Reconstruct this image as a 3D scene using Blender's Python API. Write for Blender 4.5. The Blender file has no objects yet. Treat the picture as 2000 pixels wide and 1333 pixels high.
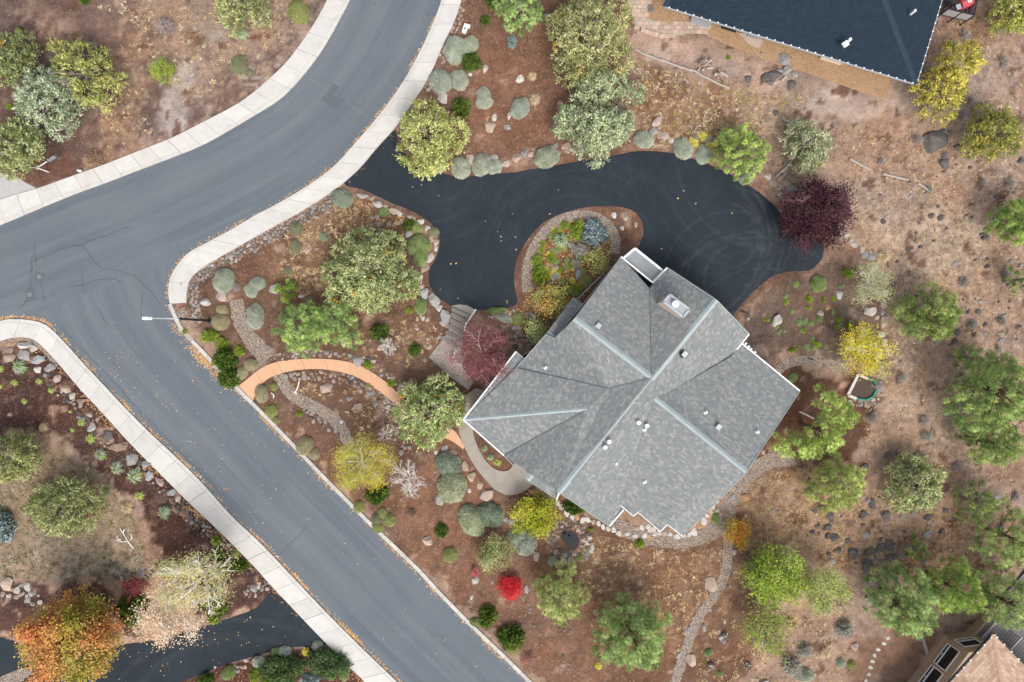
import bpy, bmesh, math, random
import numpy as np
from mathutils import Vector, Matrix
from mathutils.geometry import tessellate_polygon
from mathutils.bvhtree import BVHTree

# ---------------------------------------------------------------- camera, sky, sun, exposure
scene = bpy.context.scene
COL = scene.collection
S = 25.0            # photo pixels per metre on the ground
H = 53.333          # flying height of the drone camera
cam_d = bpy.data.cameras.new("camera")
cam = bpy.data.objects.new("camera", cam_d)
COL.objects.link(cam)
cam_d.sensor_width = 36.0
cam_d.lens = 24.0
cam_d.clip_start = 0.5
cam_d.clip_end = 6000.0
cam.location = (0, 0, H)
cam.rotation_euler = (0, 0, 0)
scene.camera = cam

world = bpy.data.worlds.new("World")
scene.world = world
world.use_nodes = True
wn = world.node_tree.nodes
wl = world.node_tree.links
bg = wn["Background"]
sky = wn.new("ShaderNodeTexSky")
sky.sky_type = 'NISHITA'
sky.sun_disc = False
SUN_EL, SUN_AZ = math.radians(52), math.radians(163)
sky.sun_elevation = SUN_EL
sky.sun_rotation = SUN_AZ
sky.air_density = 1.0
sky.dust_density = 4.0
sky.ozone_density = 1.0
hsv = wn.new("ShaderNodeHueSaturation")
hsv.inputs['Saturation'].default_value = 0.5
wl.new(sky.outputs[0], hsv.inputs['Color'])
wl.new(hsv.outputs[0], bg.inputs[0])
bg.inputs[1].default_value = 0.15

sun_d = bpy.data.lights.new("sun", 'SUN')
sun_d.energy = 1.3
sun_d.angle = math.radians(22)
sun_d.color = (1.0, 0.945, 0.87)
sun = bpy.data.objects.new("sun", sun_d)
COL.objects.link(sun)
sd = Vector((math.sin(SUN_AZ) * math.cos(SUN_EL), math.cos(SUN_AZ) * math.cos(SUN_EL), math.sin(SUN_EL)))
sun.rotation_euler = sd.to_track_quat('Z', 'Y').to_euler()
sun.location = sd * 120

vs = scene.view_settings
vs.view_transform = 'Standard'
vs.look = 'None'
vs.gamma = 1.0
vs.use_curve_mapping = False
vs.exposure = 0.58

rng = np.random.default_rng(7)
random.seed(7)

# ---------------------------------------------------------------- helpers
def gp(px, py, z=0.0):
    k = (H - z) / H
    return Vector(((px - 1000) / S * k, (666.5 - py) / S * k, z))

def gxy(pts):
    p = np.asarray(pts, float)
    return np.stack([(p[:, 0] - 1000) / S, (666.5 - p[:, 1]) / S], 1)

def tag(o, label=None, cat=None, group=None, kind=None):
    if label: o['label'] = label
    if cat: o['category'] = cat
    if group: o['group'] = group
    if kind: o['kind'] = kind
    return o

def link(o, parent=None):
    COL.objects.link(o)
    if parent is not None:
        o.parent = parent
    return o

def empty(name, loc=(0, 0, 0), rz=0.0):
    o = bpy.data.objects.new(name, None)
    o.empty_display_size = 0.3
    o.location = loc
    o.rotation_euler = (0, 0, rz)
    return link(o)

def mesh_data(name, verts, faces, mat=None, smooth=False):
    me = bpy.data.meshes.new(name)
    me.from_pydata([tuple(v) for v in verts], [], faces)
    if mat: me.materials.append(mat)
    if smooth:
        me.polygons.foreach_set('use_smooth', [True] * len(me.polygons))
    me.update()
    return me

def mobj(name, verts, faces, mat, parent=None, smooth=False, color=None):
    o = bpy.data.objects.new(name, mesh_data(name, verts, faces, mat, smooth))
    if color is not None: o.color = (*color, 1)
    return link(o, parent)

def dobj(name, me, parent=None, color=None):
    o = bpy.data.objects.new(name, me)
    if color is not None: o.color = (*color, 1)
    return link(o, parent)

def polys_mesh(name, V, C=None, mat=None, NR=None):
    """N separate polygons of k corners, with a colour each."""
    N, k, _ = V.shape
    me = bpy.data.meshes.new(name)
    me.vertices.add(N * k)
    me.vertices.foreach_set('co', V.reshape(-1).astype(np.float32))
    me.loops.add(N * k)
    me.loops.foreach_set('vertex_index', np.arange(N * k, dtype=np.int32))
    me.polygons.add(N)
    me.polygons.foreach_set('loop_start', np.arange(0, N * k, k, dtype=np.int32))
    if C is not None:
        a = me.color_attributes.new('Col', 'FLOAT_COLOR', 'POINT')
        rgba = np.ones((N, k, 4), np.float32)
        rgba[..., :3] = C[:, None, :]
        a.data.foreach_set('color', rgba.reshape(-1))
    if NR is not None:
        a = me.attributes.new('nrm', 'FLOAT_VECTOR', 'POINT')
        a.data.foreach_set('vector', np.repeat(NR, k, 0).astype(np.float32).reshape(-1))
    me.update(calc_edges=True)
    if mat: me.materials.append(mat)
    return me

def cr(pts, closed=False, n=6):
    p = np.asarray(pts, float)
    m = len(p)
    out = []
    for i in range(m if closed else m - 1):
        if closed:
            p0, p1, p2, p3 = p[(i - 1) % m], p[i], p[(i + 1) % m], p[(i + 2) % m]
        else:
            p0, p1, p2, p3 = p[max(i - 1, 0)], p[i], p[i + 1], p[min(i + 2, m - 1)]
        for t in np.arange(n) / n:
            out.append(0.5 * ((2 * p1) + (-p0 + p2) * t + (2 * p0 - 5 * p1 + 4 * p2 - p3) * t * t + (-p0 + 3 * p1 - 3 * p2 + p3) * t ** 3))
    if not closed: out.append(p[-1])
    return np.array(out)

def resample(pts, n):
    p = np.asarray(pts, float)
    d = np.r_[0, np.cumsum(np.hypot(*np.diff(p, axis=0).T))]
    t = np.linspace(0, d[-1], n)
    return np.stack([np.interp(t, d, p[:, 0]), np.interp(t, d, p[:, 1])], 1)

def plen(p):
    return float(np.hypot(*np.diff(np.asarray(p, float), axis=0).T).sum())

def sheet(name, pts_px, z, mat, parent=None, thick=0.0):
    xy = gxy(pts_px)
    vs_ = [Vector((x, y, z)) for x, y in xy]
    tris = tessellate_polygon([vs_])
    n = len(vs_)
    def up(t):
        a, b, c = (vs_[i] for i in t)
        return t if (b - a).cross(c - a).z > 0 else t[::-1]
    faces = [up(t) for t in tris]
    if thick:
        area = sum(vs_[i].x * vs_[(i + 1) % n].y - vs_[(i + 1) % n].x * vs_[i].y for i in range(n))
        low = [v - Vector((0, 0, thick)) for v in vs_]
        for i in range(n):
            j = (i + 1) % n
            faces.append((i, i + n, j + n, j) if area > 0 else (i, j, j + n, i + n))
        vs_ = vs_ + low
    return mobj(name, vs_, faces, mat, parent)

def inpoly(X, Y, poly):
    poly = np.asarray(poly, float)
    inside = np.zeros(X.shape, bool)
    x0, y0 = poly[-1]
    for x1, y1 in poly:
        c = ((y1 > Y) != (y0 > Y))
        if y1 != y0:
            inside ^= c & (X < (x0 - x1) * (Y - y1) / (y0 - y1) + x1)
        x0, y0 = x1, y1
    return inside

def ribbon_px(center, width, n=None, jit=0.0):
    c = cr(center, n=5)
    if n: c = resample(c, n)
    t = np.gradient(c, axis=0)
    t /= np.linalg.norm(t, axis=1)[:, None]
    nn = np.stack([-t[:, 1], t[:, 0]], 1)
    w = np.asarray(width, float) / 2 * np.ones(len(c))
    r1 = 1 + jit * rng.uniform(-1, 1, len(c)); r2 = 1 + jit * rng.uniform(-1, 1, len(c))
    return np.concatenate([c + nn * (w * r1)[:, None], (c - nn * (w * r2)[:, None])[::-1]])

class Geo:
    """collects boxes / bars / tubes into one mesh"""
    def __init__(self): self.v = []; self.f = []
    def add(self, vs_, fs):
        o = len(self.v); self.v += [Vector(v) for v in vs_]; self.f += [tuple(i + o for i in f) for f in fs]; return self
    def box(self, c, s, rz=0.0, M=None):
        c = Vector(c); R = Matrix.Rotation(rz, 3, 'Z') if M is None else M
        vs_ = [c + R @ Vector((s[0] / 2 * a, s[1] / 2 * b, s[2] / 2 * d)) for d in (-1, 1) for a, b in ((-1, -1), (1, -1), (1, 1), (-1, 1))]
        return self.add(vs_, [(3, 2, 1, 0), (4, 5, 6, 7), (0, 1, 5, 4), (1, 2, 6, 5), (2, 3, 7, 6), (3, 0, 4, 7)])
    def bar(self, a, b, w, h, up=(0, 0, 1)):
        a = Vector(a); b = Vector(b); d = b - a; L = d.length
        if L < 1e-6: return self
        d /= L; u = Vector(up); s = d.cross(u)
        if s.length < 1e-4: s = d.cross(Vector((1, 0, 0)))
        s.normalize(); u = s.cross(d).normalized()
        return self.box((a + b) / 2, (L, w, h), M=Matrix((d, s * -1, u)).transposed())
    def tube(self, a, b, r0, r1=None, n=8, cap=True):
        a = Vector(a); b = Vector(b); r1 = r0 if r1 is None else r1
        d = (b - a).normalized(); s = d.orthogonal().normalized(); u = d.cross(s)
        vs_ = [a + (s * math.cos(t) + u * math.sin(t)) * r0 for t in (2 * math.pi * i / n for i in range(n))]
        vs_ += [b + (s * math.cos(t) + u * math.sin(t)) * r1 for t in (2 * math.pi * i / n for i in range(n))]
        fs = [(i, (i + 1) % n, n + (i + 1) % n, n + i) for i in range(n)]
        if cap: fs += [tuple(range(n))[::-1], tuple(range(n, 2 * n))]
        return self.add(vs_, fs)
    def prism(self, pts, z0, z1):
        n = len(pts); A = sum(pts[i][0] * pts[(i + 1) % n][1] - pts[(i + 1) % n][0] * pts[i][1] for i in range(n))
        if A < 0: pts = pts[::-1]
        vs_ = [(p[0], p[1], z0) for p in pts] + [(p[0], p[1], z1) for p in pts]
        fs = [tuple(range(n))[::-1], tuple(range(n, 2 * n))] + [(i, (i + 1) % n, n + (i + 1) % n, n + i) for i in range(n)]
        return self.add(vs_, fs)
    def build(self, name, mat, parent=None, color=None, smooth=False):
        return mobj(name, self.v, self.f, mat, parent, smooth, color)

# ---------------------------------------------------------------- materials
class NT:
    def __init__(self, name):
        self.m = bpy.data.materials.new(name); self.m.use_nodes = True
        self.t = self.m.node_tree; self.n = self.t.nodes; self.l = self.t.links
        self.b = self.n['Principled BSDF']; self.out = self.n['Material Output']
        self.b.inputs['Specular IOR Level'].default_value = 0.25
        self.b.inputs['Roughness'].default_value = 0.9
    def new(self, t, **kw):
        n = self.n.new(t)
        for k, v in kw.items(): setattr(n, k, v)
        return n
    def set(self, sock, v):
        if hasattr(v, 'is_output') or hasattr(v, 'links'): self.l.new(v, sock)
        else: sock.default_value = v
    def math(self, op, a, b=0.0, c=0.0, clamp=False):
        n = self.new('ShaderNodeMath', operation=op, use_clamp=clamp)
        for i, v in enumerate((a, b, c)): self.set(n.inputs[i], v)
        return n.outputs[0]
    def mix(self, f, a, b, mode='MIX'):
        n = self.new('ShaderNodeMix', data_type='RGBA', blend_type=mode)
        self.set(n.inputs['Factor'], f)
        for i, v in ((6, a), (7, b)):
            self.set(n.inputs[i], (*v, 1) if isinstance(v, tuple) and len(v) == 3 else v)
        return n.outputs[2]
    def ramp(self, f, stops, interp='LINEAR'):
        n = self.new('ShaderNodeValToRGB'); r = n.color_ramp; r.interpolation = interp
        while len(r.elements) < len(stops): r.elements.new(0.5)
        for e, (p, c) in zip(r.elements, stops):
            e.position = p; e.color = (*c, 1) if not isinstance(c, float) else (c, c, c, 1)
        self.l.new(f, n.inputs[0]); return n.outputs[0]
    def pos(self):
        return self.new('ShaderNodeNewGeometry').outputs['Position']
    def objco(self):
        return self.new('ShaderNodeTexCoord').outputs['Object']
    def noise(self, co, scale, detail=4, rough=0.6, dist=0.0):
        n = self.new('ShaderNodeTexNoise')
        if co is not None: self.l.new(co, n.inputs['Vector'])
        n.inputs['Scale'].default_value = scale; n.inputs['Detail'].default_value = detail
        n.inputs['Roughness'].default_value = rough; n.inputs['Distortion'].default_value = dist
        return n.outputs[0]
    def voro(self, co, scale, feature='F1', rnd=1.0):
        n = self.new('ShaderNodeTexVoronoi', feature=feature)
        self.l.new(co, n.inputs['Vector']); n.inputs['Scale'].default_value = scale
        n.inputs['Randomness'].default_value = rnd
        return n
    def attr(self, name):
        return self.new('ShaderNodeAttribute', attribute_name=name)
    def bump(self, h, strength=0.5, dist=0.05):
        n = self.new('ShaderNodeBump'); n.inputs['Strength'].default_value = strength
        n.inputs['Distance'].default_value = dist; self.l.new(h, n.inputs['Height'])
        self.l.new(n.outputs[0], self.b.inputs['Normal'])
    def color(self, c):
        self.set(self.b.inputs['Base Color'], (*c, 1) if isinstance(c, tuple) else c)
    def mapping(self, co, scale):
        n = self.new('ShaderNodeMapping'); self.l.new(co, n.inputs['Vector'])
        n.inputs['Scale'].default_value = scale; return n.outputs[0]

def plain(name, c, rough=0.7, var=0.15, scale=6.0, spec=0.3, metal=0.0):
    t = NT(name)
    f = t.noise(t.objco(), scale, 5)
    col = t.mix(f, tuple(x * (1 - var) for x in c), tuple(min(1, x * (1 + var)) for x in c))
    t.color(col); t.b.inputs['Roughness'].default_value = rough
    t.b.inputs['Specular IOR Level'].default_value = spec; t.b.inputs['Metallic'].default_value = metal
    return t.m

def foliage_mat(name, trans=0.3, tint=True):
    t = NT(name)
    c = t.attr('Col').outputs['Color']
    if tint:
        c = t.mix(1.0, c, t.new('ShaderNodeObjectInfo').outputs['Color'], 'MULTIPLY')
        c = t.mix(1.0, c, (1.42, 1.42, 1.46), 'MULTIPLY')
    d = t.new('ShaderNodeBsdfDiffuse'); tr = t.new('ShaderNodeBsdfTranslucent')
    va = t.new('ShaderNodeVectorMath', operation='SCALE'); t.l.new(t.new('ShaderNodeNewGeometry').outputs['Normal'], va.inputs[0]); va.inputs['Scale'].default_value = 0.55
    vb = t.new('ShaderNodeVectorMath', operation='ADD'); t.l.new(va.outputs[0], vb.inputs[0]); vb.inputs[1].default_value = (0, -0.06, 0.38)
    vd = t.new('ShaderNodeVectorMath', operation='ADD'); t.l.new(vb.outputs[0], vd.inputs[0]); vd_s = t.new('ShaderNodeVectorMath', operation='SCALE'); vd_s.inputs['Scale'].default_value = 0.85
    vt = t.new('ShaderNodeVectorTransform', vector_type='VECTOR', convert_from='OBJECT', convert_to='WORLD'); t.l.new(t.attr('nrm').outputs['Vector'], vt.inputs[0]); t.l.new(vt.outputs[0], vd_s.inputs[0]); t.l.new(vd_s.outputs[0], vd.inputs[1]); vb = vd
    vc = t.new('ShaderNodeVectorMath', operation='NORMALIZE'); t.l.new(vb.outputs[0], vc.inputs[0]); t.l.new(vc.outputs[0], d.inputs['Normal'])
    t.l.new(c, d.inputs[0]); t.l.new(c, tr.inputs[0])
    m = t.new('ShaderNodeMixShader'); m.inputs[0].default_value = trans
    t.l.new(d.outputs[0], m.inputs[1]); t.l.new(tr.outputs[0], m.inputs[2])
    t.l.new(m.outputs[0], t.out.inputs['Surface'])
    return t.m

def m_ground():
    t = NT('ground_soil')
    p = t.pos()
    base = t.attr('Col').outputs['Color']
    g = t.attr('grassy').outputs['Fac']
    n1 = t.noise(p, 1.1, 6, 0.65)
    n2 = t.noise(p, 7.0, 6, 0.72)
    n3 = t.noise(p, 26.0, 3, 0.7)
    k = t.math('MULTIPLY_ADD', n2, 1.15, 0.06)
    k = t.math('ADD', k, t.math('MULTIPLY_ADD', n3, 1.1, -0.35))
    k = t.math('MULTIPLY', k, t.math('MULTIPLY_ADD', n1, 1.25, 0.62))
    n4 = t.noise(p, 2.3, 7, 0.74)
    c4 = t.math('MULTIPLY_ADD', n4, 3.4, -1.2, clamp=True)
    am = t.math('MULTIPLY_ADD', g, 0.75, 0.22, clamp=True)
    k = t.math('MULTIPLY', k, t.math('ADD', t.math('SUBTRACT', 1.0, am), t.math('MULTIPLY', am, t.math('MULTIPLY_ADD', c4, 0.95, 0.55))))
    kc = t.new('ShaderNodeCombineXYZ')
    for i in range(3): t.l.new(k, kc.inputs[i])
    c = t.mix(1.0, base, kc.outputs[0], 'MULTIPLY')
    n5 = t.math('MULTIPLY_ADD', t.noise(p, 5.0, 6, 0.75), 4.5, -2.4, clamp=True)
    c = t.mix(t.math('MULTIPLY', n5, t.math('MULTIPLY', g, 0.7)), c, (0.095, 0.075, 0.068))
    # pale straw and needles lying on the soil
    v = t.voro(t.mapping(p, (1.0, 0.6, 1.0)), 8.5)
    fl = t.math('LESS_THAN', v.outputs['Distance'], 0.33)
    fl = t.math('MULTIPLY', fl, t.math('GREATER_THAN', t.new_sep(v.outputs['Color']), 0.62) if False else 1.0)
    pick = t.new('ShaderNodeSeparateColor'); t.l.new(v.outputs['Color'], pick.inputs[0])
    fl = t.math('MULTIPLY', fl, t.math('GREATER_THAN', pick.outputs[0], 0.6))
    patch = t.math('MULTIPLY_ADD', t.noise(p, 0.55, 5, 0.6), 3.4, -1.35, clamp=True)
    straw = t.math('MULTIPLY', t.math('MULTIPLY', g, patch), t.math('MULTIPLY_ADD', fl, 0.55, 0.30), clamp=True)
    c = t.mix(straw, c, t.mix(n2, (0.42, 0.29, 0.17), (0.66, 0.52, 0.37)))
    v3 = t.voro(t.mapping(p, (1.0, 0.8, 1.0)), 3.6)
    pk3 = t.new('ShaderNodeSeparateColor'); t.l.new(v3.outputs['Color'], pk3.inputs[0])
    f3 = t.math('MULTIPLY', t.math('MULTIPLY_ADD', t.math('ADD', v3.outputs['Distance'], t.math('MULTIPLY', n2, 0.35)), -5.0, 2.6, clamp=True), t.math('GREATER_THAN', pk3.outputs[0], 0.55))
    c = t.mix(t.math('MULTIPLY', t.math('MULTIPLY', f3, g), 0.55), c, t.mix(pk3.outputs[1], (0.40, 0.29, 0.185), (0.60, 0.48, 0.36)))
    # dark bits
    v2 = t.voro(p, 13.0)
    pk2 = t.new('ShaderNodeSeparateColor'); t.l.new(v2.outputs['Color'], pk2.inputs[0])
    dk = t.math('MULTIPLY', t.math('LESS_THAN', v2.outputs['Distance'], 0.3), t.math('GREATER_THAN', pk2.outputs[1], 0.72))
    c = t.mix(t.math('MULTIPLY', dk, 0.6), c, t.mix(pk2.outputs[2], (0.03, 0.025, 0.022), (0.16, 0.10, 0.07)))
    lt = t.math('MULTIPLY', t.math('LESS_THAN', v2.outputs['Distance'], 0.30), t.math('GREATER_THAN', pk2.outputs[0], 0.82))
    c = t.mix(t.math('MULTIPLY', lt, 0.55), c, (0.48, 0.34, 0.22))
    t.color(c)
    t.b.inputs['Roughness'].default_value = 1.0
    t.b.inputs['Specular IOR Level'].default_value = 0.05
    hh = t.math('ADD', n2, t.math('MULTIPLY', n3, 0.6))
    t.bump(hh, 0.55, 0.08)
    return t.m
NT.new_sep = lambda self, x: 0.0

def m_road():
    t = NT('asphalt_street')
    p = t.pos()
    uv = t.new('ShaderNodeUVMap').outputs[0]
    n1 = t.noise(p, 0.16, 4, 0.55)
    n2 = t.noise(p, 2.2, 5, 0.7)
    n3 = t.noise(p, 38.0, 2, 0.8)
    st = t.noise(t.mapping(uv, (0.75, 0.028, 1)), 1.0, 5, 0.62)
    st2 = t.noise(t.mapping(uv, (1.7, 0.09, 1)), 1.0, 5, 0.65)
    k = t.math('MULTIPLY_ADD', n1, 0.36, 0.35)
    k = t.math('ADD', k, t.math('MULTIPLY', n2, 0.20))
    k = t.math('ADD', k, t.math('MULTIPLY', n3, 0.22))
    k = t.math('ADD', k, t.math('MULTIPLY_ADD', st, 0.9, -0.28))
    k = t.math('ADD', k, t.math('MULTIPLY', st2, 0.22))
    c = t.ramp(t.math('MULTIPLY', k, 0.78, clamp=True), [(0.2, (0.052, 0.064, 0.078)), (0.62, (0.092, 0.111, 0.131)), (0.95, (0.152, 0.171, 0.188))])
    c = t.mix(t.math('MULTIPLY', t.math('MULTIPLY_ADD', t.noise(p, 0.35, 5), 4.0, -2.3, clamp=True), 0.35), c, (0.15, 0.145, 0.14))
    t.color(c); t.b.inputs['Roughness'].default_value = 0.85
    t.bump(n3, 0.25, 0.02)
    return t.m

def m_drive(name, arcs):
    t = NT(name)
    p = t.pos()
    n1 = t.noise(p, 0.22, 4, 0.55); n2 = t.noise(p, 1.7, 5, 0.65); n3 = t.noise(p, 34.0, 2, 0.8)
    k = t.math('ADD', t.math('MULTIPLY', n1, 0.5), t.math('ADD', t.math('MULTIPLY', n2, 0.36), t.math('MULTIPLY', n3, 0.2)))
    c = t.ramp(k, [(0.36, (0.0145, 0.0205, 0.0265)), (0.55, (0.0225, 0.0305, 0.0385)), (0.8, (0.040, 0.050, 0.060))])
    xyz = t.new('ShaderNodeSeparateXYZ'); t.l.new(p, xyz.inputs[0])
    tot = None
    for i, (cx, cy, r, w, amp, nx, ny, cut) in enumerate(arcs):
        q = gp(cx, cy)
        dx = t.math('SUBTRACT', xyz.outputs[0], q.x); dy = t.math('SUBTRACT', xyz.outputs[1], q.y)
        d = t.math('SQRT', t.math('ADD', t.math('MULTIPLY', dx, dx), t.math('MULTIPLY', dy, dy)))
        e = t.math('ABSOLUTE', t.math('SUBTRACT', d, r / S))
        m = t.math('SUBTRACT', 1.0, t.math('DIVIDE', e, w / S), clamp=True)
        ca = t.math('DIVIDE', t.math('ADD', t.math('MULTIPLY', dx, nx), t.math('MULTIPLY', dy, ny)), t.math('ADD', d, 0.01))
        m = t.math('MULTIPLY', m, t.math('MULTIPLY', t.math('SUBTRACT', ca, cut), 3.0, clamp=True))
        m = t.math('MULTIPLY', m, amp)
        tot = m if tot is None else t.math('ADD', tot, m)
    if tot is not None:
        brk = t.math('MULTIPLY_ADD', t.noise(p, 1.3, 5, 0.7), 3.2, -1.1, clamp=True)
        c = t.mix(t.math('MULTIPLY', t.math('MULTIPLY', tot, brk), 0.48, clamp=True), c, (0.115, 0.13, 0.14))
    t.color(c); t.b.inputs['Roughness'].default_value = 0.8
    t.b.inputs['Specular IOR Level'].default_value = 0.2
    t.bump(n3, 0.2, 0.02)
    return t.m

def m_concrete(name, c, var=0.12):
    t = NT(name)
    p = t.pos()
    n = t.noise(p, 1.4, 6, 0.65); n2 = t.noise(p, 16, 4, 0.7)
    oc = t.new('ShaderNodeObjectInfo').outputs['Color']
    f = t.math('ADD', t.math('MULTIPLY', n, 0.6), t.math('MULTIPLY', n2, 0.4))
    col = t.ramp(f, [(0.3, tuple(x * (1 - 1.3 * var) for x in c)), (0.5, c), (0.75, tuple(min(1, x * (1 + var)) for x in c))])
    st = t.math('MULTIPLY_ADD', t.noise(p, 0.7, 5, 0.6), 4.0, -2.5, clamp=True)
    col = t.mix(t.math('MULTIPLY', st, 0.3), col, tuple(x * 0.72 for x in c))
    col = t.mix(1.0, col, oc, 'MULTIPLY')
    t.color(col); t.bump(n2, 0.15, 0.02); t.b.inputs['Roughness'].default_value = 0.85
    return t.m

def m_rock():
    t = NT('rock')
    p = t.objco(); oc = t.new('ShaderNodeObjectInfo').outputs['Color']
    rnd = t.new('ShaderNodeObjectInfo').outputs['Random']
    off = t.new('ShaderNodeVectorMath', operation='ADD'); t.l.new(p, off.inputs[0])
    cx = t.new('ShaderNodeCombineXYZ'); t.l.new(t.math('MULTIPLY', rnd, 40), cx.inputs[0]); t.l.new(cx.outputs[0], off.inputs[1])
    q = off.outputs[0]
    n = t.noise(q, 2.2, 6, 0.7); n2 = t.noise(q, 9, 4, 0.7)
    k = t.math('ADD', t.math('MULTIPLY', n, 1.0), t.math('MULTIPLY_ADD', n2, 0.9, -0.1))
    kc = t.new('ShaderNodeCombineXYZ')
    for i in range(3): t.l.new(k, kc.inputs[i])
    c = t.mix(1.0, oc, kc.outputs[0], 'MULTIPLY')
    c = t.mix(t.math('MULTIPLY_ADD', n, 4, -2.2, clamp=True), c, t.mix(0.5, oc, (0.42, 0.28, 0.19)))
    t.color(c); t.bump(t.math('ADD', n, n2), 0.5, 0.15); t.b.inputs['Roughness'].default_value = 0.95
    return t.m

def m_gravel(name, cols, scale=11.0, base=0.5):
    t = NT(name)
    p = t.pos()
    v = t.voro(p, scale)
    s = t.new('ShaderNodeSeparateColor'); t.l.new(v.outputs['Color'], s.inputs[0])
    c = t.ramp(s.outputs[0], [(i / (len(cols) - 1), cc) for i, cc in enumerate(cols)])
    e = t.math('MULTIPLY_ADD', v.outputs['Distance'], -1.1, 1.25, clamp=True)
    ec = t.new('ShaderNodeCombineXYZ')
    for i in range(3): t.l.new(e, ec.inputs[i])
    c = t.mix(0.8, c, ec.outputs[0], 'MULTIPLY')
    n = t.noise(p, 1.2, 5, 0.65)
    c = t.mix(t.math('MULTIPLY_ADD', n, 3, -1.5, clamp=True), c, t.mix(0.5, c, (0.17, 0.11, 0.075)))
    t.color(c); t.bump(t.math('SUBTRACT', 1.0, v.outputs['Distance']), 0.9, 0.06)
    return t.m

def m_shingle(name, stops, bw=0.32, rh=0.15, amp=0.25, edge=0.75):
    t = NT(name)
    uv = t.new('ShaderNodeUVMap').outputs[0]
    def brick(w, h, off):
        b = t.new('ShaderNodeTexBrick'); mp = t.new('ShaderNodeMapping'); t.l.new(uv, mp.inputs['Vector'])
        mp.inputs['Location'].default_value = (off, off * 0.37, 0)
        t.l.new(mp.outputs[0], b.inputs['Vector'])
        b.inputs['Scale'].default_value = 1; b.inputs['Brick Width'].default_value = w; b.inputs['Row Height'].default_value = h
        b.inputs['Mortar Size'].default_value = 0.006; b.inputs['Mortar Smooth'].default_value = 0.3
        b.inputs['Color1'].default_value = (0, 0, 0, 1); b.inputs['Color2'].default_value = (1, 1, 1, 1)
        b.inputs['Mortar'].default_value = (0.5, 0.5, 0.5, 1); b.offset = 0.37
        return b
    b1 = brick(bw, rh, 0.0); b2 = brick(bw * 1.7, rh * 2, 3.3)
    p = t.pos()
    g = t.math('ADD', t.math('MULTIPLY', b1.outputs[0], 0.72), t.math('MULTIPLY', b2.outputs[0], 0.14))
    g = t.math('ADD', g, t.math('MULTIPLY_ADD', t.noise(p, 9.0, 3, 0.7), 0.34, -0.1), clamp=True)
    c = t.ramp(g, stops)
    n = t.noise(p, 0.5, 4, 0.6)
    k = t.math('MULTIPLY_ADD', n, 2 * amp, 1 - amp)
    kc = t.new('ShaderNodeCombineXYZ')
    for i in range(3): t.l.new(k, kc.inputs[i])
    c = t.mix(1.0, c, kc.outputs[0], 'MULTIPLY')
    c = t.mix(t.math('MULTIPLY', b1.outputs['Fac'], edge), c, tuple(x * 0.45 for x in stops[0][1]))
    t.color(c)
    hgt = t.math('ADD', t.math('MULTIPLY', b1.outputs['Fac'], -1.0), t.math('MULTIPLY', b1.outputs[0], 0.5))
    t.bump(hgt, 0.5, 0.02); t.b.inputs['Roughness'].default_value = 0.95
    return t.m

MAT = {}
MAT['ground'] = m_ground()
MAT['road'] = m_road()
ARC = []
_ar = random.Random(5)
for cx, cy, r0, dr, n, nx, ny, cut, am in ((1330, 470, 150, 13, 5, 0.95, -0.2, 0.35, .5), (1410, 470, 60, 22, 6, 0.9, 0.1, 0.1, .42), (1440, 560, 70, 20, 4, -0.5, 0.9, 0.25, .42), (1480, 690, 165, 24, 4, -0.3, 0.95, 0.55, .4), (1130, 520, 130, 30, 4, -0.1, 1.0, 0.3, .26), (850, 330, 70, 26, 3, 0.5, -0.6, 0.0, .26), (1500, 300, 190, 24, 4, -0.6, -0.7, 0.5, .32)):
    for i in range(n):
        ARC.append((cx + _ar.uniform(-14, 14), cy + _ar.uniform(-14, 14), r0 + dr * i + _ar.uniform(-5, 5), _ar.uniform(2.5, 6), am * _ar.uniform(.7, 1.1), nx + _ar.uniform(-.3, .3), ny + _ar.uniform(-.3, .3), cut))
MAT['drive'] = m_drive('sealed_asphalt', ARC)
MAT['drive2'] = m_drive('sealed_asphalt_plain', [(470, 1500, 255, 10, .3, -0.2, 1, 0.2), (470, 1500, 290, 8, .3, -0.2, 1, 0.2)])
MAT['concrete'] = m_concrete('pavement_concrete', (0.55, 0.535, 0.505))
MAT['walk'] = m_concrete('walkway_concrete', (0.33, 0.295, 0.255), 0.16)
MAT['pad'] = m_concrete('drive_pad_concrete', (0.42, 0.41, 0.40), 0.14)
MAT['orange'] = m_concrete('coloured_concrete', (0.62, 0.365, 0.225), 0.1)
MAT['joint'] = plain('joint_dirt', (0.36, 0.33, 0.29), 1.0)
MAT['rock'] = m_rock()
MAT['gravel'] = m_gravel('pea_gravel', [(0.18, 0.145, 0.12), (0.40, 0.325, 0.265), (0.31, 0.24, 0.19), (0.52, 0.425, 0.345), (0.26, 0.225, 0.20)])
MAT['cobbed'] = m_gravel('cobble_bed_gravel', [(0.09, 0.07, 0.06), (0.20, 0.155, 0.125), (0.14, 0.11, 0.09), (0.27, 0.21, 0.17), (0.11, 0.095, 0.085)], 13.0)
MAT['chips'] = m_gravel('orange_bark', [(0.52, 0.31, 0.165), (0.62, 0.40, 0.235), (0.56, 0.35, 0.19), (0.70, 0.50, 0.33)], 17.0)
MAT['roof'] = m_shingle('roof_shingle', [(0.05, (0.158, 0.180, 0.182)), (0.35, (0.198, 0.216, 0.217)), (0.62, (0.226, 0.231, 0.224)), (0.9, (0.312, 0.308, 0.288))], 0.24, 0.15, 0.06, 0.6)
MAT['roof_blue'] = m_shingle('roof_shingle_blue', [(0.1, (0.0125, 0.0245, 0.0385)), (0.5, (0.0150, 0.0285, 0.0435)), (0.9, (0.0185, 0.033, 0.0495))], amp=0.05, edge=0.4)
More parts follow.
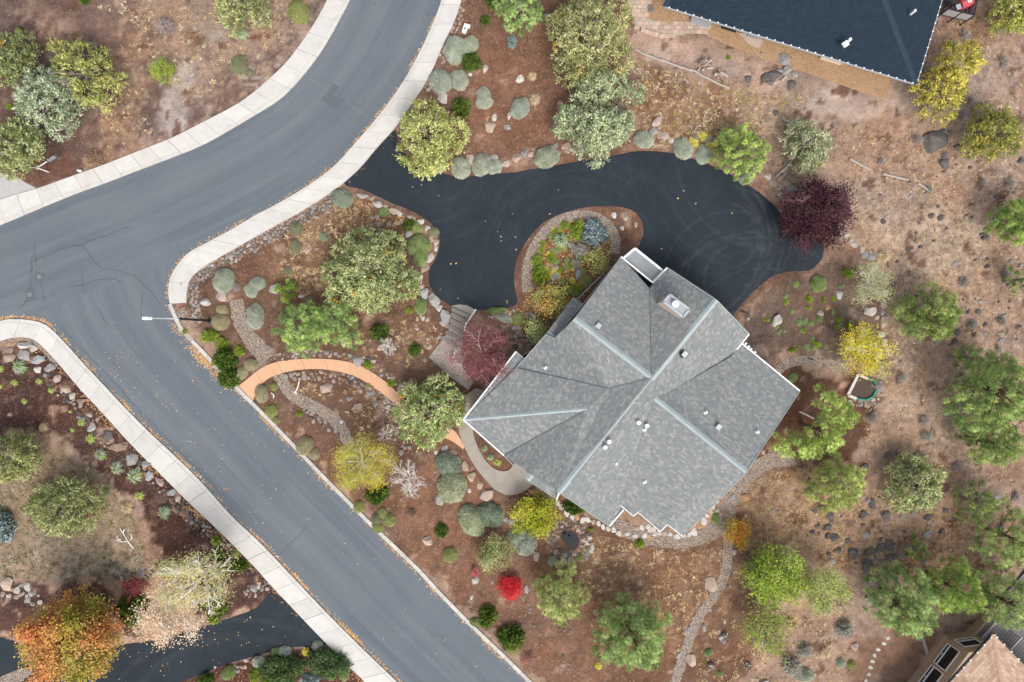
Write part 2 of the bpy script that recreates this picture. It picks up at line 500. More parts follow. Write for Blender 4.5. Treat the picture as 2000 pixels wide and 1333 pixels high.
MAT['roof_tan'] = m_shingle('roof_shingle_tan', [(0.1, (0.40, 0.25, 0.17)), (0.5, (0.52, 0.35, 0.25)), (0.9, (0.64, 0.47, 0.35))], 0.38, 0.2, 0.1, 0.9)
MAT['cap'] = m_concrete('ridge_cap_shingle', (0.33, 0.378, 0.38), 0.16)
MAT['cap_blue'] = m_concrete('ridge_cap_blue', (0.024, 0.042, 0.062), 0.12)
MAT['cap_tan'] = m_concrete('ridge_cap_tan', (0.54, 0.36, 0.255), 0.14)
MAT['white'] = plain('white_paint', (0.80, 0.80, 0.79), 0.5, 0.04)
MAT['metal'] = plain('galvanised_metal', (0.42, 0.46, 0.50), 0.4, 0.15, metal=0.3)
MAT['siding'] = plain('beige_siding', (0.45, 0.37, 0.30), 0.8, 0.08)
MAT['tanwall'] = plain('tan_stucco', (0.42, 0.29, 0.21), 0.9, 0.1, 9)
MAT['dark'] = plain('dark_metal', (0.025, 0.027, 0.03), 0.5, 0.2)
MAT['slate'] = plain('grey_slats', (0.28, 0.295, 0.305), 0.7, 0.15)
MAT['glass'] = plain('dark_glass', (0.012, 0.016, 0.02), 0.08, 0.3, 3.0, spec=0.6)
MAT['railglass'] = plain('frosted_rail_panel', (0.36, 0.34, 0.34), 0.3, 0.08)
MAT['deck'] = plain('weathered_deck', (0.16, 0.155, 0.155), 0.8, 0.3, 4)
MAT['deckred'] = plain('stained_deck', (0.20, 0.13, 0.11), 0.8, 0.25, 4)
MAT['red'] = plain('red_cover', (0.48, 0.085, 0.095), 0.6, 0.12)
MAT['wood'] = plain('weathered_wood', (0.40, 0.355, 0.315), 0.9, 0.3, 8)
MAT['logs'] = plain('split_firewood', (0.30, 0.20, 0.15), 0.9, 0.45, 6)
MAT['bark'] = plain('bark', (0.14, 0.085, 0.06), 1.0, 0.35, 10)
MAT['greybark'] = plain('grey_bark', (0.27, 0.22, 0.19), 1.0, 0.3, 10)
MAT['whitebark'] = plain('white_bark', (0.74, 0.71, 0.67), 0.9, 0.16, 12)
MAT['mauvebark'] = plain('mauve_bark', (0.40, 0.26, 0.25), 0.9, 0.2, 12)
MAT['leaf'] = foliage_mat('leaf')
MAT['leafplain'] = foliage_mat('litter', 0.1, False)
MAT['water'] = plain('dark_water', (0.006, 0.009, 0.012), 0.06, 0.3, 2, spec=0.35)
MAT['paver'] = m_concrete('paver_stone', (0.46, 0.36, 0.30), 0.14)
MAT['flag'] = m_concrete('flagstone', (0.62, 0.50, 0.40), 0.2)
MAT['green'] = plain('green_liner', (0.03, 0.22, 0.16), 0.5, 0.2)
MAT['seal'] = plain('crack_sealant', (0.074, 0.084, 0.095), 0.7, 0.2)
MAT['scar'] = plain('pale_asphalt_scar', (0.19, 0.19, 0.19), 0.9, 0.25)
MAT['patch'] = plain('asphalt_patch', (0.104, 0.120, 0.136), 0.9, 0.3, 12)
MAT['slate2'] = plain('concrete_grey', (0.33, 0.34, 0.35), 0.8, 0.1)
MAT['ivory'] = plain('ivory_cover', (0.68, 0.58, 0.45), 0.7, 0.05)
MAT['blue'] = plain('blue_hanging', (0.05, 0.25, 0.42), 0.6, 0.2)
# ---------------------------------------------------------------- outlines traced in photo pixels
NW_OUT = cr([(-260, 480), (-120, 437), (0, 392), (75, 369), (162, 338), (209, 321), (270, 297), (338, 270), (405, 236), (473, 199), (534, 149), (567, 115), (598, 73), (625, 30), (640, 0), (668, -70), (690, -150)], n=5)
NW_IN = cr([(-260, 530), (-120, 487), (0, 441), (74, 410), (145, 381), (213, 356), (270, 334), (341, 307), (405, 280), (490, 231), (551, 192), (598, 142), (635, 91), (669, 30), (684, 0), (712, -70), (734, -150)], n=5)
E_OUT = cr([(935, -150), (920, -70), (902, 0), (887, 44), (863, 95), (838, 152), (806, 203), (770, 253), (736, 290), (703, 329), (672, 358), (640, 381), (584, 417), (543, 439), (486, 471), (430, 503), (403, 519), (381, 536), (370, 552), (366, 573), (365, 592)], n=5)
E_IN = cr([(895, -150), (880, -70), (863, 0), (844, 51), (821, 101), (787, 162), (743, 223), (689, 287), (649, 329), (598, 366), (537, 402), (500, 421), (462, 444), (408, 473), (373, 492), (351, 514), (335, 541), (330, 568), (333, 594)], n=5)
SW_OUT = cr([(-260, 790), (-120, 707), (0, 667), (20, 661), (44, 659), (68, 664), (91, 683), (118, 713), (159, 761), (203, 808), (250, 860), (280, 891), (323, 934), (374, 985), (425, 1033), (489, 1097), (540, 1153), (640, 1258), (715, 1333), (800, 1420), (900, 1525)], n=5)
SW_IN = cr([(-260, 750), (-120, 668), (0, 628), (34, 624), (67, 627), (94, 637), (125, 666), (162, 707), (203, 751), (250, 801), (297, 848), (338, 886), (391, 938), (452, 1006), (500, 1051), (545, 1097), (660, 1218), (778, 1333), (860, 1414), (960, 1520)], n=5)
KERB = cr([(333, 594), (340, 611), (354, 641), (366, 656), (394, 684), (424, 716), (463, 757), (500, 794), (514, 808), (575, 871), (639, 938), (700, 999), (744, 1042), (813, 1108), (861, 1160), (919, 1219), (977, 1274), (1034, 1330), (1120, 1415), (1210, 1510)], n=5)

DRIVE = [(672, 359), (708, 371), (735, 383), (767, 398), (800, 411), (830, 428), (848, 444), (858, 463), (858, 482), (851, 506), (840, 525), (837, 541), (840, 560), (854, 579), (870, 591), (884, 600), (906, 604), (928, 606), (951, 606), (978, 604), (1001, 599), (1011, 590), (1009, 579), (1004, 549), (1006, 522), (1014, 498), (1031, 468), (1055, 441), (1085, 422), (1126, 409), (1166, 404), (1207, 404), (1240, 415), (1254, 436), (1256, 460), (1246, 490), (1250, 545), (1330, 640), (1400, 660), (1432, 616), (1453, 590), (1481, 562), (1509, 540), (1542, 531), (1578, 529), (1596, 517), (1607, 499), (1604, 470), (1570, 462), (1537, 447), (1525, 419), (1500, 391), (1456, 358), (1405, 331), (1354, 311), (1314, 300), (1270, 296), (1236, 297), (1203, 304), (1152, 312), (1101, 321), (1067, 327), (1034, 332), (1000, 338), (956, 341), (905, 346), (871, 341), (830, 326), (796, 305), (778, 280), (770, 256), (736, 292), (703, 331)]
DRIVE2 = [(-80, 1250), (0, 1246), (41, 1257), (85, 1272), (150, 1272), (221, 1262), (292, 1252), (340, 1240), (401, 1223), (442, 1210), (500, 1189), (541, 1161), (638, 1256), (570, 1264), (500, 1281), (442, 1298), (391, 1318), (340, 1336), (250, 1372), (100, 1420), (-80, 1460)]
ISLE2 = [(-40, 1340), (0, 1322), (38, 1306), (63, 1302), (66, 1312), (40, 1333), (0, 1380), (-60, 1420)]
PADNW = [(-260, 320), (27, 343), (50, 357), (74, 369), (0, 394), (-120, 438), (-260, 480)]
OPATH = [(463, 757), (487, 738), (508, 721), (538, 708), (579, 702), (623, 701), (663, 704), (700, 713), (731, 730), (758, 750), (780, 771), (805, 797), (840, 820), (875, 834), (892, 846), (907, 872), (905, 878), (884, 862), (860, 853), (825, 838), (795, 815), (771, 789), (744, 767), (717, 748), (690, 734), (656, 725), (616, 721), (575, 724), (545, 731), (521, 742), (507, 757), (497, 776), (493, 788)]
WALK = [(930, 758), (908, 775), (899, 795), (896, 812), (896, 841), (905, 868), (920, 899), (938, 925), (963, 953), (984, 965), (1002, 967), (1024, 960), (1042, 945), (1060, 930), (1010, 890), (999, 914), (984, 921), (963, 914), (945, 895), (932, 870), (924, 841), (930, 815), (950, 790), (965, 770)]
PADST = [(882, 598), (897, 595), (913, 597), (929, 606), (918, 626), (906, 650), (900, 690), (905, 720), (925, 745), (915, 762), (880, 738), (859, 717), (838, 698), (874, 651), (884, 622)]
STEPS = [(884, 601, 921, 618), (883, 610, 917, 627), (881, 622, 912, 638), (877, 633, 908, 649), (872, 645, 904, 661), (865, 656, 898, 673)]
PATIO = [(1215, -60), (1275, -60), (1268, 5), (1262, 37), (1304, 48), (1348, 41), (1386, 48), (1381, 69), (1364, 63), (1304, 74), (1246, 63), (1230, 25)]
SITE = [(1441, 66), (1450, 74), (1458, 84), (1470, 92), (1482, 95), (1488, 86), (1489, 79), (1476, 73), (1455, 66)]
BED_OR = [[(1268, 0), (1300, 5), (1350, 38), (1304, 48), (1263, 38)], [(1386, 48), (1420, 44), (1560, 85), (1760, 145), (1738, 162), (1730, 196), (1690, 183), (1635, 164), (1567, 139), (1520, 128), (1490, 115), (1440, 96), (1400, 80), (1381, 70)]]
GP = [([(462, 585), (467, 617), (478, 644), (492, 665), (508, 684), (524, 702)], [24, 30, 30, 30, 34, 46]),
      ([(543, 731), (558, 755), (579, 778), (609, 793), (640, 810), (664, 832), (678, 858), (688, 880)], 23),
      ([(1196, 1020), (1222, 1034), (1250, 1046), (1283, 1053), (1330, 1057), (1366, 1050), (1402, 1032), (1420, 1007), (1427, 982), (1445, 948), (1474, 916), (1510, 899), (1552, 894)], 29),
      ([(1424, 1030), (1421, 1084), (1414, 1125), (1397, 1159), (1373, 1193), (1353, 1230), (1336, 1281), (1320, 1325), (1300, 1380)], 19),
      ([(1516, 728), (1530, 715), (1548, 708), (1574, 704), (1611, 708), (1655, 722)], 18),
      ([(1031, 572), (1029, 532), (1037, 498), (1055, 464), (1082, 438), (1119, 423), (1153, 422), (1183, 437), (1200, 464), (1200, 496)], 20),
      ([(-80, 688), (0, 668), (44, 662), (70, 671), (92, 690), (112, 716)], 8)]
gp_polys = []
for c, w in GP:
    if isinstance(w, list):
        cc = cr(c, n=5); w = np.interp(np.arange(len(cc)) / (len(cc) - 1), np.arange(len(w)) / (len(w) - 1), w)
    gp_polys.append(ribbon_px(c, w, jit=0.14))
HOUSE_FP = [(935, 810), (1020, 700), (1090, 655), (1150, 600), (1215, 515), (1300, 540), (1400, 600), (1450, 660), (1540, 760), (1440, 915), (1330, 1020), (1200, 1000), (1090, 950), (990, 880)]

ROADPOLY = np.concatenate([NW_IN, E_IN[:], KERB[1:], SW_IN[::-1]])
PONDP = [(1090, 1030), (1130, 1030), (1138, 1060), (1120, 1110), (1088, 1112)]
BED2 = [[(1268, -40), (1320, -40), (1330, 15), (1350, 38), (1304, 48), (1263, 38)], [(1386, 46), (1400, 20), (1560, 60), (1760, 130), (1740, 162), (1730, 196), (1690, 183), (1635, 164), (1567, 139), (1520, 128), (1490, 115), (1440, 96), (1400, 80), (1381, 70)]]
COBB = [ribbon_px([(390, 542), (430, 517), (486, 485), (543, 454), (597, 425), (640, 398), (664, 378)], 19, jit=.2), ribbon_px([(386, 540), (377, 570), (380, 600), (384, 622)], 17, jit=.2)]
HARD = [PONDP] + COBB + BED2 + [ROADPOLY, np.concatenate([NW_OUT, NW_IN[::-1]]), np.concatenate([E_OUT, E_IN[::-1]]), np.concatenate([SW_OUT, SW_IN[::-1]]),
        cr(DRIVE, True, 3), cr(DRIVE2, True, 3), PADNW, OPATH, WALK, PADST, PATIO, HOUSE_FP] + gp_polys

# ---------------------------------------------------------------- ground sheet with soil colours
x_in = np.arange(-320, 2321, 6.0); y_in = np.arange(-320, 1655, 6.0)
ext = np.array([30, 120, 400, 1500, 6000, 40000.0])
gx = np.r_[x_in[0] - ext[::-1], x_in, x_in[-1] + ext]
gy = np.r_[y_in[0] - ext[::-1], y_in, y_in[-1] + ext]
GX, GY = np.meshgrid(gx, gy)

def vnoise(cell, seed):
    r = np.random.default_rng(seed)
    tab = r.random((256, 256))
    u = GX / cell + 50.3; v = GY / cell + 50.7
    i = np.floor(u).astype(int); j = np.floor(v).astype(int)
    a = u - i; b = v - j; a = a * a * (3 - 2 * a); b = b * b * (3 - 2 * b)
    g = lambda ii, jj: tab[jj % 256, ii % 256]
    return (g(i, j) * (1 - a) + g(i + 1, j) * a) * (1 - b) + (g(i, j + 1) * (1 - a) + g(i + 1, j + 1) * a) * b
def fb(cell, seed, n=4):
    return sum(vnoise(cell / 2 ** k, seed + k) * 0.5 ** k for k in range(n)) / sum(0.5 ** k for k in range(n))

def blur(m, k):
    m = m.astype(float)
    for _ in range(2):
        for ax in (0, 1):
            c = np.cumsum(np.pad(m, [(k + 1, k) if a == ax else (0, 0) for a in (0, 1)], mode='edge'), axis=ax)
            m = (np.take(c, np.arange(2 * k + 1, c.shape[ax]), ax) - np.take(c, np.arange(0, c.shape[ax] - 2 * k - 1), ax)) / (2 * k + 1)
    return m

hard = np.zeros(GX.shape, bool)
for P in HARD: hard |= inpoly(GX, GY, P)
hb = blur(hard, 1)
soft = np.clip(1 - 2.2 * hb, 0, 1)
warp_x = GX + (fb(70, 11) - .5) * 60; warp_y = GY + (fb(70, 21) - .5) * 60
Cg = np.empty(GX.shape + (3,)); Cg[:] = (0.265, 0.175, 0.132)
grassy = np.full(GX.shape, 0.55)
NZ = fb(22, 301, 3)
def zone(poly, c, gr, amt=1.0, feather=3, warp=True, noise=None):
    m = inpoly(warp_x if warp else GX, warp_y if warp else GY, poly)
    m = blur(m, feather) * amt if feather else m * amt
    if feather: m = amt * np.clip((m / max(amt, .01) - .5 + (NZ - .5) * 2.0) * 5.0 + .5, 0, 1)
    if noise is not None: m = m * np.clip((fb(*noise) - .42) * 5, 0, 1)
    for i in range(3): Cg[..., i] = Cg[..., i] * (1 - m) + c[i] * m
    grassy[:] = grassy * (1 - m) + gr * m
MU = (0.136, 0.076, 0.051)
zone([(-400, -400), (760, -400), (640, 0), (480, 200), (200, 330), (-400, 520)], (0.130, 0.084, 0.070), .25)
zone([(250, -50), (640, -50), (520, 140), (380, 190), (300, 150)], (0.22, 0.155, 0.12), .65, .9, 6)
zone([(200, 90), (270, 60), (300, 300), (190, 320)], (0.23, 0.135, 0.085), .6, .7, 5)
zone([(330, 90), (620, 40), (420, 220), (230, 300), (330, 200)], (0.34, 0.29, 0.26), .2, .8, 5, noise=(90, 61))
zone([(0, -100), (200, -100), (200, 60), (60, 40)], (0.32, 0.22, 0.165), .2, .8, 5, noise=(90, 65))
zone([(0, 350), (110, 290), (170, 330), (80, 372)], (0.135, 0.068, 0.05), .05, 1, 2)
zone([(900, -100), (1240, -100), (1230, 120), (1240, 300), (860, 350), (760, 260), (840, 150)], (0.166, 0.090, 0.061), .08, 1, 2)
zone([(1225, 110), (1480, 190), (1500, 290), (1240, 295)], (0.17, 0.09, 0.055), .75, 1, 4)
zone([(1400, 165), (1560, 190), (1560, 320), (1470, 260)], (0.33, 0.235, 0.18), .5, .8, 5)
zone([(1235, 60), (1420, 60), (1600, 130), (1750, 160), (1800, 200), (1700, 250), (1600, 220), (1560, 190), (1420, 165), (1240, 100)], (0.34, 0.245, 0.195), .08, 1, 3)
zone([(1600, 130), (1730, 195), (1780, 150), (1790, 210), (1680, 260), (1580, 220)], (0.37, 0.285, 0.24), .02, 1, 3)
zone([(380, 520), (660, 370), (860, 430), (860, 520), (900, 700), (920, 770), (1050, 970), (1190, 1030), (1300, 1060), (1420, 1030), (1560, 870), (1600, 960), (1500, 1080), (1440, 1450), (1180, 1450), (460, 760), (350, 600)], MU, .10, 1, 2)
zone([(540, 440), (670, 380), (820, 430), (700, 470), (640, 560), (560, 590)], (0.19, 0.105, 0.06), .75, .8, 3)
zone([(760, 900), (860, 840), (1040, 980), (1180, 1060), (1180, 1330), (1060, 1330), (760, 1010)], (0.185, 0.10, 0.066), .10, .85, 4)
zone([(1150, 1060), (1420, 1060), (1420, 1140), (1330, 1280), (1160, 1300)], (0.185, 0.102, 0.064), .55, .8, 4)
zone([(740, 640), (860, 620), (870, 700), (840, 740)], (0.175, 0.095, 0.06), .25, .8, 4)
zone([(1440, 610), (1510, 535), (1600, 525), (1700, 480), (1740, 560), (1735, 690), (1560, 705), (1490, 690)], (0.120, 0.082, 0.064), .15, 1, 3)
zone([(1500, 730), (1560, 715), (1680, 720), (1720, 800), (1680, 900), (1560, 890), (1470, 930), (1480, 850)], (0.100, 0.050, 0.033), .06, 1, 3)
zone([(1460, 940), (1580, 900), (1720, 960), (1720, 1100), (1560, 1090), (1440, 1080)], (0.265, 0.162, 0.105), .9, .9, 5)
zone([(1560, 1170), (1700, 1150), (1700, 1260), (1560, 1230)], (0.30, 0.20, 0.145), .25, .8, 5)
zone([(1640, 1230), (1820, 1230), (1840, 1340), (1640, 1340)], (0.20, 0.115, 0.078), .1, .9, 3)
zone([(1720, 980), (2000, 1000), (2000, 1220), (1860, 1230)], (0.24, 0.15, 0.105), .5, .7, 5)
zone([(1780, 90), (2000, 60), (2000, 420), (1800, 330)], (0.265, 0.195, 0.16), .6, .9, 6)
zone([(1840, 0), (1960, 0), (1940, 110), (1850, 100)], (0.235, 0.135, 0.085), .4, .9, 4)
zone([(1640, 360), (1960, 420), (1900, 600), (1700, 560)], (0.345, 0.248, 0.185), .95, .8, 6)
zone([(1800, 560), (2000, 480), (2000, 640), (1850, 700)], (0.315, 0.205, 0.145), .7, .8, 6)
zone([(1700, 700), (1960, 720), (1960, 960), (1760, 900)], (0.33, 0.228, 0.172), .65, .8, 7)
zone([(0, 660), (80, 670), (200, 800), (520, 1110), (560, 1160), (400, 1230), (300, 1080), (240, 970), (120, 850), (-40, 860)], (0.066, 0.036, 0.030), .03, 1, 2)
zone([(-60, 900), (60, 850), (200, 930), (300, 1090), (260, 1140), (-60, 1130)], (0.245, 0.18, 0.125), .45, 1, 4)
zone([(-60, 1000), (160, 1060), (260, 1040), (300, 1130), (160, 1150), (-60, 1120)], (0.26, 0.205, 0.16), .3, .7, 5)
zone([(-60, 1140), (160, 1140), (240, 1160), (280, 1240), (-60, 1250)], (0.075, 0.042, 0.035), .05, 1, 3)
zone([(300, 1345), (480, 1285), (640, 1258), (740, 1360), (600, 1400)], (0.080, 0.038, 0.028), .03, 1, 1, False)
zone([(1004, 600), (1000, 500), (1060, 420), (1200, 395), (1262, 430), (1250, 520), (1120, 640), (1040, 660), (930, 640), (930, 600)], (0.145, 0.082, 0.056), .1, 1, 1, False)
PONDP = cr([(1094, 1045), (1104, 1034), (1114, 1035), (1126, 1042), (1134, 1056), (1128, 1072), (1113, 1077), (1104, 1064), (1096, 1056)], True, 4)
# brown needle rim along the dark driveway and pavements
rim = np.clip(blur(inpoly(GX, GY, cr(DRIVE, True, 3)), 2) * 3, 0, 1)
for i in range(3): Cg[..., i] = Cg[..., i] * (1 - .75 * rim) + (0.135, 0.07, 0.05)[i] * .75 * rim
mot = 0.70 + 0.6 * fb(46, 101, 4); mot2 = fb(160, 131, 3)
Cg *= (mot * (0.93 + 0.14 * mot2))[..., None]
hue = (fb(60, 151, 3) - .5)[..., None]
Cg *= 1 + hue * np.array([0.25, 0.0, -0.25])
far_ = (GX < x_in[0] + 30) | (GX > x_in[-1] - 30) | (GY < y_in[0] + 30) | (GY > y_in[-1] - 30)
Cg[far_] = (0.24, 0.16, 0.12)
near = (np.abs(GX - 1000) < 1400) & (np.abs(GY - 666) < 1100)
GZ = soft * near * (0.05 + 0.13 * fb(40, 171, 3) + 0.04 * (vnoise(9, 191) - .5))
ny, nx = GX.shape
gv = np.stack([(GX - 1000) / S, (666.5 - GY) / S, GZ], -1).reshape(-1, 3)
ii = np.arange(ny * nx).reshape(ny, nx)
quads = np.stack([ii[1:, :-1], ii[1:, 1:], ii[:-1, 1:], ii[:-1, :-1]], -1).reshape(-1, 4)
me = bpy.data.meshes.new('ground')
me.vertices.add(len(gv)); me.vertices.foreach_set('co', gv.reshape(-1).astype(np.float32))
me.loops.add(quads.size); me.loops.foreach_set('vertex_index', quads.reshape(-1).astype(np.int32))
me.polygons.add(len(quads)); me.polygons.foreach_set('loop_start', np.arange(0, quads.size, 4, dtype=np.int32))
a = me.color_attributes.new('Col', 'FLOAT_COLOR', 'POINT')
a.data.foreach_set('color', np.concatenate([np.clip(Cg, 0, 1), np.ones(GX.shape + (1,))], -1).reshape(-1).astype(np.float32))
a = me.attributes.new('grassy', 'FLOAT', 'POINT'); a.data.foreach_set('value', grassy.reshape(-1).astype(np.float32))
me.update(calc_edges=True); me.polygons.foreach_set('use_smooth', [True] * len(me.polygons))
me.materials.append(MAT['ground'])
ground = dobj('ground', me)
tag(ground, 'bare brown soil, bark mulch and dry grass around the roads and houses', kind='structure')

def gz(px, py):
    i = int(np.clip(np.searchsorted(gx, px) - 1, 0, nx - 2)); j = int(np.clip(np.searchsorted(gy, py) - 1, 0, ny - 2))
    a = (px - gx[i]) / (gx[i + 1] - gx[i]); b = (py - gy[j]) / (gy[j + 1] - gy[j])
    return float((GZ[j, i] * (1 - a) + GZ[j, i + 1] * a) * (1 - b) + (GZ[j + 1, i] * (1 - a) + GZ[j + 1, i + 1] * a) * b)
def gz_xy(x, y): return gz(x * S + 1000, 666.5 - y * S)

# ---------------------------------------------------------------- streets
def loft(name, L, R, z, mat, n, m=10):
    L = gxy(resample(L, n)); R = gxy(resample(R, n))
    c = (L + R) / 2; d = np.r_[0, np.cumsum(np.hypot(*np.diff(c, axis=0).T))]
    V = []; UV = []
    for i in range(n):
        w = np.hypot(*(R[i] - L[i]))
        for j in range(m + 1):
            t = j / m; q = L[i] * (1 - t) + R[i] * t
            V.append((q[0], q[1], z)); UV.append(((t - .5) * w, d[i]))
    F = [(i * (m + 1) + j, i * (m + 1) + j + 1, (i + 1) * (m + 1) + j + 1, (i + 1) * (m + 1) + j) for i in range(n - 1) for j in range(m)]
    A = Vector(V[F[0][1]]) - Vector(V[F[0][0]]); B = Vector(V[F[0][3]]) - Vector(V[F[0][0]])
    if A.cross(B).z < 0: F = [f[::-1] for f in F]
    o = mobj(name, V, F, mat)
    u = o.data.uv_layers.new(name='UVMap')
    li = np.empty(len(o.data.loops), np.int32); o.data.loops.foreach_get('vertex_index', li)
    u.data.foreach_set('uv', np.array(UV)[li].reshape(-1).astype(np.float32))
    return o
iE = int(np.argmin(np.hypot(E_IN[:, 0] - 373, E_IN[:, 1] - 492)))
main_R = np.concatenate([E_IN[:iE + 1], cr([(373, 492), (320, 515), (240, 545), (130, 590), (34, 626), (-120, 672), (-260, 755)], n=5)[1:]])
r1 = loft('street', NW_IN[::-1], main_R, 0.030, MAT['road'], 120)
tag(r1, 'grey asphalt street curving from the left edge to the top', kind='structure')
iS = int(np.argmin(np.hypot(SW_IN[:, 0] - 67, SW_IN[:, 1] - 627)))
side_L = np.concatenate([[(20, 575), (40, 606)], SW_IN[iS:]])
side_R = np.concatenate([E_IN[iE - 4:], KERB[1:]])
r2 = loft('side_street', side_L, side_R, 0.026, MAT['road'], 100)
tag(r2, 'grey asphalt side street running down to the bottom edge', kind='structure')

def walkway(name, OUT, IN, label, panel=1.62, kerb=True, skew=0.0, cat=None):
    bed = sheet(name, np.concatenate([OUT, IN[::-1]]), 0.045, MAT['joint'])
    tag(bed, label, kind='structure')
    n = max(2, int(round((plen(OUT) + plen(IN)) / 2 / S / panel)))
    sub = 4
    A = gxy(resample(OUT, n * sub + 1)); B = gxy(resample(IN, n * sub + 1))
    kf = 0.30
    for i in range(n):
        for part in (0, 1):
            V = []; top = 0.135 + random.uniform(-.004, .004)
            if part == 0: nm, mt = 'concrete_slab', MAT['concrete']
            else:
                nm, mt = 'kerb_block', MAT['concrete']; top = 0.128 + random.uniform(-.003, .003)
            rows = []
            for j in range(sub + 1):
                k = i * sub + j
                g = 0.014 if (i % 4 == 0 and j == 0) or (i % 4 == 3 and j == sub) else 0.008
                a_, b_ = A[k], B[k]
                e = (A[min(k + 1, len(A) - 1)] - A[max(k - 1, 0)]); e = e / np.linalg.norm(e)
                sh = e * (g if j == 0 else -g if j == sub else 0)
                w = np.linalg.norm(a_ - b_); f = 1 - kf / w
                p, q = (a_, a_ + (b_ - a_) * f) if part == 0 else (a_ + (b_ - a_) * (f + .012 / w), b_)
                rows.append((p + sh, q + sh))
            for (p, q) in rows:
                V += [(p[0], p[1], 0), (p[0], p[1], top), (q[0], q[1], top), (q[0], q[1], 0)]
            F = []
            for j in range(sub):
                o = j * 4
                F += [(o, o + 4, o + 5, o + 1), (o + 1, o + 5, o + 6, o + 2), (o + 2, o + 6, o + 7, o + 3)]
            F += [(0, 1, 2, 3), (sub * 4 + 3, sub * 4 + 2, sub * 4 + 1, sub * 4)]
            a0, b0, c0 = (Vector(V[t]) for t in F[1][:3])
            if (b0 - a0).cross(c0 - a0).z < 0: F = [f[::-1] for f in F]
            s = random.uniform(.93, 1.05) if part == 0 else random.uniform(.92, 1.0)
            if not kerb and part == 1: continue
            mobj(nm, V, F, mt, bed, color=(s, s * random.uniform(.985, 1.0), s * random.uniform(.96, .99)))
    return bed
walkway('sidewalk', NW_OUT, NW_IN, 'bright concrete sidewalk on the outer side of the street bend')
walkway('sidewalk', E_OUT, E_IN, 'pale concrete sidewalk on the inner side of the bend, ending by the street lamp')
walkway('sidewalk', SW_OUT, SW_IN, 'long straight concrete sidewalk on the far side of the side street')
# kerb along the lot
kb = sheet('kerb', ribbon_px(resample(KERB, 90), 8.5), 0.05, MAT['joint'])
tag(kb, 'narrow pale concrete kerb between side street and mulched lot', kind='structure')
kr = gxy(resample(KERB, 61)); 
for i in range(60):
    if i in (3,): continue
    p, q = kr[i], kr[i + 1]; d = (q - p) / np.linalg.norm(q - p); nn = np.array([-d[1], d[0]]) * .14
    p = p + d * .012; q = q - d * .012
    g = Geo(); g.prism([tuple(p - nn), tuple(q - nn), tuple(q + nn), tuple(p + nn)], 0.0, 0.15 + random.uniform(-.005, .005))
    s = random.uniform(.82, .98); g.build('kerb_block', MAT['concrete'], kb, (s, s * .97, s * .92))

d1 = sheet('driveway', cr(DRIVE, True, 4), 0.036, MAT['drive']); tag(d1, 'dark freshly sealed asphalt driveway looping around the planted island', kind='structure')
d2 = sheet('driveway', cr(DRIVE2, True, 4), 0.036, MAT['drive2']); tag(d2, 'dark sealed asphalt driveway below the orange maple', kind='structure')
i2 = sheet('planting_bed', ISLE2, 0.10, MAT['gravel'], thick=0.12); tag(i2, 'small gravel wedge between the two arms of the lower driveway', kind='structure')
pn = sheet('driveway', PADNW, 0.05, MAT['pad'], thick=.06); pn.color = (1, 1, 1, 1); tag(pn, 'pale concrete driveway apron at the left edge', kind='structure')
glab = ['pea gravel path winding down to the orange path', 'pea gravel path leaving the orange path towards the birch', 'curved gravel path around the back corner of the house', 'narrow gravel path running down from the house', 'short gravel path by the yellow tree', 'gravel ring inside the planted driveway island', 'thin gravel strip behind the sidewalk corner']
for i, P in enumerate(gp_polys):
    o = sheet('gravel_path', P, 0.034 + .001 * i, MAT['gravel']); tag(o, glab[i], kind='structure')

def slabs(name, L, R, n, mat, z, label, col=(1, 1, 1), piece='path_slab'):
    bed = sheet(name, np.concatenate([L, R[::-1]]), 0.03, MAT['joint']); tag(bed, label, kind='structure')
    sub = 4; A = gxy(resample(L, n * sub + 1)); B = gxy(resample(R, n * sub + 1))
    for i in range(n):
        V = []; 
        for j in range(sub + 1):
            k = i * sub + j; t = .007 if j == 0 else -.007 if j == sub else 0
            e = A[min(k + 1, len(A) - 1)] - A[max(k - 1, 0)]; e = e / (np.linalg.norm(e) + 1e-9) * t * 1.6
            for q in (A[k] + e, B[k] + e): V.append((q[0], q[1], z))
        m = len(V); V += [(x, y, 0) for x, y, _ in V]
        F = [(2 * j, 2 * j + 1, 2 * j + 3, 2 * j + 2) for j in range(sub)]
        F += [(2 * j, 2 * j + 2, m + 2 * j + 2, m + 2 * j) for j in range(sub)] + [(2 * j + 1, m + 2 * j + 1, m + 2 * j + 3, 2 * j + 3) for j in range(sub)]
        F += [(0, m, m + 1, 1), (m - 2, m - 1, 2 * m - 1, 2 * m - 2)]
        a0, b0, c0 = (Vector(V[t]) for t in F[0][:3])
        if (b0 - a0).cross(c0 - a0).z < 0: F = [f[::-1] for f in F]
        s = random.uniform(.94, 1.04)
        mobj(piece, V, F, mat, bed, color=tuple(c * s for c in col))
    return bed
k = 17
slabs('garden_path', cr(OPATH[:16], n=4), cr(OPATH[:15:-1], n=4), 11, MAT['orange'], 0.075, 'curved orange concrete path from the street to the house')
slabs('walkway', cr(WALK[:14], n=4), cr(WALK[:13:-1], n=4), 7, MAT['walk'], 0.078, 'grey concrete walkway curling around the house corner')
pd = sheet('entry_steps', PADST, 0.06, MAT['walk'], thick=.08); tag(pd, 'grey concrete steps and landing under the red plum tree', kind='structure')
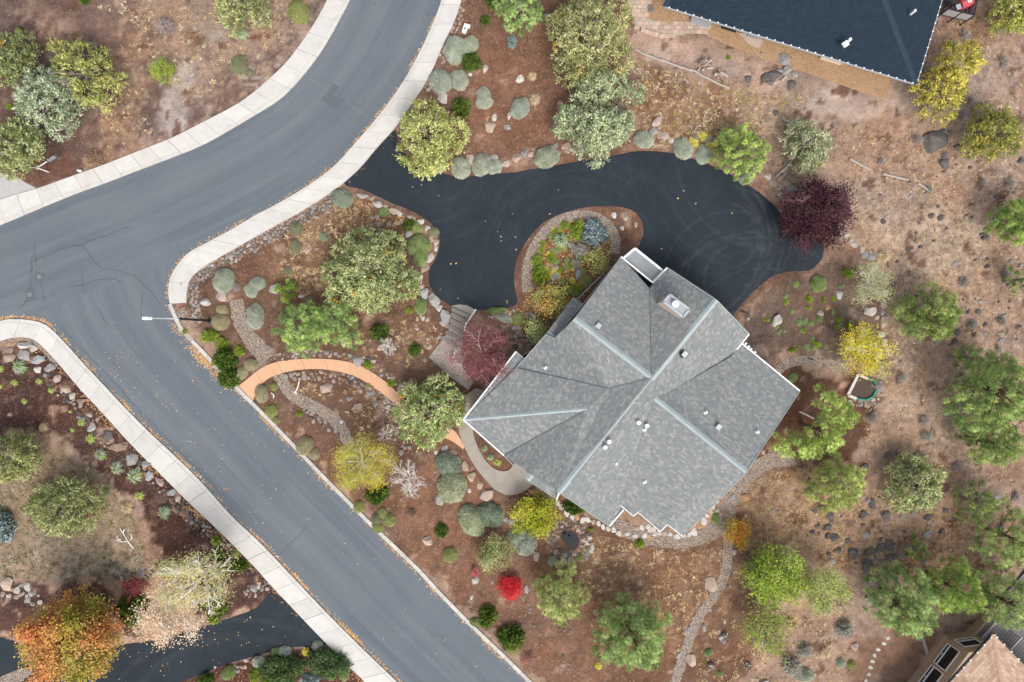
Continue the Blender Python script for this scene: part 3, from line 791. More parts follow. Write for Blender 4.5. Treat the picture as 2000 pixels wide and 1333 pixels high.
for i, (a0, b0, c0, d0) in enumerate(STEPS):
    p = gp(a0, b0); q = gp(c0, d0); n_ = Vector((-(q - p).y, (q - p).x, 0)).normalized()
    if n_.y > 0: n_ = -n_
    g = Geo(); w = .30
    g.prism([tuple((p)[:2]), tuple(q[:2]), tuple((q + n_ * w)[:2]), tuple((p + n_ * w)[:2])], 0.0, 0.26 - .032 * i)
    s = random.uniform(.62, .80); g.build('step', MAT['walk'], pd, (s, s, s * .98))
# pavers
pt = sheet('patio', PATIO, 0.03, MAT['joint']); tag(pt, 'pinkish paver path beside the blue roofed house', kind='structure')
pieces = []
for yy in np.arange(-60, 80, 8.2):
    for xx in np.arange(1210, 1392, 11.5):
        ox = xx + (5.7 if int(round((yy + 60) / 8.2)) % 2 else 0)
        if inpoly(np.array([ox]), np.array([yy]), PATIO)[0]: pieces.append((ox, yy))
for (px, py) in pieces[:290]:
    g = Geo(); c = gp(px, py); g.box((c.x, c.y, 0.045), (.43, .30, .05)); s = random.uniform(.85, 1.15)
    g.build('paver', MAT['paver'], pt, (s * random.uniform(1, 1.1), s, s * random.uniform(.9, 1.0)))
for P in COBB:
    o = sheet('cobble_bed', P, .03, MAT['cobbed']); tag(o, 'strip of small gravel between the cobbles along the curved sidewalk', kind='structure')
for P in BED2:
    o = sheet('bark_bed', P, .028, MAT['chips']); tag(o, 'bed of orange bark along the blue roofed house', kind='structure')
st_ = sheet('terrace', SITE, 0.09, MAT['paver'], thick=.06); tag(st_, 'small half-round stone patio at the blue roofed house', kind='structure')

# cracks, patches and covers in the street
def strip(name, pts, w, z, mat, parent, jit=1.5):
    c = resample(pts, max(3, int(plen(pts) / 7))).copy()
    c[1:-1] += rng.uniform(-jit, jit, (len(c) - 2, 2))
    return sheet_ribbon(name, c, w, z, mat, parent)
def sheet_ribbon(name, c, w, z, mat, parent=None):
    t = np.gradient(c, axis=0); t /= np.linalg.norm(t, axis=1)[:, None] + 1e-9
    nn = np.stack([-t[:, 1], t[:, 0]], 1) * (np.asarray(w) / 2 * rng.uniform(.5, 1.2, len(c)))[:, None]
    L = gxy(c + nn); R = gxy(c - nn); n = len(c)
    V = [(x, y, z) for x, y in L] + [(x, y, z) for x, y in R]
    F = [(i, i + 1, n + i + 1, n + i) for i in range(n - 1)]
    a0, b0, c0 = (Vector(V[t_]) for t_ in F[0][:3])
    if (b0 - a0).cross(c0 - a0).z < 0: F = [f[::-1] for f in F]
    return mobj(name, V, F, mat, parent)
for pts, w in (([(37, 605), (58, 580), (62, 512), (85, 503), (120, 487), (160, 477), (205, 461), (255, 442)], 1.6), ([(160, 477), (180, 505), (198, 525)], 1.6), ([(160, 520), (163, 560), (165, 575)], 1.2),
               ([(60, 513), (70, 490), (68, 478)], 1.4), ([(72, 500), (70, 520)], 1.2), ([(82, 500), (92, 512)], 1.3), ([(62, 512), (65, 540)], 1.2),
               ([(52, 590), (90, 580), (140, 560), (160, 558), (190, 548), (215, 545), (240, 550)], 1.3), ([(198, 525), (235, 530), (265, 540)], 1.1), ([(265, 540), (300, 575), (315, 600)], 1.0), ([(280, 570), (275, 610), (282, 640)], 1.0), ([(190, 600), (205, 625), (214, 638)], 1.0),
               ([(345, 475), (356, 500)], 1.2), ([(120, 640), (150, 672), (200, 722), (262, 790), (330, 860), (420, 950)], 1.2), ([(545, 1085), (600, 1030)], 1.2), ([(80, 555), (88, 590)], 1.2)):
    strip('crack_sealant', pts, w * 1.0, 0.037, MAT['seal'], r1)
for pts, w in (([(592, 143), (610, 157), (636, 177)], 1.1), ([(680, 201), (705, 220), (733, 240)], 1.1), ([(654, 162), (664, 169)], 1.2)):
    strip('pale_crack', pts, w, 0.037, MAT['scar'], r1, .5)
sheet('asphalt_patch', [(641, 179), (652, 163), (663, 170), (650, 186), (672, 196), (668, 205), (656, 214), (627, 194)], 0.0345, MAT['patch'], r1)
sheet('asphalt_patch', [(70, 528), (90, 535), (83, 553), (64, 546)], 0.0345, MAT['patch'], r1)
sheet('asphalt_patch', [(50, 565), (68, 562), (72, 583), (52, 585)], 0.0345, MAT['patch'], r1)
for (px, py, r) in ((77, 541, .17), (58, 576, .17)):
    g = Geo(); c = gp(px, py); g.tube((c.x, c.y, .034), (c.x, c.y, .042), r, n=16); o = g.build('manhole_cover', MAT['scar'], r1)
for px, py in ((733, 8), (838, 30), (772, 117), (672, 198), (835, 27), (128, 720)):
    g = Geo(); c = gp(px, py); g.tube((c.x, c.y, .031), (c.x, c.y, .040), .07, n=8); g.build('valve_cover', MAT['seal'], r1)
# ---------------------------------------------------------------- main house
def solve_face(vs_):
    """vs_: (px, py, z or None). The Nones are found on the plane of the first three known ones."""
    known = [gp(*v) for v in vs_ if v[2] is not None][:3]
    n = (known[1] - known[0]).cross(known[2] - known[0]).normalized()
    d = n.dot(known[0])
    out = []
    for px, py, z in vs_:
        if z is None:
            a, b = (px - 1000) / S, (666.5 - py) / S
            z = (d - n.x * a - n.y * b) / (n.z - (n.x * a + n.y * b) / H)
            z = max(2.2, min(6.0, z))
        out.append(gp(px, py, z))
    return out

def roof_plane(name, vs_, mat, parent, thick=0.10):
    P = solve_face(vs_)
    # average normal
    n = Vector((0, 0, 0))
    for i in range(len(P)):
        a, b = P[i], P[(i + 1) % len(P)]
        n += Vector(((a.y - b.y) * (a.z + b.z), (a.z - b.z) * (a.x + b.x), (a.x - b.x) * (a.y + b.y)))
    n.normalize()
    if n.z < 0: n = -n
    tris = tessellate_polygon([P])
    faces = []
    for t in tris:
        a, b, c = (P[i] for i in t)
        faces.append(t if (b - a).cross(c - a).z > 0 else t[::-1])
    down = Vector((n.x, n.y, 0))
    down = down.normalized() if down.length > 1e-4 else Vector((1, 0, 0))
    slope = (down - n * down.dot(n)).normalized(); along = slope.cross(n)
    m = len(P); top = list(P); low = [p - Vector((0, 0, thick)) for p in P]
    area = sum(P[i].x * P[(i + 1) % m].y - P[(i + 1) % m].x * P[i].y for i in range(m))
    for i in range(m):
        j = (i + 1) % m
        faces.append((i, i + m, j + m, j) if area > 0 else (i, j, j + m, i + m))
    o = mobj(name, top + low, faces, mat, parent)
    u = o.data.uv_layers.new(name='UVMap')
    for l in o.data.loops:
        p = o.data.vertices[l.vertex_index].co
        u.data[l.index].uv = (p.dot(along), p.dot(slope))
    return o, P, n

def ridge_cap(name, a, b, w, mat, parent, drop=0.12, step=0.2):
    """overlapping cap shingles along a ridge"""
    d = (b - a); L = d.length; d.normalize()
    s = d.cross(Vector((0, 0, 1))).normalized(); n = max(2, int(L / step)); g = Geo()
    up = Vector((0, 0, 1))
    for i in range(n):
        p = a + d * (L * i / n); q = a + d * (L * (i + 1.25) / n if i < n - 1 else L)
        h0, h1 = 0.035, 0.055
        V = [p - s * w / 2 + up * (h0 - drop), p + up * h0, p + s * w / 2 + up * (h0 - drop),
             q - s * w / 2 + up * (h1 - drop), q + up * h1, q + s * w / 2 + up * (h1 - drop)]
        g.add(V, [(0, 3, 4, 1), (1, 4, 5, 2), (3, 5, 4), (0, 1, 2)][:3])
    o = g.build(name, mat, parent)
    return o

house = empty('house', gp(1200, 770))
tag(house, 'sprawling house with grey shingle gable roofs and a boxed chimney', 'house')
hp = []
def HP(vs_):
    r = roof_plane('roof_plane', vs_, MAT['roof'], house)
    r[0].matrix_parent_inverse = Matrix.Translation(-house.location)
    hp.append(r); return r
A_, B_, C_ = (1092, 962, 5.0), (1399, 586, 5.0), (1272, 737, 5.05)
D_, E_, F_ = (1122, 622, 4.95), (1278, 777, 4.85), (1458, 922, 4.95)
G_, Hh = (905, 820, 2.95), (1147, 799, 4.55)
Vb = (1189, 759, 4.35); Vc = (1308, 766, 4.35)
HP([D_, C_, (1269, 564, 3.15), (1213, 502, 3.0)])                                   # north-east slope of the garage gable
HP([C_, B_, (1303, 523, 3.1), (1269, 564, 3.15)])                                   # north-west slope behind the chimney
HP([B_, C_, Vc, (1429, 696, 3.05), (1463, 653, 3.0)])                               # south-east slope by the skylight
HP([E_, F_, (1562, 764, 2.95), (1449, 671, 2.95), (1429, 696, None), Vc])           # east wing, north-east slope
HP([F_, E_, (1209, 984, 3.15), (1237, 1008, None), (1246, 1000, None), (1290, 1038, None), (1303, 1024, None), (1333, 1047, 3.0)])
HP([C_, A_, (1190, 1028, 2.95), (1218, 996, None), (1209, 984, None), E_, Vc])      # main south-east slope
HP([A_, C_, Vb, Hh, (984, 890, 3.0), (1042, 930, None)])                            # main north-west slope
HP([G_, Hh, Vb, (1009, 719, 3.2), (1022, 699, 3.0), (1008, 687, 2.95)])             # west hip, upper
HP([Hh, G_, (984, 890, 2.97)])                                                      # west hip, lower
HP([C_, D_, (1082, 662, 3.15), (1066, 654, None), (1009, 719, 3.15), Vb])           # garage gable, south-west slope
HP([(1120, 581, 2.6), (1139, 594, 2.75), (1082, 662, 2.75), (1068, 650, 2.6)])      # low bay roof
HP([(1042, 923, 3.3), (1092, 963, 3.3), (1087, 975, 2.9), (1030, 938, 2.9)])        # small porch roof
for a, b in ((A_, B_), (D_, C_), (E_, F_), (G_, Hh)):
    o = ridge_cap('ridge_cap', gp(*a), gp(*b), 0.43, MAT['cap'], house, drop=0.11)
    o['kind'] = 'stuff'; o.matrix_parent_inverse = Matrix.Translation(-house.location)
for a, b in (((1042, 923, 3.34), (1030, 938, 3.0)), ((1068, 650, 2.72), (1083, 662, 2.95))):
    o = ridge_cap('ridge_cap', gp(*a), gp(*b), 0.45, MAT['cap'], house); o['kind'] = 'stuff'; o.matrix_parent_inverse = Matrix.Translation(-house.location)
# valley flashings: thin dark creases
def hpart(g, name, mat, **k):
    o = g.build(name, mat, house, **k); o.matrix_parent_inverse = Matrix.Translation(-house.location); return o
for pts in ([C_, (1269, 564, 3.15)], [Vb, (1009, 719, 3.2)], [C_, Vb], [Vc, (1429, 696, 3.05)], [(984, 890, 3.0), Hh], [E_, (1209, 984, 3.15)]):
    g = Geo(); a, b = gp(*pts[0]), gp(*pts[1]); z = Vector((0, 0, 0.012)); g.bar(a + z, b + z, .04, .014); hpart(g, 'valley_flashing', MAT['seal'] if pts[0] != E_ else MAT['roof'])
# fascia boards: white where the photograph shows them
OUTL = [(G_, 0), ((1008, 687, 2.95), 1), ((1022, 699, 3.0), 0), ((1009, 719, 3.2), 0), ((1066, 654, 3.0), 0), ((1082, 662, 3.15), 0), ((1139, 594, 3.05), 0), ((1213, 502, 3.0), 0), ((1276, 553, 3.0), 1), ((1303, 523, 3.1), 1), (B_, 0), ((1463, 653, 3.0), 0), ((1429, 696, 3.05), 1), ((1449, 671, 2.95), 0), ((1562, 764, 2.95), 1), (F_, 0), ((1333, 1047, 3.0), 0), ((1303, 1024, 3.0), 1), ((1290, 1038, 3.0), 1), ((1246, 1000, 3.0), 1), ((1237, 1008, 3.0), 1), ((1209, 984, 3.1), 1), ((1218, 996, 3.1), 0), ((1190, 1028, 2.95), 1), (A_, 0), ((1087, 975, 2.9), 1), ((1030, 938, 2.9), 0), ((984, 890, 3.0), 0), (G_, 1)]
for i in range(len(OUTL) - 1):
    a, b = gp(*OUTL[i][0]), gp(*OUTL[i + 1][0]); w = 0.10 if OUTL[i + 1][1] else 0.05
    g = Geo(); g.bar(a - Vector((0, 0, .06)), b - Vector((0, 0, .06)), w, .20)
    hpart(g, 'fascia_board', MAT['white'] if OUTL[i + 1][1] else MAT['cap'])
# walls under the roof
cov = []; off = 0; vv = []
for o, P, n in hp:
    vv += [v.co.copy() for v in o.data.vertices]; 
    cov += [tuple(i + off for i in p.vertices) for p in o.data.polygons if p.normal.z > 0.3]; off = len(vv)
bvh = BVHTree.FromPolygons(vv, cov)
def roof_z(x, y):
    h = bvh.ray_cast(Vector((x, y, 20)), Vector((0, 0, -1)))
    return h[0].z if h[0] is not None else None
WALLPX = [(918, 818, 3), (1010, 702, 3), (1066, 670, 3), (1084, 672, 3), (1138, 606, 3), (1214, 518, 3), (1270, 566, 3), (1303, 539, 3), (1392, 606, 3.2), (1450, 655, 3), (1424, 690, 3), (1450, 684, 3), (1546, 764, 3), (1452, 908, 3), (1331, 1029, 3), (1303, 1010, 3), (1290, 1022, 3), (1246, 985, 3), (1212, 975, 3), (1188, 1010, 3), (1092, 945, 3), (1030, 925, 3), (986, 878, 3)]
wp = [gp(*w) for w in WALLPX]; V = []; F = []
pts = []
for i in range(len(wp)):
    a, b = wp[i], wp[(i + 1) % len(wp)]
    m = max(1, int((b - a).length / 0.6))
    pts += [a.lerp(b, t / m) for t in range(m)]
for p in pts:
    z = roof_z(p.x, p.y); z = 2.6 if z is None else z - 0.16
    V += [(p.x, p.y, 0.0), (p.x, p.y, z)]
m = len(pts)
o = mobj('wall', V, [(2 * i, 2 * i + 1, 2 * ((i + 1) % m) + 1, 2 * ((i + 1) % m)) for i in range(m)], MAT['siding'], house); o.matrix_parent_inverse = Matrix.Translation(-house.location)
# slatted roof over the garage front
q = [gp(*v) for v in ((1215, 507, 2.7), (1240, 486, 2.7), (1295, 530, 2.7), (1274, 552, 2.7))]
g = Geo()
for i in (0, 1, 2): g.bar(q[i], q[i + 1], .16, .2)
hpart(g, 'trellis_frame', MAT['white'])
for i in range(11):
    t = (i + .6) / 11.4; a = q[0].lerp(q[1], t); b = q[3].lerp(q[2], t)
    g = Geo(); g.bar(a + (b - a) * .02 - Vector((0, 0, .03)), b - (b - a) * .02 - Vector((0, 0, .03)), .115, .06); hpart(g, 'slat', MAT['slate'])
for i in (1, 2):
    g = Geo(); g.box((q[i].x, q[i].y, 1.3), (.14, .14, 2.6), .87); hpart(g, 'post', MAT['white'])
# chimney
t4 = [gp(*v) for v in ((1308, 576, 5.95), (1346, 605, 5.95), (1334, 620, 5.95), (1296, 590, 5.95))]
g = Geo(); z0 = min(roof_z(p.x, p.y) or 3 for p in t4) - .2
g.add([(p.x, p.y, z0) for p in t4] + [tuple(p) for p in t4], [(0, 1, 5, 4)[::-1], (1, 2, 6, 5)[::-1], (2, 3, 7, 6)[::-1], (3, 0, 4, 7)[::-1]])
ch = hpart(g, 'chimney', MAT['siding'])
g = Geo()
for i in range(4): g.bar(t4[i] + Vector((0, 0, .05)), t4[(i + 1) % 4] + Vector((0, 0, .05)), .15, .12)
o = g.build('chimney_rim', MAT['metal'], ch)
g = Geo(); c4 = sum(t4, Vector()) / 4; g.add([tuple(c4 + (p - c4) * .93 + Vector((0, 0, .03))) for p in t4], [(3, 2, 1, 0)]); g.build('chimney_pan', MAT['slate2'], ch, (1, 1, 1))
g = Geo(); f0 = gp(1317, 595, 6.0); g.tube(f0, f0 + Vector((0, 0, .3)), .14, n=14); g.tube(f0 + Vector((0, 0, .32)), f0 + Vector((0, 0, .40)), .24, n=16); g.build('flue_cap', MAT['white'], ch)
# roof vents and the tube skylight
def on_roof(px, py, extra=0.0):
    z = 4.0
    for _ in range(6):
        p = gp(px, py, z); r = roof_z(p.x, p.y); z = 4.0 if r is None else r
    return gp(px, py, z) + Vector((0, 0, extra))
p = on_roof(1333, 692); g = Geo(); g.tube(p - Vector((0, 0, .1)), p + Vector((0, 0, .32)), .26, .23, n=18); sk = hpart(g, 'skylight', MAT['dark'])
g = Geo(); g.box(p + Vector((.06, 0, .37)), (.34, .28, .08), .87); g.build('skylight_rim', MAT['white'], sk)
g = Geo(); g.box(p + Vector((.06, 0, .415)), (.24, .19, .02), .87); g.build('skylight_pane', MAT['metal'], sk)
for px, py, kind in ((1169, 637, 'b'), (1065, 719, 'x'), (1246, 825, 'r'), (1262, 831, 'r'), (1259, 840, 'x'), (1189, 862, 'r'), (1181, 873, 'r'), (1204, 906, 'm'), (1259, 942, 'x'), (1378, 806, 'x'), (1403, 834, 'b'), (1479, 844, 'x')):
    p = on_roof(px, py); g = Geo()
    if kind == 'r':
        g.tube(p - Vector((0, 0, .15)), p + Vector((0, 0, .28)), .08, n=10); g.tube(p + Vector((0, 0, .28)), p + Vector((0, 0, .38)), .17, .13, n=14); hpart(g, 'vent_cap', MAT['white'])
    elif kind == 'x':
        g.box(p + Vector((0, 0, .03)), (.26, .2, .03), .6); g.tube(p, p + Vector((0, 0, .34)), .06, n=8); hpart(g, 'vent_pipe', MAT['white'])
    elif kind == 'm':
        g.box(p + Vector((0, 0, .06)), (.22, .22, .14), .87); hpart(g, 'roof_vent', MAT['metal'])
    else:
        g.box(p + Vector((0, 0, .09)), (.30, .28, .2), .87); g.box(p + Vector((-.02, 0, .2)), (.36, .34, .04), .87); hpart(g, 'roof_vent', MAT['metal'])
# white gutter ends with hooks along the east wing
for px, py in ((1456, 672), (1462, 678), (1466, 683), (1474, 689)):
    p = gp(px, py, 2.8); g = Geo(); g.box(p, (.2, .14, .14), .87); hpart(g, 'gutter_bracket', MAT['white'])

# ---------------------------------------------------------------- blue roofed neighbour
nb = empty('house', gp(1600, 60)); tag(nb, 'neighbour house with a dark blue shingle hip roof', 'house')
nbT = Matrix.Translation(-nb.location)
ze, zr = 2.8, 4.7
e1, e2 = (1299, 13, ze), (1790, 165, ze)
hipT = (1668, -160, zr); hipL = (1430, -235, zr); e3 = (1905, -215, ze); e4 = (1358, -180, ze)
for vs_ in ([e1, e2, hipT, hipL], [e2, e3, hipT], [hipL, e4, e1], [hipT, (1905, -215, ze), (1700, -420, ze), hipL], [hipL, (1700, -420, ze), (1358, -180, ze)]):
    o, P, n = roof_plane('roof_plane', vs_, MAT['roof_blue'], nb, .12); o.matrix_parent_inverse = nbT
for a, b in ((e2, hipT), (hipT, hipL), (hipL, e1)):
    o = ridge_cap('ridge_cap', gp(*a), gp(*b), .42, MAT['cap_blue'], nb, .08); o['kind'] = 'stuff'; o.matrix_parent_inverse = nbT
def npart(g, name, mat, par=None, **k):
    o = g.build(name, mat, par or nb, **k)
    if par is None: o.matrix_parent_inverse = nbT
    return o
for a, b in ((e1, e2), (e2, e3), (e4, e1)):
    g = Geo(); z = Vector((0, 0, -.07)); g.bar(gp(*a) + z, gp(*b) + z, .11, .14); gt = npart(g, 'gutter', MAT['metal'])
    L = (gp(*b) - gp(*a)); m = int(L.length / .62); g = Geo()
    for i in range(m):
        c = gp(*a) + L * ((i + .5) / m); g.box(c + Vector((0, 0, .04)), (.10, .08, .05), .3)
    npart(g, 'gutter_clip', MAT['white'], gt)['kind'] = 'stuff'
w = [gp(*v) for v in ((1345, -22, ze), (1776, 112, ze), (1880, -200, ze), (1640, -390, ze), (1380, -170, ze))]
g = Geo(); g.prism([(p.x, p.y) for p in w], 0, 2.7); npart(g, 'wall', MAT['siding'])
p = gp(1654, 84, 3.7); g = Geo(); g.box(p + Vector((-.1, -.1, 0)), (.4, .38, .14), .6); vt = npart(g, 'roof_vent', MAT['white'])
g = Geo(); g.tube(p + Vector((.1, .12, -.1)), p + Vector((.1, .12, .35)), .11, n=12); npart(g, 'vent_pipe', MAT['white'], vt)
p = gp(1785, 23, 3.9); g = Geo(); g.tube(p - Vector((0, 0, .4)), p + Vector((0, 0, .2)), .09, n=10); npart(g, 'vent_pipe', MAT['white'])
# things under its eave
def prism_px(name, pts, z0, z1, mat, color=None, parent=None):
    g = Geo(); g.prism([tuple(gp(*p)[:2]) for p in pts], z0, z1); return g.build(name, mat, parent, color)
o = prism_px('door_landing', [(1351, 33), (1391, 45), (1384, 56), (1347, 46)], 0, .16, MAT['slate2']); tag(o, 'grey concrete door landing beside the blue roofed house', 'landing')
o = prism_px('window_well_cover', [(1412, 52), (1440, 60), (1436, 65), (1408, 56)], 0, .3, MAT['dark']); tag(o, 'dark low window well cover under the blue roof eave', 'cover')
o = prism_px('window_well_cover', [(1604, 106), (1645, 119), (1640, 128), (1600, 116)], 0, .3, MAT['ivory']); tag(o, 'cream window well cover on the orange bark bed', 'cover')
o = prism_px('planter_tray', [(1460, 68), (1480, 74), (1476, 79), (1458, 72)], 0, .35, MAT['slate']); tag(o, 'grey planter tray on the half-round stone patio', 'planter')
for i, (px, py) in enumerate(((1255, 63), (1264, 66), (1273, 69), (1281, 71), (1291, 74))):
    g = Geo(); c = gp(px, py, 0); g.box((c.x, c.y, .2), (.36, .30, .22), -.3); s = random.uniform(.95, 1.1)
    o = g.build('edging_block', MAT['paver'], None, (s * 1.15, s * 1.05, s)); tag(o, 'pinkish concrete edging block in the row below the paver path', 'block', 'edging blocks below the paver path')

# ---------------------------------------------------------------- deck with grill at the top edge
dk = empty('deck', gp(1865, 0)); tag(dk, 'stained wooden deck with dark framed railing at the top edge', 'deck')
dkT = Matrix.Translation(-dk.location)
def dpart(g, name, mat, **k):
    o = g.build(name, mat, dk, **k); o.matrix_parent_inverse = dkT; return o
dz = .8
d0, d1_, d2_, d3 = gp(1836, 30, dz), gp(1886, 42, dz), gp(1912, -110, dz), gp(1862, -122, dz)
for i in range(14):
    t0, t1 = i / 14, (i + .92) / 14
    g = Geo(); g.bar(d0.lerp(d1_, (t0 + t1) / 2), d3.lerp(d2_, (t0 + t1) / 2), (d1_ - d0).length * (t1 - t0), .05); s = random.uniform(.85, 1.15)
    dpart(g, 'deck_board', MAT['deckred'])
up = Vector((0, 0, 1))
mid = d0.lerp(d1_, .52)
for a, b in ((d0, mid), (mid, d1_), (d1_, d1_.lerp(d2_, .5)), (d1_.lerp(d2_, .5), d2_)):
    g = Geo(); g.bar(a + up * 1.0, b + up * 1.0, .07, .06); g.bar(a + up * .12, b + up * .12, .05, .05)
    for p in (a, b): g.box(p + up * .1, (.08, .08, 1.8), .25)
    fr = dpart(g, 'railing', MAT['dark'])
    g = Geo(); g.bar(a + up * .56, b + up * .56, .02, .80); g.build('rail_panel', MAT['railglass'], fr)
gr = empty('grill', gp(1877, 18, .85)); tag(gr, 'barbecue grill under a red cover on the deck', 'grill'); T = Matrix.Translation(-gr.location)
g = Geo(); c = gp(1877, 14, .85)
bmv = []; R = Matrix.Rotation(.35, 3, 'Z')
prof = [(-.30, 0), (-.31, .6), (-.24, .8), (.1, .84), (.26, .74), (.31, .55), (.31, 0)]
n_ = len(prof)
for sx in (-.46, .46):
    for y, z in prof: bmv.append(c + R @ Vector((sx, y, z + .02)))
g.add(bmv, [tuple(range(n_)), tuple(range(n_, 2 * n_))[::-1]] + [(i, n_ + i, n_ + (i + 1) % n_, (i + 1) % n_) for i in range(n_)])
o = g.build('cover', MAT['red'], gr); o.matrix_parent_inverse = T
g = Geo(); g.box(c + R @ Vector((.1, .02, .86)), (.26, .24, .03), .35); o2 = g.build('label_patch', MAT['white'], gr); o2.matrix_parent_inverse = T
g = Geo(); q2 = c + R @ Vector((.1, .02, .88)); g.tube(q2, q2 + up * .012, .05, n=10); o3 = g.build('emblem_dot', MAT['dark'], o2); o3.matrix_parent_inverse = Matrix.Identity(4)
g = Geo(); g.box(c + R @ Vector((-.72, -.1, .7)), (.36, .4, .05), .35); g.box(c + R @ Vector((-.72, -.1, .35)), (.06, .3, .7), .35); o = g.build('side_shelf', MAT['metal'], gr); o.matrix_parent_inverse = T
ch_ = empty('patio_chair', gp(1846, 12, dz)); tag(ch_, 'dark patio chair tucked beside the blue roof edge', 'chair'); T = Matrix.Translation(-ch_.location)
c = gp(1847, 11, dz); g = Geo(); g.box(c + up * .45, (.55, .55, .08), .1); o = g.build('seat', MAT['dark'], ch_); o.matrix_parent_inverse = T
g = Geo(); g.box(c + Vector((0, -.28, .75)), (.55, .07, .6), .1); o = g.build('backrest', MAT['dark'], ch_); o.matrix_parent_inverse = T
for sx, sy in ((-1, -1), (1, -1), (1, 1), (-1, 1)):
    g = Geo(); g.box(c + Vector((.24 * sx, .24 * sy, .21)), (.05, .05, .42)); o = g.build('leg', MAT['dark'], ch_); o.matrix_parent_inverse = T

# ---------------------------------------------------------------- tan house at the lower right corner
th = empty('house', gp(1900, 1320)); tag(th, 'tan stucco house with dark windows and pinkish tiled roof', 'house'); thT = Matrix.Translation(-th.location)
def tpart(g, name, mat, par=None, **k):
    o = g.build(name, mat, par or th, **k)
    if par is None: o.matrix_parent_inverse = thT
    return o
w1a, w1b = gp(1840, 1239), gp(1772, 1330); w1c = w1a + (w1b - w1a) * 3.0
w2b = gp(1884, 1233); w2dir = (w2b - w1a); w2b = w1a + w2dir * 1.15
inn = (w1c - w1a).normalized(); nrm1 = Vector((inn.y, -inn.x, 0)); 
if nrm1.x > 0: nrm1 = -nrm1
hw = 3.15
g = Geo(); g.prism([tuple(v[:2]) for v in (w1a, w1c, w1c - nrm1 * 7, w2b - nrm1 * 6, w2b)], 0, hw); wall = tpart(g, 'wall', MAT['tanwall'])
def window(a, b, t0, t1, z0, z1, nrm, lower=True):
    p, q = a + (b - a) * t0, a + (b - a) * t1
    o_ = nrm * .03
    g = Geo()
    fr = .07
    for zz in (z0, z1): g.bar(p + o_ + up * zz, q + o_ + up * zz, .07, fr)
    for r in (p, q): g.bar(r + o_ + up * z0, r + o_ + up * z1, .07, fr, up=nrm.cross(up))
    zm = z0 + .33
    g.bar(p + o_ + up * zm, q + o_ + up * zm, .07, .1)
    mm = (p + q) / 2; g.bar(mm + o_ + up * z0, mm + o_ + up * zm, .07, fr, up=nrm.cross(up))
    f = tpart(g, 'window', MAT['white'])
    o2 = nrm * .012
    for (r, s, za, zb) in ((p, mm, z0, zm), (mm, q, z0, zm), (p, q, zm, z1)):
        g = Geo(); g.add([r + o2 + up * za, s + o2 + up * za, s + o2 + up * zb, r + o2 + up * zb], [(0, 1, 2, 3)])
        tpart(g, 'pane', MAT['glass'], f)
    return f
L1 = (w1b - w1a)
window(w1a, w1b, .075, .47, 1.05, 2.45, nrm1); window(w1a, w1b, .53, .96, 1.05, 2.45, nrm1); window(w1a, w1b, 1.05, 1.5, 1.05, 2.45, nrm1)
n2_ = Vector((w2dir.y, -w2dir.x, 0)).normalized()
if n2_.y < 0: n2_ = -n2_
window(w1a, w1a + w2dir, .12, .92, 1.15, 2.35, n2_)
g = Geo(); p = w1a + L1 * .3 + nrm1 * .01 + up * 1.9; g.box(p, (.5, .02, .4), math.atan2(inn.y, inn.x)); 
# low wall base ledge
g = Geo(); g.bar(w1a + nrm1 * .09 + up * .3 - inn * .1, w1b + (w1a - w1b) * .38 + nrm1 * .09 + up * .3, .18, .6); tpart(g, 'wall_ledge', MAT['tanwall'])
# roof
rc = (1941, 1239, 3.25); rl = (1848, 1341, 3.25); rr = (2010, 1308, 3.25)
cW = gp(*rc); dl = (gp(*rl) - cW).normalized(); dr = (gp(*rr) - cW).normalized()
far_l = cW + dl * 14; far_r = cW + dr * 12; bis = (dl + dr).normalized(); pk = cW + bis * 9 + up * 2.3
def wpx(v): k = (H - v.z) / H; return (v.x / k * S + 1000, 666.5 - v.y / k * S, v.z)
for vs_ in ([rc, wpx(far_l), wpx(pk)], [rc, wpx(pk), wpx(far_r)], [wpx(far_l), wpx(far_l + dr * 12), wpx(pk)], [wpx(far_r), wpx(pk), wpx(far_l + dr * 12)]):
    o, P, n = roof_plane('roof_plane', vs_, MAT['roof_tan'], th, .12); o.matrix_parent_inverse = thT
o = ridge_cap('ridge_cap', pk, cW, .36, MAT['cap_tan'], th, .07, .26); o['kind'] = 'stuff'; o.matrix_parent_inverse = thT
for d_, L in ((dl, 14), (dr, 12)):
    g = Geo(); g.bar(cW - up * .06, cW + d_ * L - up * .06, .14, .14); gt = tpart(g, 'gutter', MAT['dark'])
    g = Geo()
    for i in range(int(L / .75)): g.box(cW + d_ * (.3 + i * .75) + up * .03, (.1, .1, .06))
    tpart(g, 'gutter_clip', MAT['white'], gt)['kind'] = 'stuff'
# deck and its low wall
da, db = gp(1884, 1233), gp(1945, 1165); dd = (db - da).normalized(); dn = Vector((dd.y, -dd.x, 0))
if dn.x < 0: dn = -dn
g = Geo(); g.bar(da + dn * .1 + up * .45, db + dn * .1 + up * .45, .2, .9); tpart(g, 'deck_wall', MAT['tanwall'])
for i in range(20):
    g = Geo(); o_ = dn * (.32 + i * .24); g.bar(da + o_ + up * .28 - dd * 0.2, db + o_ + up * .28 + dd * 3, .21, .05); tpart(g, 'deck_board', MAT['deck'])
for k_, (off_, st0, m_) in enumerate(((.35, .3, 18), (2.6, .6, 12))):
    g = Geo(); a = da + dn * off_ + dd * st0; b = a + dd * m_ * .15; g.bar(a + up * 1.25, b + up * 1.25, .09, .06); rl_ = tpart(g, 'railing', MAT['wood'])
    for i in range(m_):
        p = a + dd * (i + .5) * .15; g = Geo(); g.box(p + up * .78, (.045, .045, .95), math.atan2(dd.y, dd.x)); tpart(g, 'baluster', MAT['dark'], rl_)
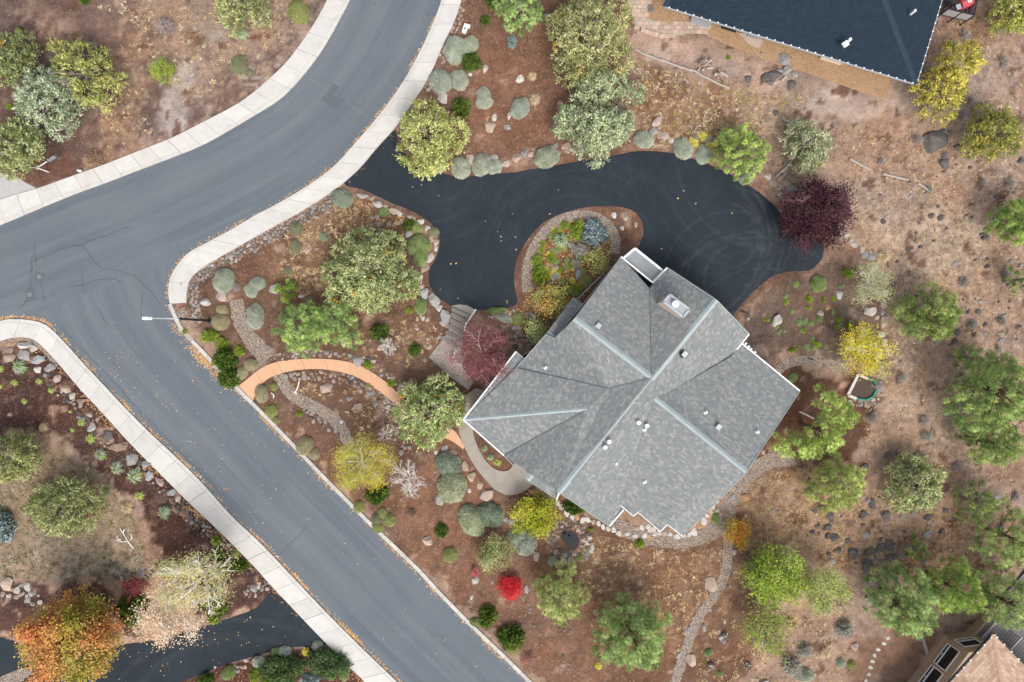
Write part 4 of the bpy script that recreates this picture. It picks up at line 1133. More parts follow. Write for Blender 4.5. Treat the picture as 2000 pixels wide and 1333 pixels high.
o = prism_px('trunk_log', [(1797, 1246), (1802, 1246), (1812, 1278), (1807, 1280)], 0, .25, MAT['wood']); o.name = 'log'; tag(o, 'pale log lying against the tan house wall', 'log')
# ---------------------------------------------------------------- foliage builders
def unit(v): return v / (np.linalg.norm(v, axis=-1, keepdims=True) + 1e-9)
def leaf_quads(P, D, L, W):
    r = unit(rng.normal(size=P.shape) * .6 + [0, 0, 1.0]); s = unit(np.cross(D, r))
    L = np.asarray(L).reshape(-1, 1); W = np.asarray(W).reshape(-1, 1)
    m = P + D * L * .5
    return np.stack([P, m + s * W * .5, P + D * L, m - s * W * .5], 1)
def jit(c, n, a, b=0.05):
    return np.clip(np.asarray(c)[None, :] * (1 + rng.uniform(-a, a, (n, 1))) * (1 + rng.uniform(-b, b, (n, 3))), 0, 1)

def tubes_mesh(segs, sides=5, name='limbs', mat=None):
    seg = np.array([[*a, *b, r0, r1] for a, b, r0, r1 in segs])
    a, b, r0, r1 = seg[:, 0:3], seg[:, 3:6], seg[:, 6], seg[:, 7]
    d = unit(b - a); ref = np.where(np.abs(d[:, 2:3]) > .9, [[1., 0, 0]], [[0, 0, 1.]])
    s = unit(np.cross(d, ref)); u = np.cross(d, s)
    Q = []
    for i in range(sides):
        t0, t1 = 2 * math.pi * i / sides, 2 * math.pi * (i + 1) / sides
        e0 = s * math.cos(t0) + u * math.sin(t0); e1 = s * math.cos(t1) + u * math.sin(t1)
        Q.append(np.stack([a + e0 * r0[:, None], a + e1 * r0[:, None], b + e1 * r1[:, None], b + e0 * r1[:, None]], 1))
    me = polys_mesh(name, np.concatenate(Q), None, mat)
    return me

def branch_set(base, h, r, n=7, levels=3, r0=.12, up_=.55, droop=0.0, z0=.25, twist=.5, kids=3, thin=.55):
    """trunk and forking limbs; returns segments and the twig ends"""
    segs = [((0, 0, 0), (0, 0, h * z0), r0, r0 * .85)]; tips = []
    def grow(p, d, L, rad, lev):
        m = 3; q = p
        for i in range(m):
            dd = unit(d + rng.normal(size=3) * .16 + np.array([0, 0, .05 - droop]))
            e = q + dd * L / m; segs.append((tuple(q), tuple(e), rad * (1 - .22 * i / m), rad * (1 - .22 * (i + 1) / m))); q = e; d = dd
            if lev > 0 and i >= 0:
                for _ in range(kids if i == m - 1 else max(1, kids - 2)):
                    nd = unit(d + rng.normal(size=3) * twist + np.array([0, 0, .08]))
                    grow(q, nd, L * rng.uniform(.45, .7), rad * thin, lev - 1)
        tips.append(q)
    for i in range(n):
        az = 2 * math.pi * (i + rng.uniform(-.3, .3)) / n; el = rng.uniform(up_ - .25, up_ + .35)
        d = np.array([math.cos(az) * math.cos(el), math.sin(az) * math.cos(el), math.sin(el)])
        z = h * (z0 + (1 - z0) * .35 * rng.random()) if i else h * z0
        grow(np.array([0, 0, z]), d, r * rng.uniform(.62, .8), r0 * .6, levels - 1)
    segs.append(((0, 0, h * z0), (0, 0, h * (z0 + (1 - z0) * .4)), r0 * .85, r0 * .45))
    return segs, np.array(tips)

def blob_points(blobs, n, inner=.25):
    w = np.array([b[2] ** 2 for b in blobs]); idx = rng.choice(len(blobs), n, p=w / w.sum())
    B = np.array(blobs)[idx]
    d = unit(rng.normal(size=(n, 3))); d[:, 2] = np.abs(d[:, 2]) * 1.0 - .12; d = unit(d)
    f = np.where(rng.random(n) < inner, rng.uniform(.45, .85, n), rng.uniform(.82, 1.03, n))
    P = B[:, :3] * [1, 1, 0] + d * f[:, None] * B[:, 2:3] * [1, 1, 0]
    P[:, 2] = B[:, 3] + d[:, 2] * f * B[:, 4]
    return P, d, idx

def make_blobs(r, h, lobes=9, spread=.66, main=.62):
    bl = [(0, 0, r * main, h * .40, h * .60)]
    off = rng.uniform(0, 6.28)
    for i in range(lobes):
        a = off + 2 * math.pi * (i + rng.uniform(-.25, .25)) / lobes; q = r * spread * rng.uniform(.72, 1.28); rr = r * rng.uniform(.26, .44)
        bl.append((q * math.cos(a), q * math.sin(a), rr, h * rng.uniform(.22, .42), h * rng.uniform(.24, .40)))
    return bl

def juniper_crown(r, h, c1, c2, c3=None, blobs=None, dens=1.0, feather=1.0, clump=.30):
    blobs = blobs or make_blobs(r, h)
    area = sum(b[2] ** 2 for b in blobs) * 3.2
    K = int(area * 20 * dens); m = 15
    Pc, dc, idx = blob_points(blobs, K)
    tone = np.clip((rng.random(K) - .5) * 1.5 + .5, 0, 1); f = np.clip(tone + .35 * (rng.random(len(blobs))[idx] - .5), 0, 1)[:, None]
    cc = np.asarray(c1) * (1 - f) + np.asarray(c2) * f
    if c3 is not None:
        hit = rng.random(K) < .004; cc[hit] = c3
    P = np.repeat(Pc, m, 0); D = np.repeat(dc, m, 0)
    P = P + rng.normal(size=P.shape) * clump * .34
    D = unit(D * [1.0, 1.0, .7] * feather + [0, 0, .35] + rng.normal(size=P.shape) * .62)
    n = len(P)
    V = leaf_quads(P, D, rng.uniform(.12, .25, n) * (0.75 + .3 * feather), rng.uniform(.06, .12, n))
    C = np.repeat(cc, m, 0) * (1 + rng.uniform(-.28, .28, (n, 1)))
    NR = np.repeat(unit(dc + [0, 0, .15]), m, 0) + unit(P - np.repeat(Pc, m, 0) + 1e-6) * .9
    return polys_mesh('crown', V, np.clip(C * 1.42, 0, 1), MAT['leaf'], unit(NR))

def pine_layout(r, h, arms=None, dens=1.0, gap=.15):
    pts = []; segs = [((0, 0, 0), (0, 0, h * .97), .17 + .02 * r, .05)]
    nlev = int(6 * h / 6)
    for lv in range(nlev):
        t = .28 + .70 * (lv + .5) / nlev; z = h * t
        Lm = r * (1.0 - .78 * max(0, (t - .35) / .65) ** 1.5)
        nb = 6
        off = rng.uniform(0, 6.28)
        for b in range(nb):
            if rng.random() < gap: continue
            az = off + 2 * math.pi * (b + rng.uniform(-.3, .3)) / nb; L = Lm * rng.uniform(.72, 1.1)
            if arms: L *= arms(az)
            d = np.array([math.cos(az), math.sin(az), .12]); e = np.array([0, 0, z]) + d * L
            segs.append(((0, 0, z), tuple(e), .055, .018))
            k = max(3, int(L / .25 * dens))
            for i in range(k):
                u = 1 - .78 * (i / k) ** 1.1
                p = np.array([0, 0, z]) + d * L * u; sp = .14 + .26 * L * u * .5 * (1.2 - u * .6)
                lat = rng.normal(size=3) * [sp, sp, .14]
                pts.append(p + lat)
                if i % 2 == 0: segs.append((tuple(p), tuple(p + lat), .016, .01))
    for i in range(6): pts.append(np.array([0, 0, h]) + rng.normal(size=3) * [.3, .3, .2])
    return np.array(pts), segs

def pine_crown(pts, c1, c2, bud=None, rad=.36, needles=84):
    rad = rad * 1.08; K = len(pts); f = np.clip(rng.random(K), 0, 1)[:, None]; f = np.clip((f - .5) * 1.3 + .5, 0, 1); cc = np.asarray(c1) * (1 - f) + np.asarray(c2) * f
    P = np.repeat(pts, needles, 0); n = len(P)
    d = unit(rng.normal(size=(n, 3)) + [0, 0, .45])
    pr = np.repeat(rng.uniform(.75, 1.15, K) * rad, needles)
    s = unit(np.cross(d, rng.normal(size=(n, 3)))) * (rng.uniform(.013, .024, n))[:, None]
    a = P + d * pr[:, None] * .12; e = P + d * (pr * rng.uniform(.85, 1.02, n))[:, None]; m = (a + e) / 2
    V = np.stack([a - s * .5, m - s, e, m + s], 1)
    C = np.repeat(cc, needles, 0) * (1 + rng.uniform(-.25, .25, (n, 1)))
    if bud is None: bud = (.10, .095, .035)
    if True:
        k = rng.random(K) < .75; q = pts[k] + [0, 0, .06]; nb = len(q)
        VV = []
        for _ in range(4):
            dd = unit(rng.normal(size=(nb, 3)) * .7 + [0, 0, .8]); VV.append(leaf_quads(q, dd, np.full(nb, .16), np.full(nb, .075)))
        VV = np.concatenate(VV); V = np.concatenate([V, VV]); C = np.concatenate([C, jit(bud, len(VV), .3)])
    NR = unit(d + [0, 0, .1]); NR = np.concatenate([NR, np.tile([[0, 0, 1.]], (len(V) - len(NR), 1))])
    return polys_mesh('crown', V, np.clip(C * np.array([1.55, 1.58, 1.48]), 0, 1), MAT['leaf'], NR)

def leafy_crown(tips, cols, n_per=12, spread=.28, L=.17, W=.11, up_=.3, sharp=2.4):
    K = len(tips); P = np.repeat(tips, n_per, 0); n = len(P)
    P = P + rng.normal(size=P.shape) * spread
    D = unit(rng.normal(size=P.shape) + [0, 0, up_])
    sc_ = 2.2 / max(.6, np.abs(tips[:, :2]).max()); ph = rng.uniform(0, 6.28, (len(cols), 3))
    w = np.stack([np.sin(tips[:, 0] * sc_ * 2.1 + q[0]) + np.sin(tips[:, 1] * sc_ * 2.4 + q[1]) + np.sin((tips[:, 0] - tips[:, 1]) * sc_ * 1.7 + q[2]) for q in ph], 1)
    w = np.exp(sharp * w / 2 + rng.normal(size=w.shape) * .8); w /= w.sum(1, keepdims=True); cc = w @ np.asarray(cols)
    C = np.repeat(cc, n_per, 0) * (1 + rng.uniform(-.25, .25, (n, 1)))
    return polys_mesh('crown', leaf_quads(P, D, rng.uniform(.7, 1.2, n) * L, rng.uniform(.7, 1.2, n) * W), np.clip(C, 0, 1), MAT['leaf'])

def place(name, px, py, zc, label, cat, group=None):
    """root at the base of a thing whose middle (at height zc) is seen at px, py"""
    p = gp(px, py, zc); o = empty(name, (p.x, p.y, gz_xy(p.x, p.y) - .01)); tag(o, label, cat, group); return o

def m_of(rpx, z): return rpx / S * (H - z) / H

OL1, OL2 = (0.125, 0.145, 0.052), (0.31, 0.315, 0.145)       # olive juniper
SG1, SG2 = (0.135, 0.165, 0.095), (0.37, 0.41, 0.275)        # silver green
YG1, YG2 = (0.17, 0.165, 0.035), (0.44, 0.38, 0.085)         # yellow juniper
BG1, BG2 = (0.12, 0.165, 0.055), (0.31, 0.36, 0.15)          # bright green
DG1, DG2 = (0.065, 0.09, 0.028), (0.19, 0.21, 0.07)
PN1, PN2 = (0.105, 0.16, 0.055), (0.28, 0.37, 0.14)
PY1, PY2 = (0.15, 0.19, 0.055), (0.38, 0.42, 0.14)
TR = [  # juniper-like crowns: name, x, y, r, height, dark, light, label
 ('juniper_tree', 6, 112, 52, 4.2, OL1, (0.26, .29, .14), 'olive juniper cut by the left edge above the silver juniper', None),
 ('juniper_tree', 152, 140, 70, 4.0, (0.15, .17, .05), (0.36, .36, .13), 'yellow-green feathery juniper leaning over its silver neighbour', 'arms'),
 ('juniper_tree', 92, 196, 68, 3.6, SG1, SG2, 'silver-green juniper beside the yellow-green feathery one', None),
 ('juniper_tree', 22, 288, 60, 4.2, OL1, (0.33, .36, .17), 'olive juniper above the concrete driveway apron', None),
 ('juniper_tree', 462, 4, 54, 4.0, OL1, (0.33, .34, .16), 'juniper at the top edge on the bare outer lot', None),
 ('juniper_tree', 1153, 70, 92, 5.6, OL1, (0.36, .35, .17), 'largest juniper, broad olive crown between mulch bed and paver path', None),
 ('juniper_tree', 1178, 222, 84, 4.6, SG1, (0.39, .43, .25), 'silver-green juniper with bare brown limbs showing at its middle', 'open'),
 ('juniper_tree', 836, 266, 66, 4.2, (0.17, .19, .055), (0.44, .45, .18), 'yellow-green juniper overhanging the driveway mouth and sidewalk', None),
 ('juniper_tree', 1580, 283, 46, 3.4, (0.15, .17, .09), (0.36, .38, .23), 'pale grey-green juniper between bright pine and dusty yard', None),
 ('juniper_tree', 1842, 175, 55, 4.2, YG1, YG2, 'golden juniper at the corner of the blue roof', 'two'),
 ('juniper_tree', 1941, 260, 56, 3.8, (0.10, .115, .03), (0.31, .29, .075), 'olive-gold juniper near the right edge below the golden one', None),
 ('juniper_tree', 1990, 18, 44, 4.0, (0.14, .16, .03), (0.35, .36, .10), 'yellow-green juniper in the top right corner', None),
 ('juniper_tree', 716, 528, 86, 5.0, (0.125, .155, .06), (0.36, .385, .18), 'big juniper at the middle of the street corner bed', None),
 ('juniper_tree', 838, 806, 66, 4.0, BG1, (0.37, .41, .18), 'round bright juniper over the orange path', None),
 ('juniper_tree', 1790, 953, 58, 3.8, (0.10, .125, .05), (0.36, .385, .175), 'dense round juniper with orange tips on the eastern slope', None),
 ('juniper_tree', 125, 997, 66, 3.8, OL1, (0.31, .33, .15), 'olive juniper on dry ground in the lower left lot', None),
 ('juniper_tree', 12, 895, 58, 4.2, OL1, (0.32, .33, .14), 'olive juniper cut by the left edge beside dark mulch', None),
]
for nm, px, py, r, h, c1, c2, lab, opt in TR:
    zc = h * .55; R_ = m_of(r, zc)
    t = place(nm, px, py, zc, lab, 'tree', 'junipers around the lots')
    bl = make_blobs(R_, h); fe = 1.0
    if opt == 'arms':
        bl = [(0, 0, R_ * .40, h * .4, h * .55)]
        for ang, q, rr in ((2.3, .85, .30), (1.55, .55, .34), (2.75, .5, .36), (.25, .5, .36), (-.5, .75, .38), (-.9, .95, .26), (-1.4, .5, .38), (3.6, .5, .34), (.7, .72, .25), (-.15, .9, .26)):
            bl.append((math.cos(ang) * R_ * q * 1.06, math.sin(ang) * R_ * q * 1.06, rr * R_ * .82, h * .3, h * .3))
        fe = 1.6
    if opt == 'two':
        bl = make_blobs(R_ * .95, h, 6) + [(b[0] + R_ * .62, b[1] + R_ * .95, b[2] * .92, b[3], b[4] * .9) for b in make_blobs(R_ * .8, h, 6)]
    if opt == 'open':
        bl = bl[1:] + [(R_ * .25 * math.cos(a), R_ * .28 * math.sin(a) - (R_ * .15), R_ * .42, h * .4, h * .5) for a in (3.6, 4.7, 5.7)] + [(-.1 * R_, R_ * .62, R_ * .4, h * .4, h * .4), (-R_ * .85, -R_ * .2, R_ * .3, h * .3, h * .3)]
        bl = [b for b in bl if math.hypot(b[0] - R_ * .05, b[1] - R_ * .12) > b[2] * .9]
    dobj('crown', juniper_crown(R_, h, c1, c2, (0.34, .18, .02), bl, feather=fe), t, (1, 1, 1))
    sg, tp = branch_set(None, h * .75, R_ * .75, 6, 2, .13 + R_ * .02, .6)
    dobj('trunk', tubes_mesh(sg, 6, 'trunk', MAT['greybark']), t)

PI = [  # x, y, r, height, c1, c2, bud, rad, label
 (1018, 8, 58, 4.00, PN1, PN2, None, .42, 'green pine at the top edge over the mulch bed'),
 (1450, 294, 58, 3.52, (0.13, .19, .05), (0.34, .42, .13), (0.22, .09, .04), .34, 'bright green pine beside the driveway bend and yellow rabbitbrush'),
 (2002, 432, 58, 4.80, (0.11, .17, .045), (0.30, .38, .12), None, .36, 'green pine cut by the right edge, upper one'),
 (2006, 545, 36, 4.00, (0.10, .14, .05), (0.24, .29, .11), None, .34, 'thin dark pine at the right edge below the upper pine'),
 (585, 640, 66, 4.32, PN1, (0.28, .38, .12), None, .46, 'ponderosa pine with puffy needle rosettes, street corner bed'),
 (655, 632, 56, 3.68, PN1, (0.28, .37, .13), None, .44, 'smaller puffy pine between ponderosa and big juniper'),
 (1095, 1166, 64, 4.16, (0.16, .19, .065), (0.37, .40, .16), None, .40, 'pale pine with bare crooked limbs below the pond'),
 (1237, 1248, 88, 5.60, PN1, (0.27, .36, .14), (0.24, .07, .03), .42, 'large ponderosa with red-brown buds at the bottom edge'),
 (1598, 838, 72, 5.0, (0.14, .20, .045), (0.36, .43, .13), None, .42, 'bright irregular pine reaching over the back gravel path by the house corner'),
 (1640, 952, 62, 4.32, PY1, (0.34, .39, .13), (0.22, .09, .04), .40, 'yellow-green ponderosa on the dry eastern slope by lava rocks'),
 (1820, 612, 68, 4.80, (0.10, .145, .045), (0.25, .30, .10), (0.27, .14, .06), .40, 'dark ponderosa standing alone on the eastern slope'),
 (1962, 765, 92, 8.07, PN1, (0.30, .37, .13), (0.24, .10, .04), .42, 'tall ponderosa at the right edge with leaning red trunk'),
 (1950, 868, 58, 5.60, (0.095, .145, .045), (0.24, .31, .10), (0.24, .10, .04), .40, 'dark pine tucked under the tall right edge ponderosa'),
 (1893, 700, 30, 4.00, (0.10, .15, .05), (0.26, .32, .12), (0.24, .10, .04), .38, 'small thin pine at the foot of the tall ponderosa'),
 (1985, 1055, 74, 6.40, (0.105, .155, .05), (0.29, .36, .13), (0.24, .10, .04), .42, 'ragged pine at the right edge above the tan house'),
 (1915, 985, 44, 4.40, (0.095, .135, .045), (0.22, .27, .09), (0.24, .10, .04), .38, 'thin ragged pine beside the right edge pines'),
 (1985, 1185, 66, 6.40, (0.12, .165, .06), (0.31, .37, .15), (0.24, .10, .04), .42, 'pine overhanging the grey deck of the tan house'),
 (1772, 1188, 78, 6.00, PN1, (0.31, .39, .16), (0.26, .09, .03), .42, 'pale ponderosa with reddish buds beside the stepping stones'),
 (1868, 1152, 62, 6.00, (0.085, .135, .035), (0.25, .33, .085), (0.20, .08, .03), .44, 'deep green ponderosa leaning over the tan house'),
 (1790, 1075, 26, 2.40, (0.09, .14, .045), (0.20, .26, .08), None, .34, 'young pine in shade by the lava boulders'),
 (558, 571, 24, 1.44, (0.13, .20, .035), (0.30, .40, .09), None, .28, 'small bright green pine bush above the puffy pines'),
]
for px, py, r, h, c1, c2, bud, rad, lab in PI:
    zc = h * .62; R_ = m_of(r, zc) - rad * .55
    t = place('pine_tree', px, py, zc, lab, 'tree', 'pines around the lots')
    ph = rng.uniform(0, 6.28, 3)
    arms = lambda az: .88 + .20 * math.sin(2 * az + ph[0]) + .16 * math.sin(3 * az + ph[1])
    thin = 'thin' in lab or 'ragged' in lab
    bl = make_blobs(R_, h * .86, 9, .60, .74 if not thin else .46)
    for q in range(len(bl)): bl[q] = (bl[q][0], bl[q][1], bl[q][2], bl[q][3] + h * .06, bl[q][4] * 1.1)
    if 'irregular' in lab:
        bl = [((x - px) / S * (H - zc) / H, (py - y) / S * (H - zc) / H, q / S * (H - zc) / H * .92, h * f_, h * .36) for x, y, q, f_ in ((1622, 788, 26, .5), (1643, 812, 28, .55), (1618, 828, 30, .6), (1592, 852, 27, .5), (1556, 872, 28, .42), (1584, 880, 24, .4), (1616, 862, 28, .45), (1612, 768, 14, .4), (1532, 866, 18, .35))]
    ar_ = sum(b[2] ** 2 for b in bl) * 3.2
    cand, _, _ = blob_points(bl, int(ar_ * 24), .15); pts = [cand[0]]
    for q in cand[1:]:
        if len(pts) > 420: break
        if np.min(((np.array(pts) - q) ** 2).sum(1)) > (rad * (1.42 if thin else 1.30)) ** 2: pts.append(q)
    pts = np.array(pts)
    if thin: pts = pts[rng.random(len(pts)) < .8]
    sg = [((0, 0, 0), (0, 0, h * .6), .12 + .028 * R_, .10), ((0, 0, h * .6), (0, 0, h * .8), .10, .03)]
    for q in pts[::4]:
        a0 = np.array([0, 0, min(q[2] * .8, h * .85)]); m_ = a0 + (q - a0) * .55 + rng.normal(size=3) * .1
        sg += [(tuple(a0), tuple(m_), .05, .03), (tuple(m_), tuple(q), .03, .012)]
    dobj('crown', pine_crown(pts, c1, c2, bud, rad), t, (1, 1, 1))
    dobj('trunk', tubes_mesh(sg, 5, 'trunk', MAT['bark'] if h > 4.5 else MAT['greybark']), t)

# broadleaf trees: x, y, r, h, colours, leaf count per tip, trunk material, levels, label, name
BR = [
 ('plum_tree', 1597, 419, 70, 4.2, [(.030, .014, .018), (.055, .021, .028), (.11, .055, .062)], 46, 'mauvebark', 'dark purple plum tree at the driveway turnaround', dict(n=10, kids=3), dict(spread=.25, L=.16, W=.10)),
 ('plum_tree', 940, 692, 63, 4.4, [(.115, .028, .034), (.18, .052, .062), (.25, .10, .105)], 22, 'mauvebark', 'red leaved plum tree with mauve branches over the entry steps', dict(n=12, kids=3, thin=.6), dict(spread=.24, L=.13, W=.06)),
 ('maple_tree', 138, 1243, 85, 6.2, [(.54, .27, .11), (.50, .24, .07), (.19, .25, .03), (.60, .33, .17), (.32, .29, .06), (.58, .22, .10), (.25, .29, .05)], 60, 'greybark', 'big maple turning orange over the lower driveway', dict(n=11, kids=3), dict(spread=.26, L=.18, W=.13)),
 ('birch_tree', 706, 905, 54, 5.0, [(.38, .36, .06), (.26, .29, .06), (.48, .38, .05)], 40, 'whitebark', 'airy yellow-green birch with white twigs beside the side street', dict(n=9, kids=3, up_=.4, r0=.06), dict(spread=.28, L=.13, W=.05)),
 ('birch_tree', 1690, 684, 48, 4.2, [(.60, .46, .04), (.50, .44, .06), (.30, .36, .05)], 20, 'whitebark', 'bright yellow birch above the raised bed', dict(n=9, kids=3), dict(spread=.25, L=.15, W=.09)),
 ('birch_tree', 1700, 555, 40, 3.8, [(.34, .34, .17), (.42, .42, .22), (.25, .28, .12)], 26, 'whitebark', 'thin pale birch above the bright yellow one', dict(n=8, kids=3), dict(spread=.26, L=.13, W=.05)),
 ('ash_tree', 1512, 1124, 57, 4.6, [(.15, .22, .03), (.24, .32, .05), (.31, .37, .08)], 24, 'greybark', 'vivid green leafy tree below the orange shrub', dict(n=10, kids=3), dict(spread=.30, L=.20, W=.12)),
 ('ash_tree', 1603, 1148, 46, 4.4, [(.28, .32, .10), (.36, .40, .14), (.22, .27, .07)], 28, 'greybark', 'thin pale green tree right of the vivid green one', dict(n=8, kids=3), dict(spread=.27, L=.15, W=.08)),
 ('ash_tree', 1498, 1228, 50, 4.2, [(.14, .20, .03), (.22, .29, .055), (.28, .33, .08)], 13, 'greybark', 'green airy tree below the vivid green one', dict(n=9, kids=3), dict(spread=.28, L=.18, W=.10)),
 ('birch_tree', 392, 1128, 70, 6.0, [(.46, .43, .18), (.36, .37, .13), (.54, .48, .24)], 15, 'whitebark', 'white limbed birch with thin yellow-green leaves', dict(n=11, kids=3, thin=.62, r0=.15), dict(spread=.35, L=.15, W=.07)),
 ('birch_tree', 333, 1197, 62, 5.8, [(.60, .46, .30), (.54, .38, .22), (.64, .53, .40)], 15, 'whitebark', 'white birch with peach coloured leaves beside the orange maple', dict(n=10, kids=3, thin=.6, r0=.11), dict(spread=.28, L=.15, W=.10)),
 ('bare_tree', 796, 937, 42, 2.6, None, 0, 'whitebark', 'leafless white tree between birch and round grey shrubs', dict(n=14, kids=3, thin=.58, r0=.055, up_=.5, twist=.55), {}),
 ('bare_tree', 756, 676, 21, 1.6, None, 0, 'whitebark', 'small leafless white bush near the entry steps', dict(n=11, kids=3, thin=.58, r0=.035, up_=.55, twist=.55), {}),
 ('bare_tree', 752, 846, 20, 1.5, [(.40, .19, .12), (.5, .3, .2)], 1, 'whitebark', 'small nearly bare reddish bush left of the round juniper', dict(n=6, kids=2, thin=.6, r0=.06), dict(spread=.12, L=.09, W=.05)),
 ('leafy_shrub', 1046, 1007, 44, 2.2, [(.31, .33, .03), (.42, .40, .06), (.20, .25, .02)], 26, 'greybark', 'lime yellow leafy shrub at the front corner of the house', dict(n=10, kids=3, r0=.06), dict(spread=.20, L=.17, W=.11)),
 ('leafy_shrub', 1080, 586, 36, 2.4, [(.30, .34, .07), (.46, .44, .16), (.56, .28, .07), (.22, .28, .05)], 16, 'greybark', 'green and orange shrub against the house by the island', dict(n=9, kids=3, r0=.06), dict(spread=.2, L=.14, W=.08)),
 ('leafy_shrub', 1046, 648, 24, 2.0, [(.34, .40, .14), (.46, .50, .22), (.26, .33, .08)], 14, 'greybark', 'pale green shrub beside the low bay roof', dict(n=8, kids=2, r0=.05), dict(spread=.18, L=.13, W=.07)),
 ('leafy_shrub', 1169, 510, 26, 1.8, [(.40, .42, .13), (.52, .50, .20), (.30, .32, .07)], 14, 'greybark', 'pale yellow-green shrub where the island meets the roof edge', dict(n=8, kids=2, r0=.05), dict(spread=.2, L=.13, W=.07)),
 ('leafy_shrub', 1440, 1044, 27, 1.4, [(.50, .20, .03), (.44, .28, .04), (.30, .26, .05)], 30, 'greybark', 'orange autumn shrub on the gravel path fork', dict(n=9, kids=3, r0=.04), dict(spread=.18, L=.13, W=.08)),
 ('leafy_shrub', 997, 1149, 22, 1.1, [(.50, .02, .03), (.58, .05, .06), (.40, .015, .02)], 26, 'greybark', 'scarlet round bush on the mulch beside the side street', dict(n=10, kids=2, r0=.04), dict(spread=.16, L=.12, W=.08)),
 ('leafy_shrub', 929, 1117, 9, .5, [(.50, .10, .14), (.40, .15, .15)], 6, 'greybark', 'small pinkish-red bush left of the mottled green shrub', dict(n=6, kids=2, r0=.02), dict(spread=.08, L=.09, W=.05)),
 ('leafy_shrub', 1036, 1284, 11, .5, [(.40, .10, .10), (.25, .14, .11)], 3, 'greybark', 'faint reddish twiggy bush below the two dark round shrubs', dict(n=6, kids=2, r0=.02), dict(spread=.10, L=.09, W=.05)),
 ('leafy_shrub', 262, 1147, 22, 1.3, [(.15, .025, .035), (.22, .05, .05)], 14, 'greybark', 'maroon shrub behind the orange maple', dict(n=8, kids=2, r0=.04), dict(spread=.15, L=.12, W=.07)),
 ('leafy_shrub', 967, 1083, 36, 1.8, [(.16, .21, .06), (.30, .34, .14), (.38, .40, .20), (.25, .16, .08)], 44, 'greybark', 'mottled green shrub between grey-green mounds and scarlet bush', dict(n=10, kids=3, r0=.05), dict(spread=.17, L=.13, W=.08)),
 ('leafy_shrub', 317, 140, 24, 1.1, [(.20, .28, .03), (.33, .40, .06), (.26, .33, .05)], 18, 'greybark', 'lime green low shrub alone on the bare outer lot', dict(n=9, kids=2, r0=.04), dict(spread=.17, L=.12, W=.08)),
]
FULL = ('dark', 'big', 'vivid', 'lime', 'scarlet', 'mottled', 'bright', 'red', 'green', 'pale')
for nm, px, py, r, h, cols, npl, bark, lab, bk, lk in BR:
    zc = h * .6; R_ = m_of(r, zc)
    t = place(nm, px, py, zc, lab, 'tree' if 'tree' in nm else 'shrub')
    bk = dict(bk); bk.setdefault('r0', .04 + .016 * R_)
    sg, tips = branch_set(None, h, R_, levels=3, **bk)
    d_ = np.hypot(tips[:, 0], tips[:, 1]).max(); k_ = (R_ * .97) / np.percentile(np.hypot(tips[:, 0], tips[:, 1]), 96); zm = max(tips[:, 2].max(), .1); kz = h / zm
    sc_ = np.array([k_, k_, kz]); tips = tips * sc_
    sg = [(tuple(np.array(a) * sc_), tuple(np.array(b) * sc_), r0, r1) for a, b, r0, r1 in sg]
    minr = .009 if bark == 'whitebark' else .009
    sg = [(a, b, max(r0, minr), max(r1, minr)) for a, b, r0, r1 in sg]
    dobj('trunk', tubes_mesh(sg, 4, 'trunk', MAT[bark]), t)
    if cols:
        if lab.split()[0] in FULL:
            bp, _, _ = blob_points(make_blobs(R_ * .98, h, 8), max(40, len(tips) // 2)); tips = np.concatenate([tips, bp])
        want = int(npl * 120 * max(.35, R_ ** 2 / 4.0)); n_per = max(1, int(round(want / len(tips) * 1.6)))
        dobj('crown', leafy_crown(tips, cols, n_per, **lk), t, (1, 1, 1))
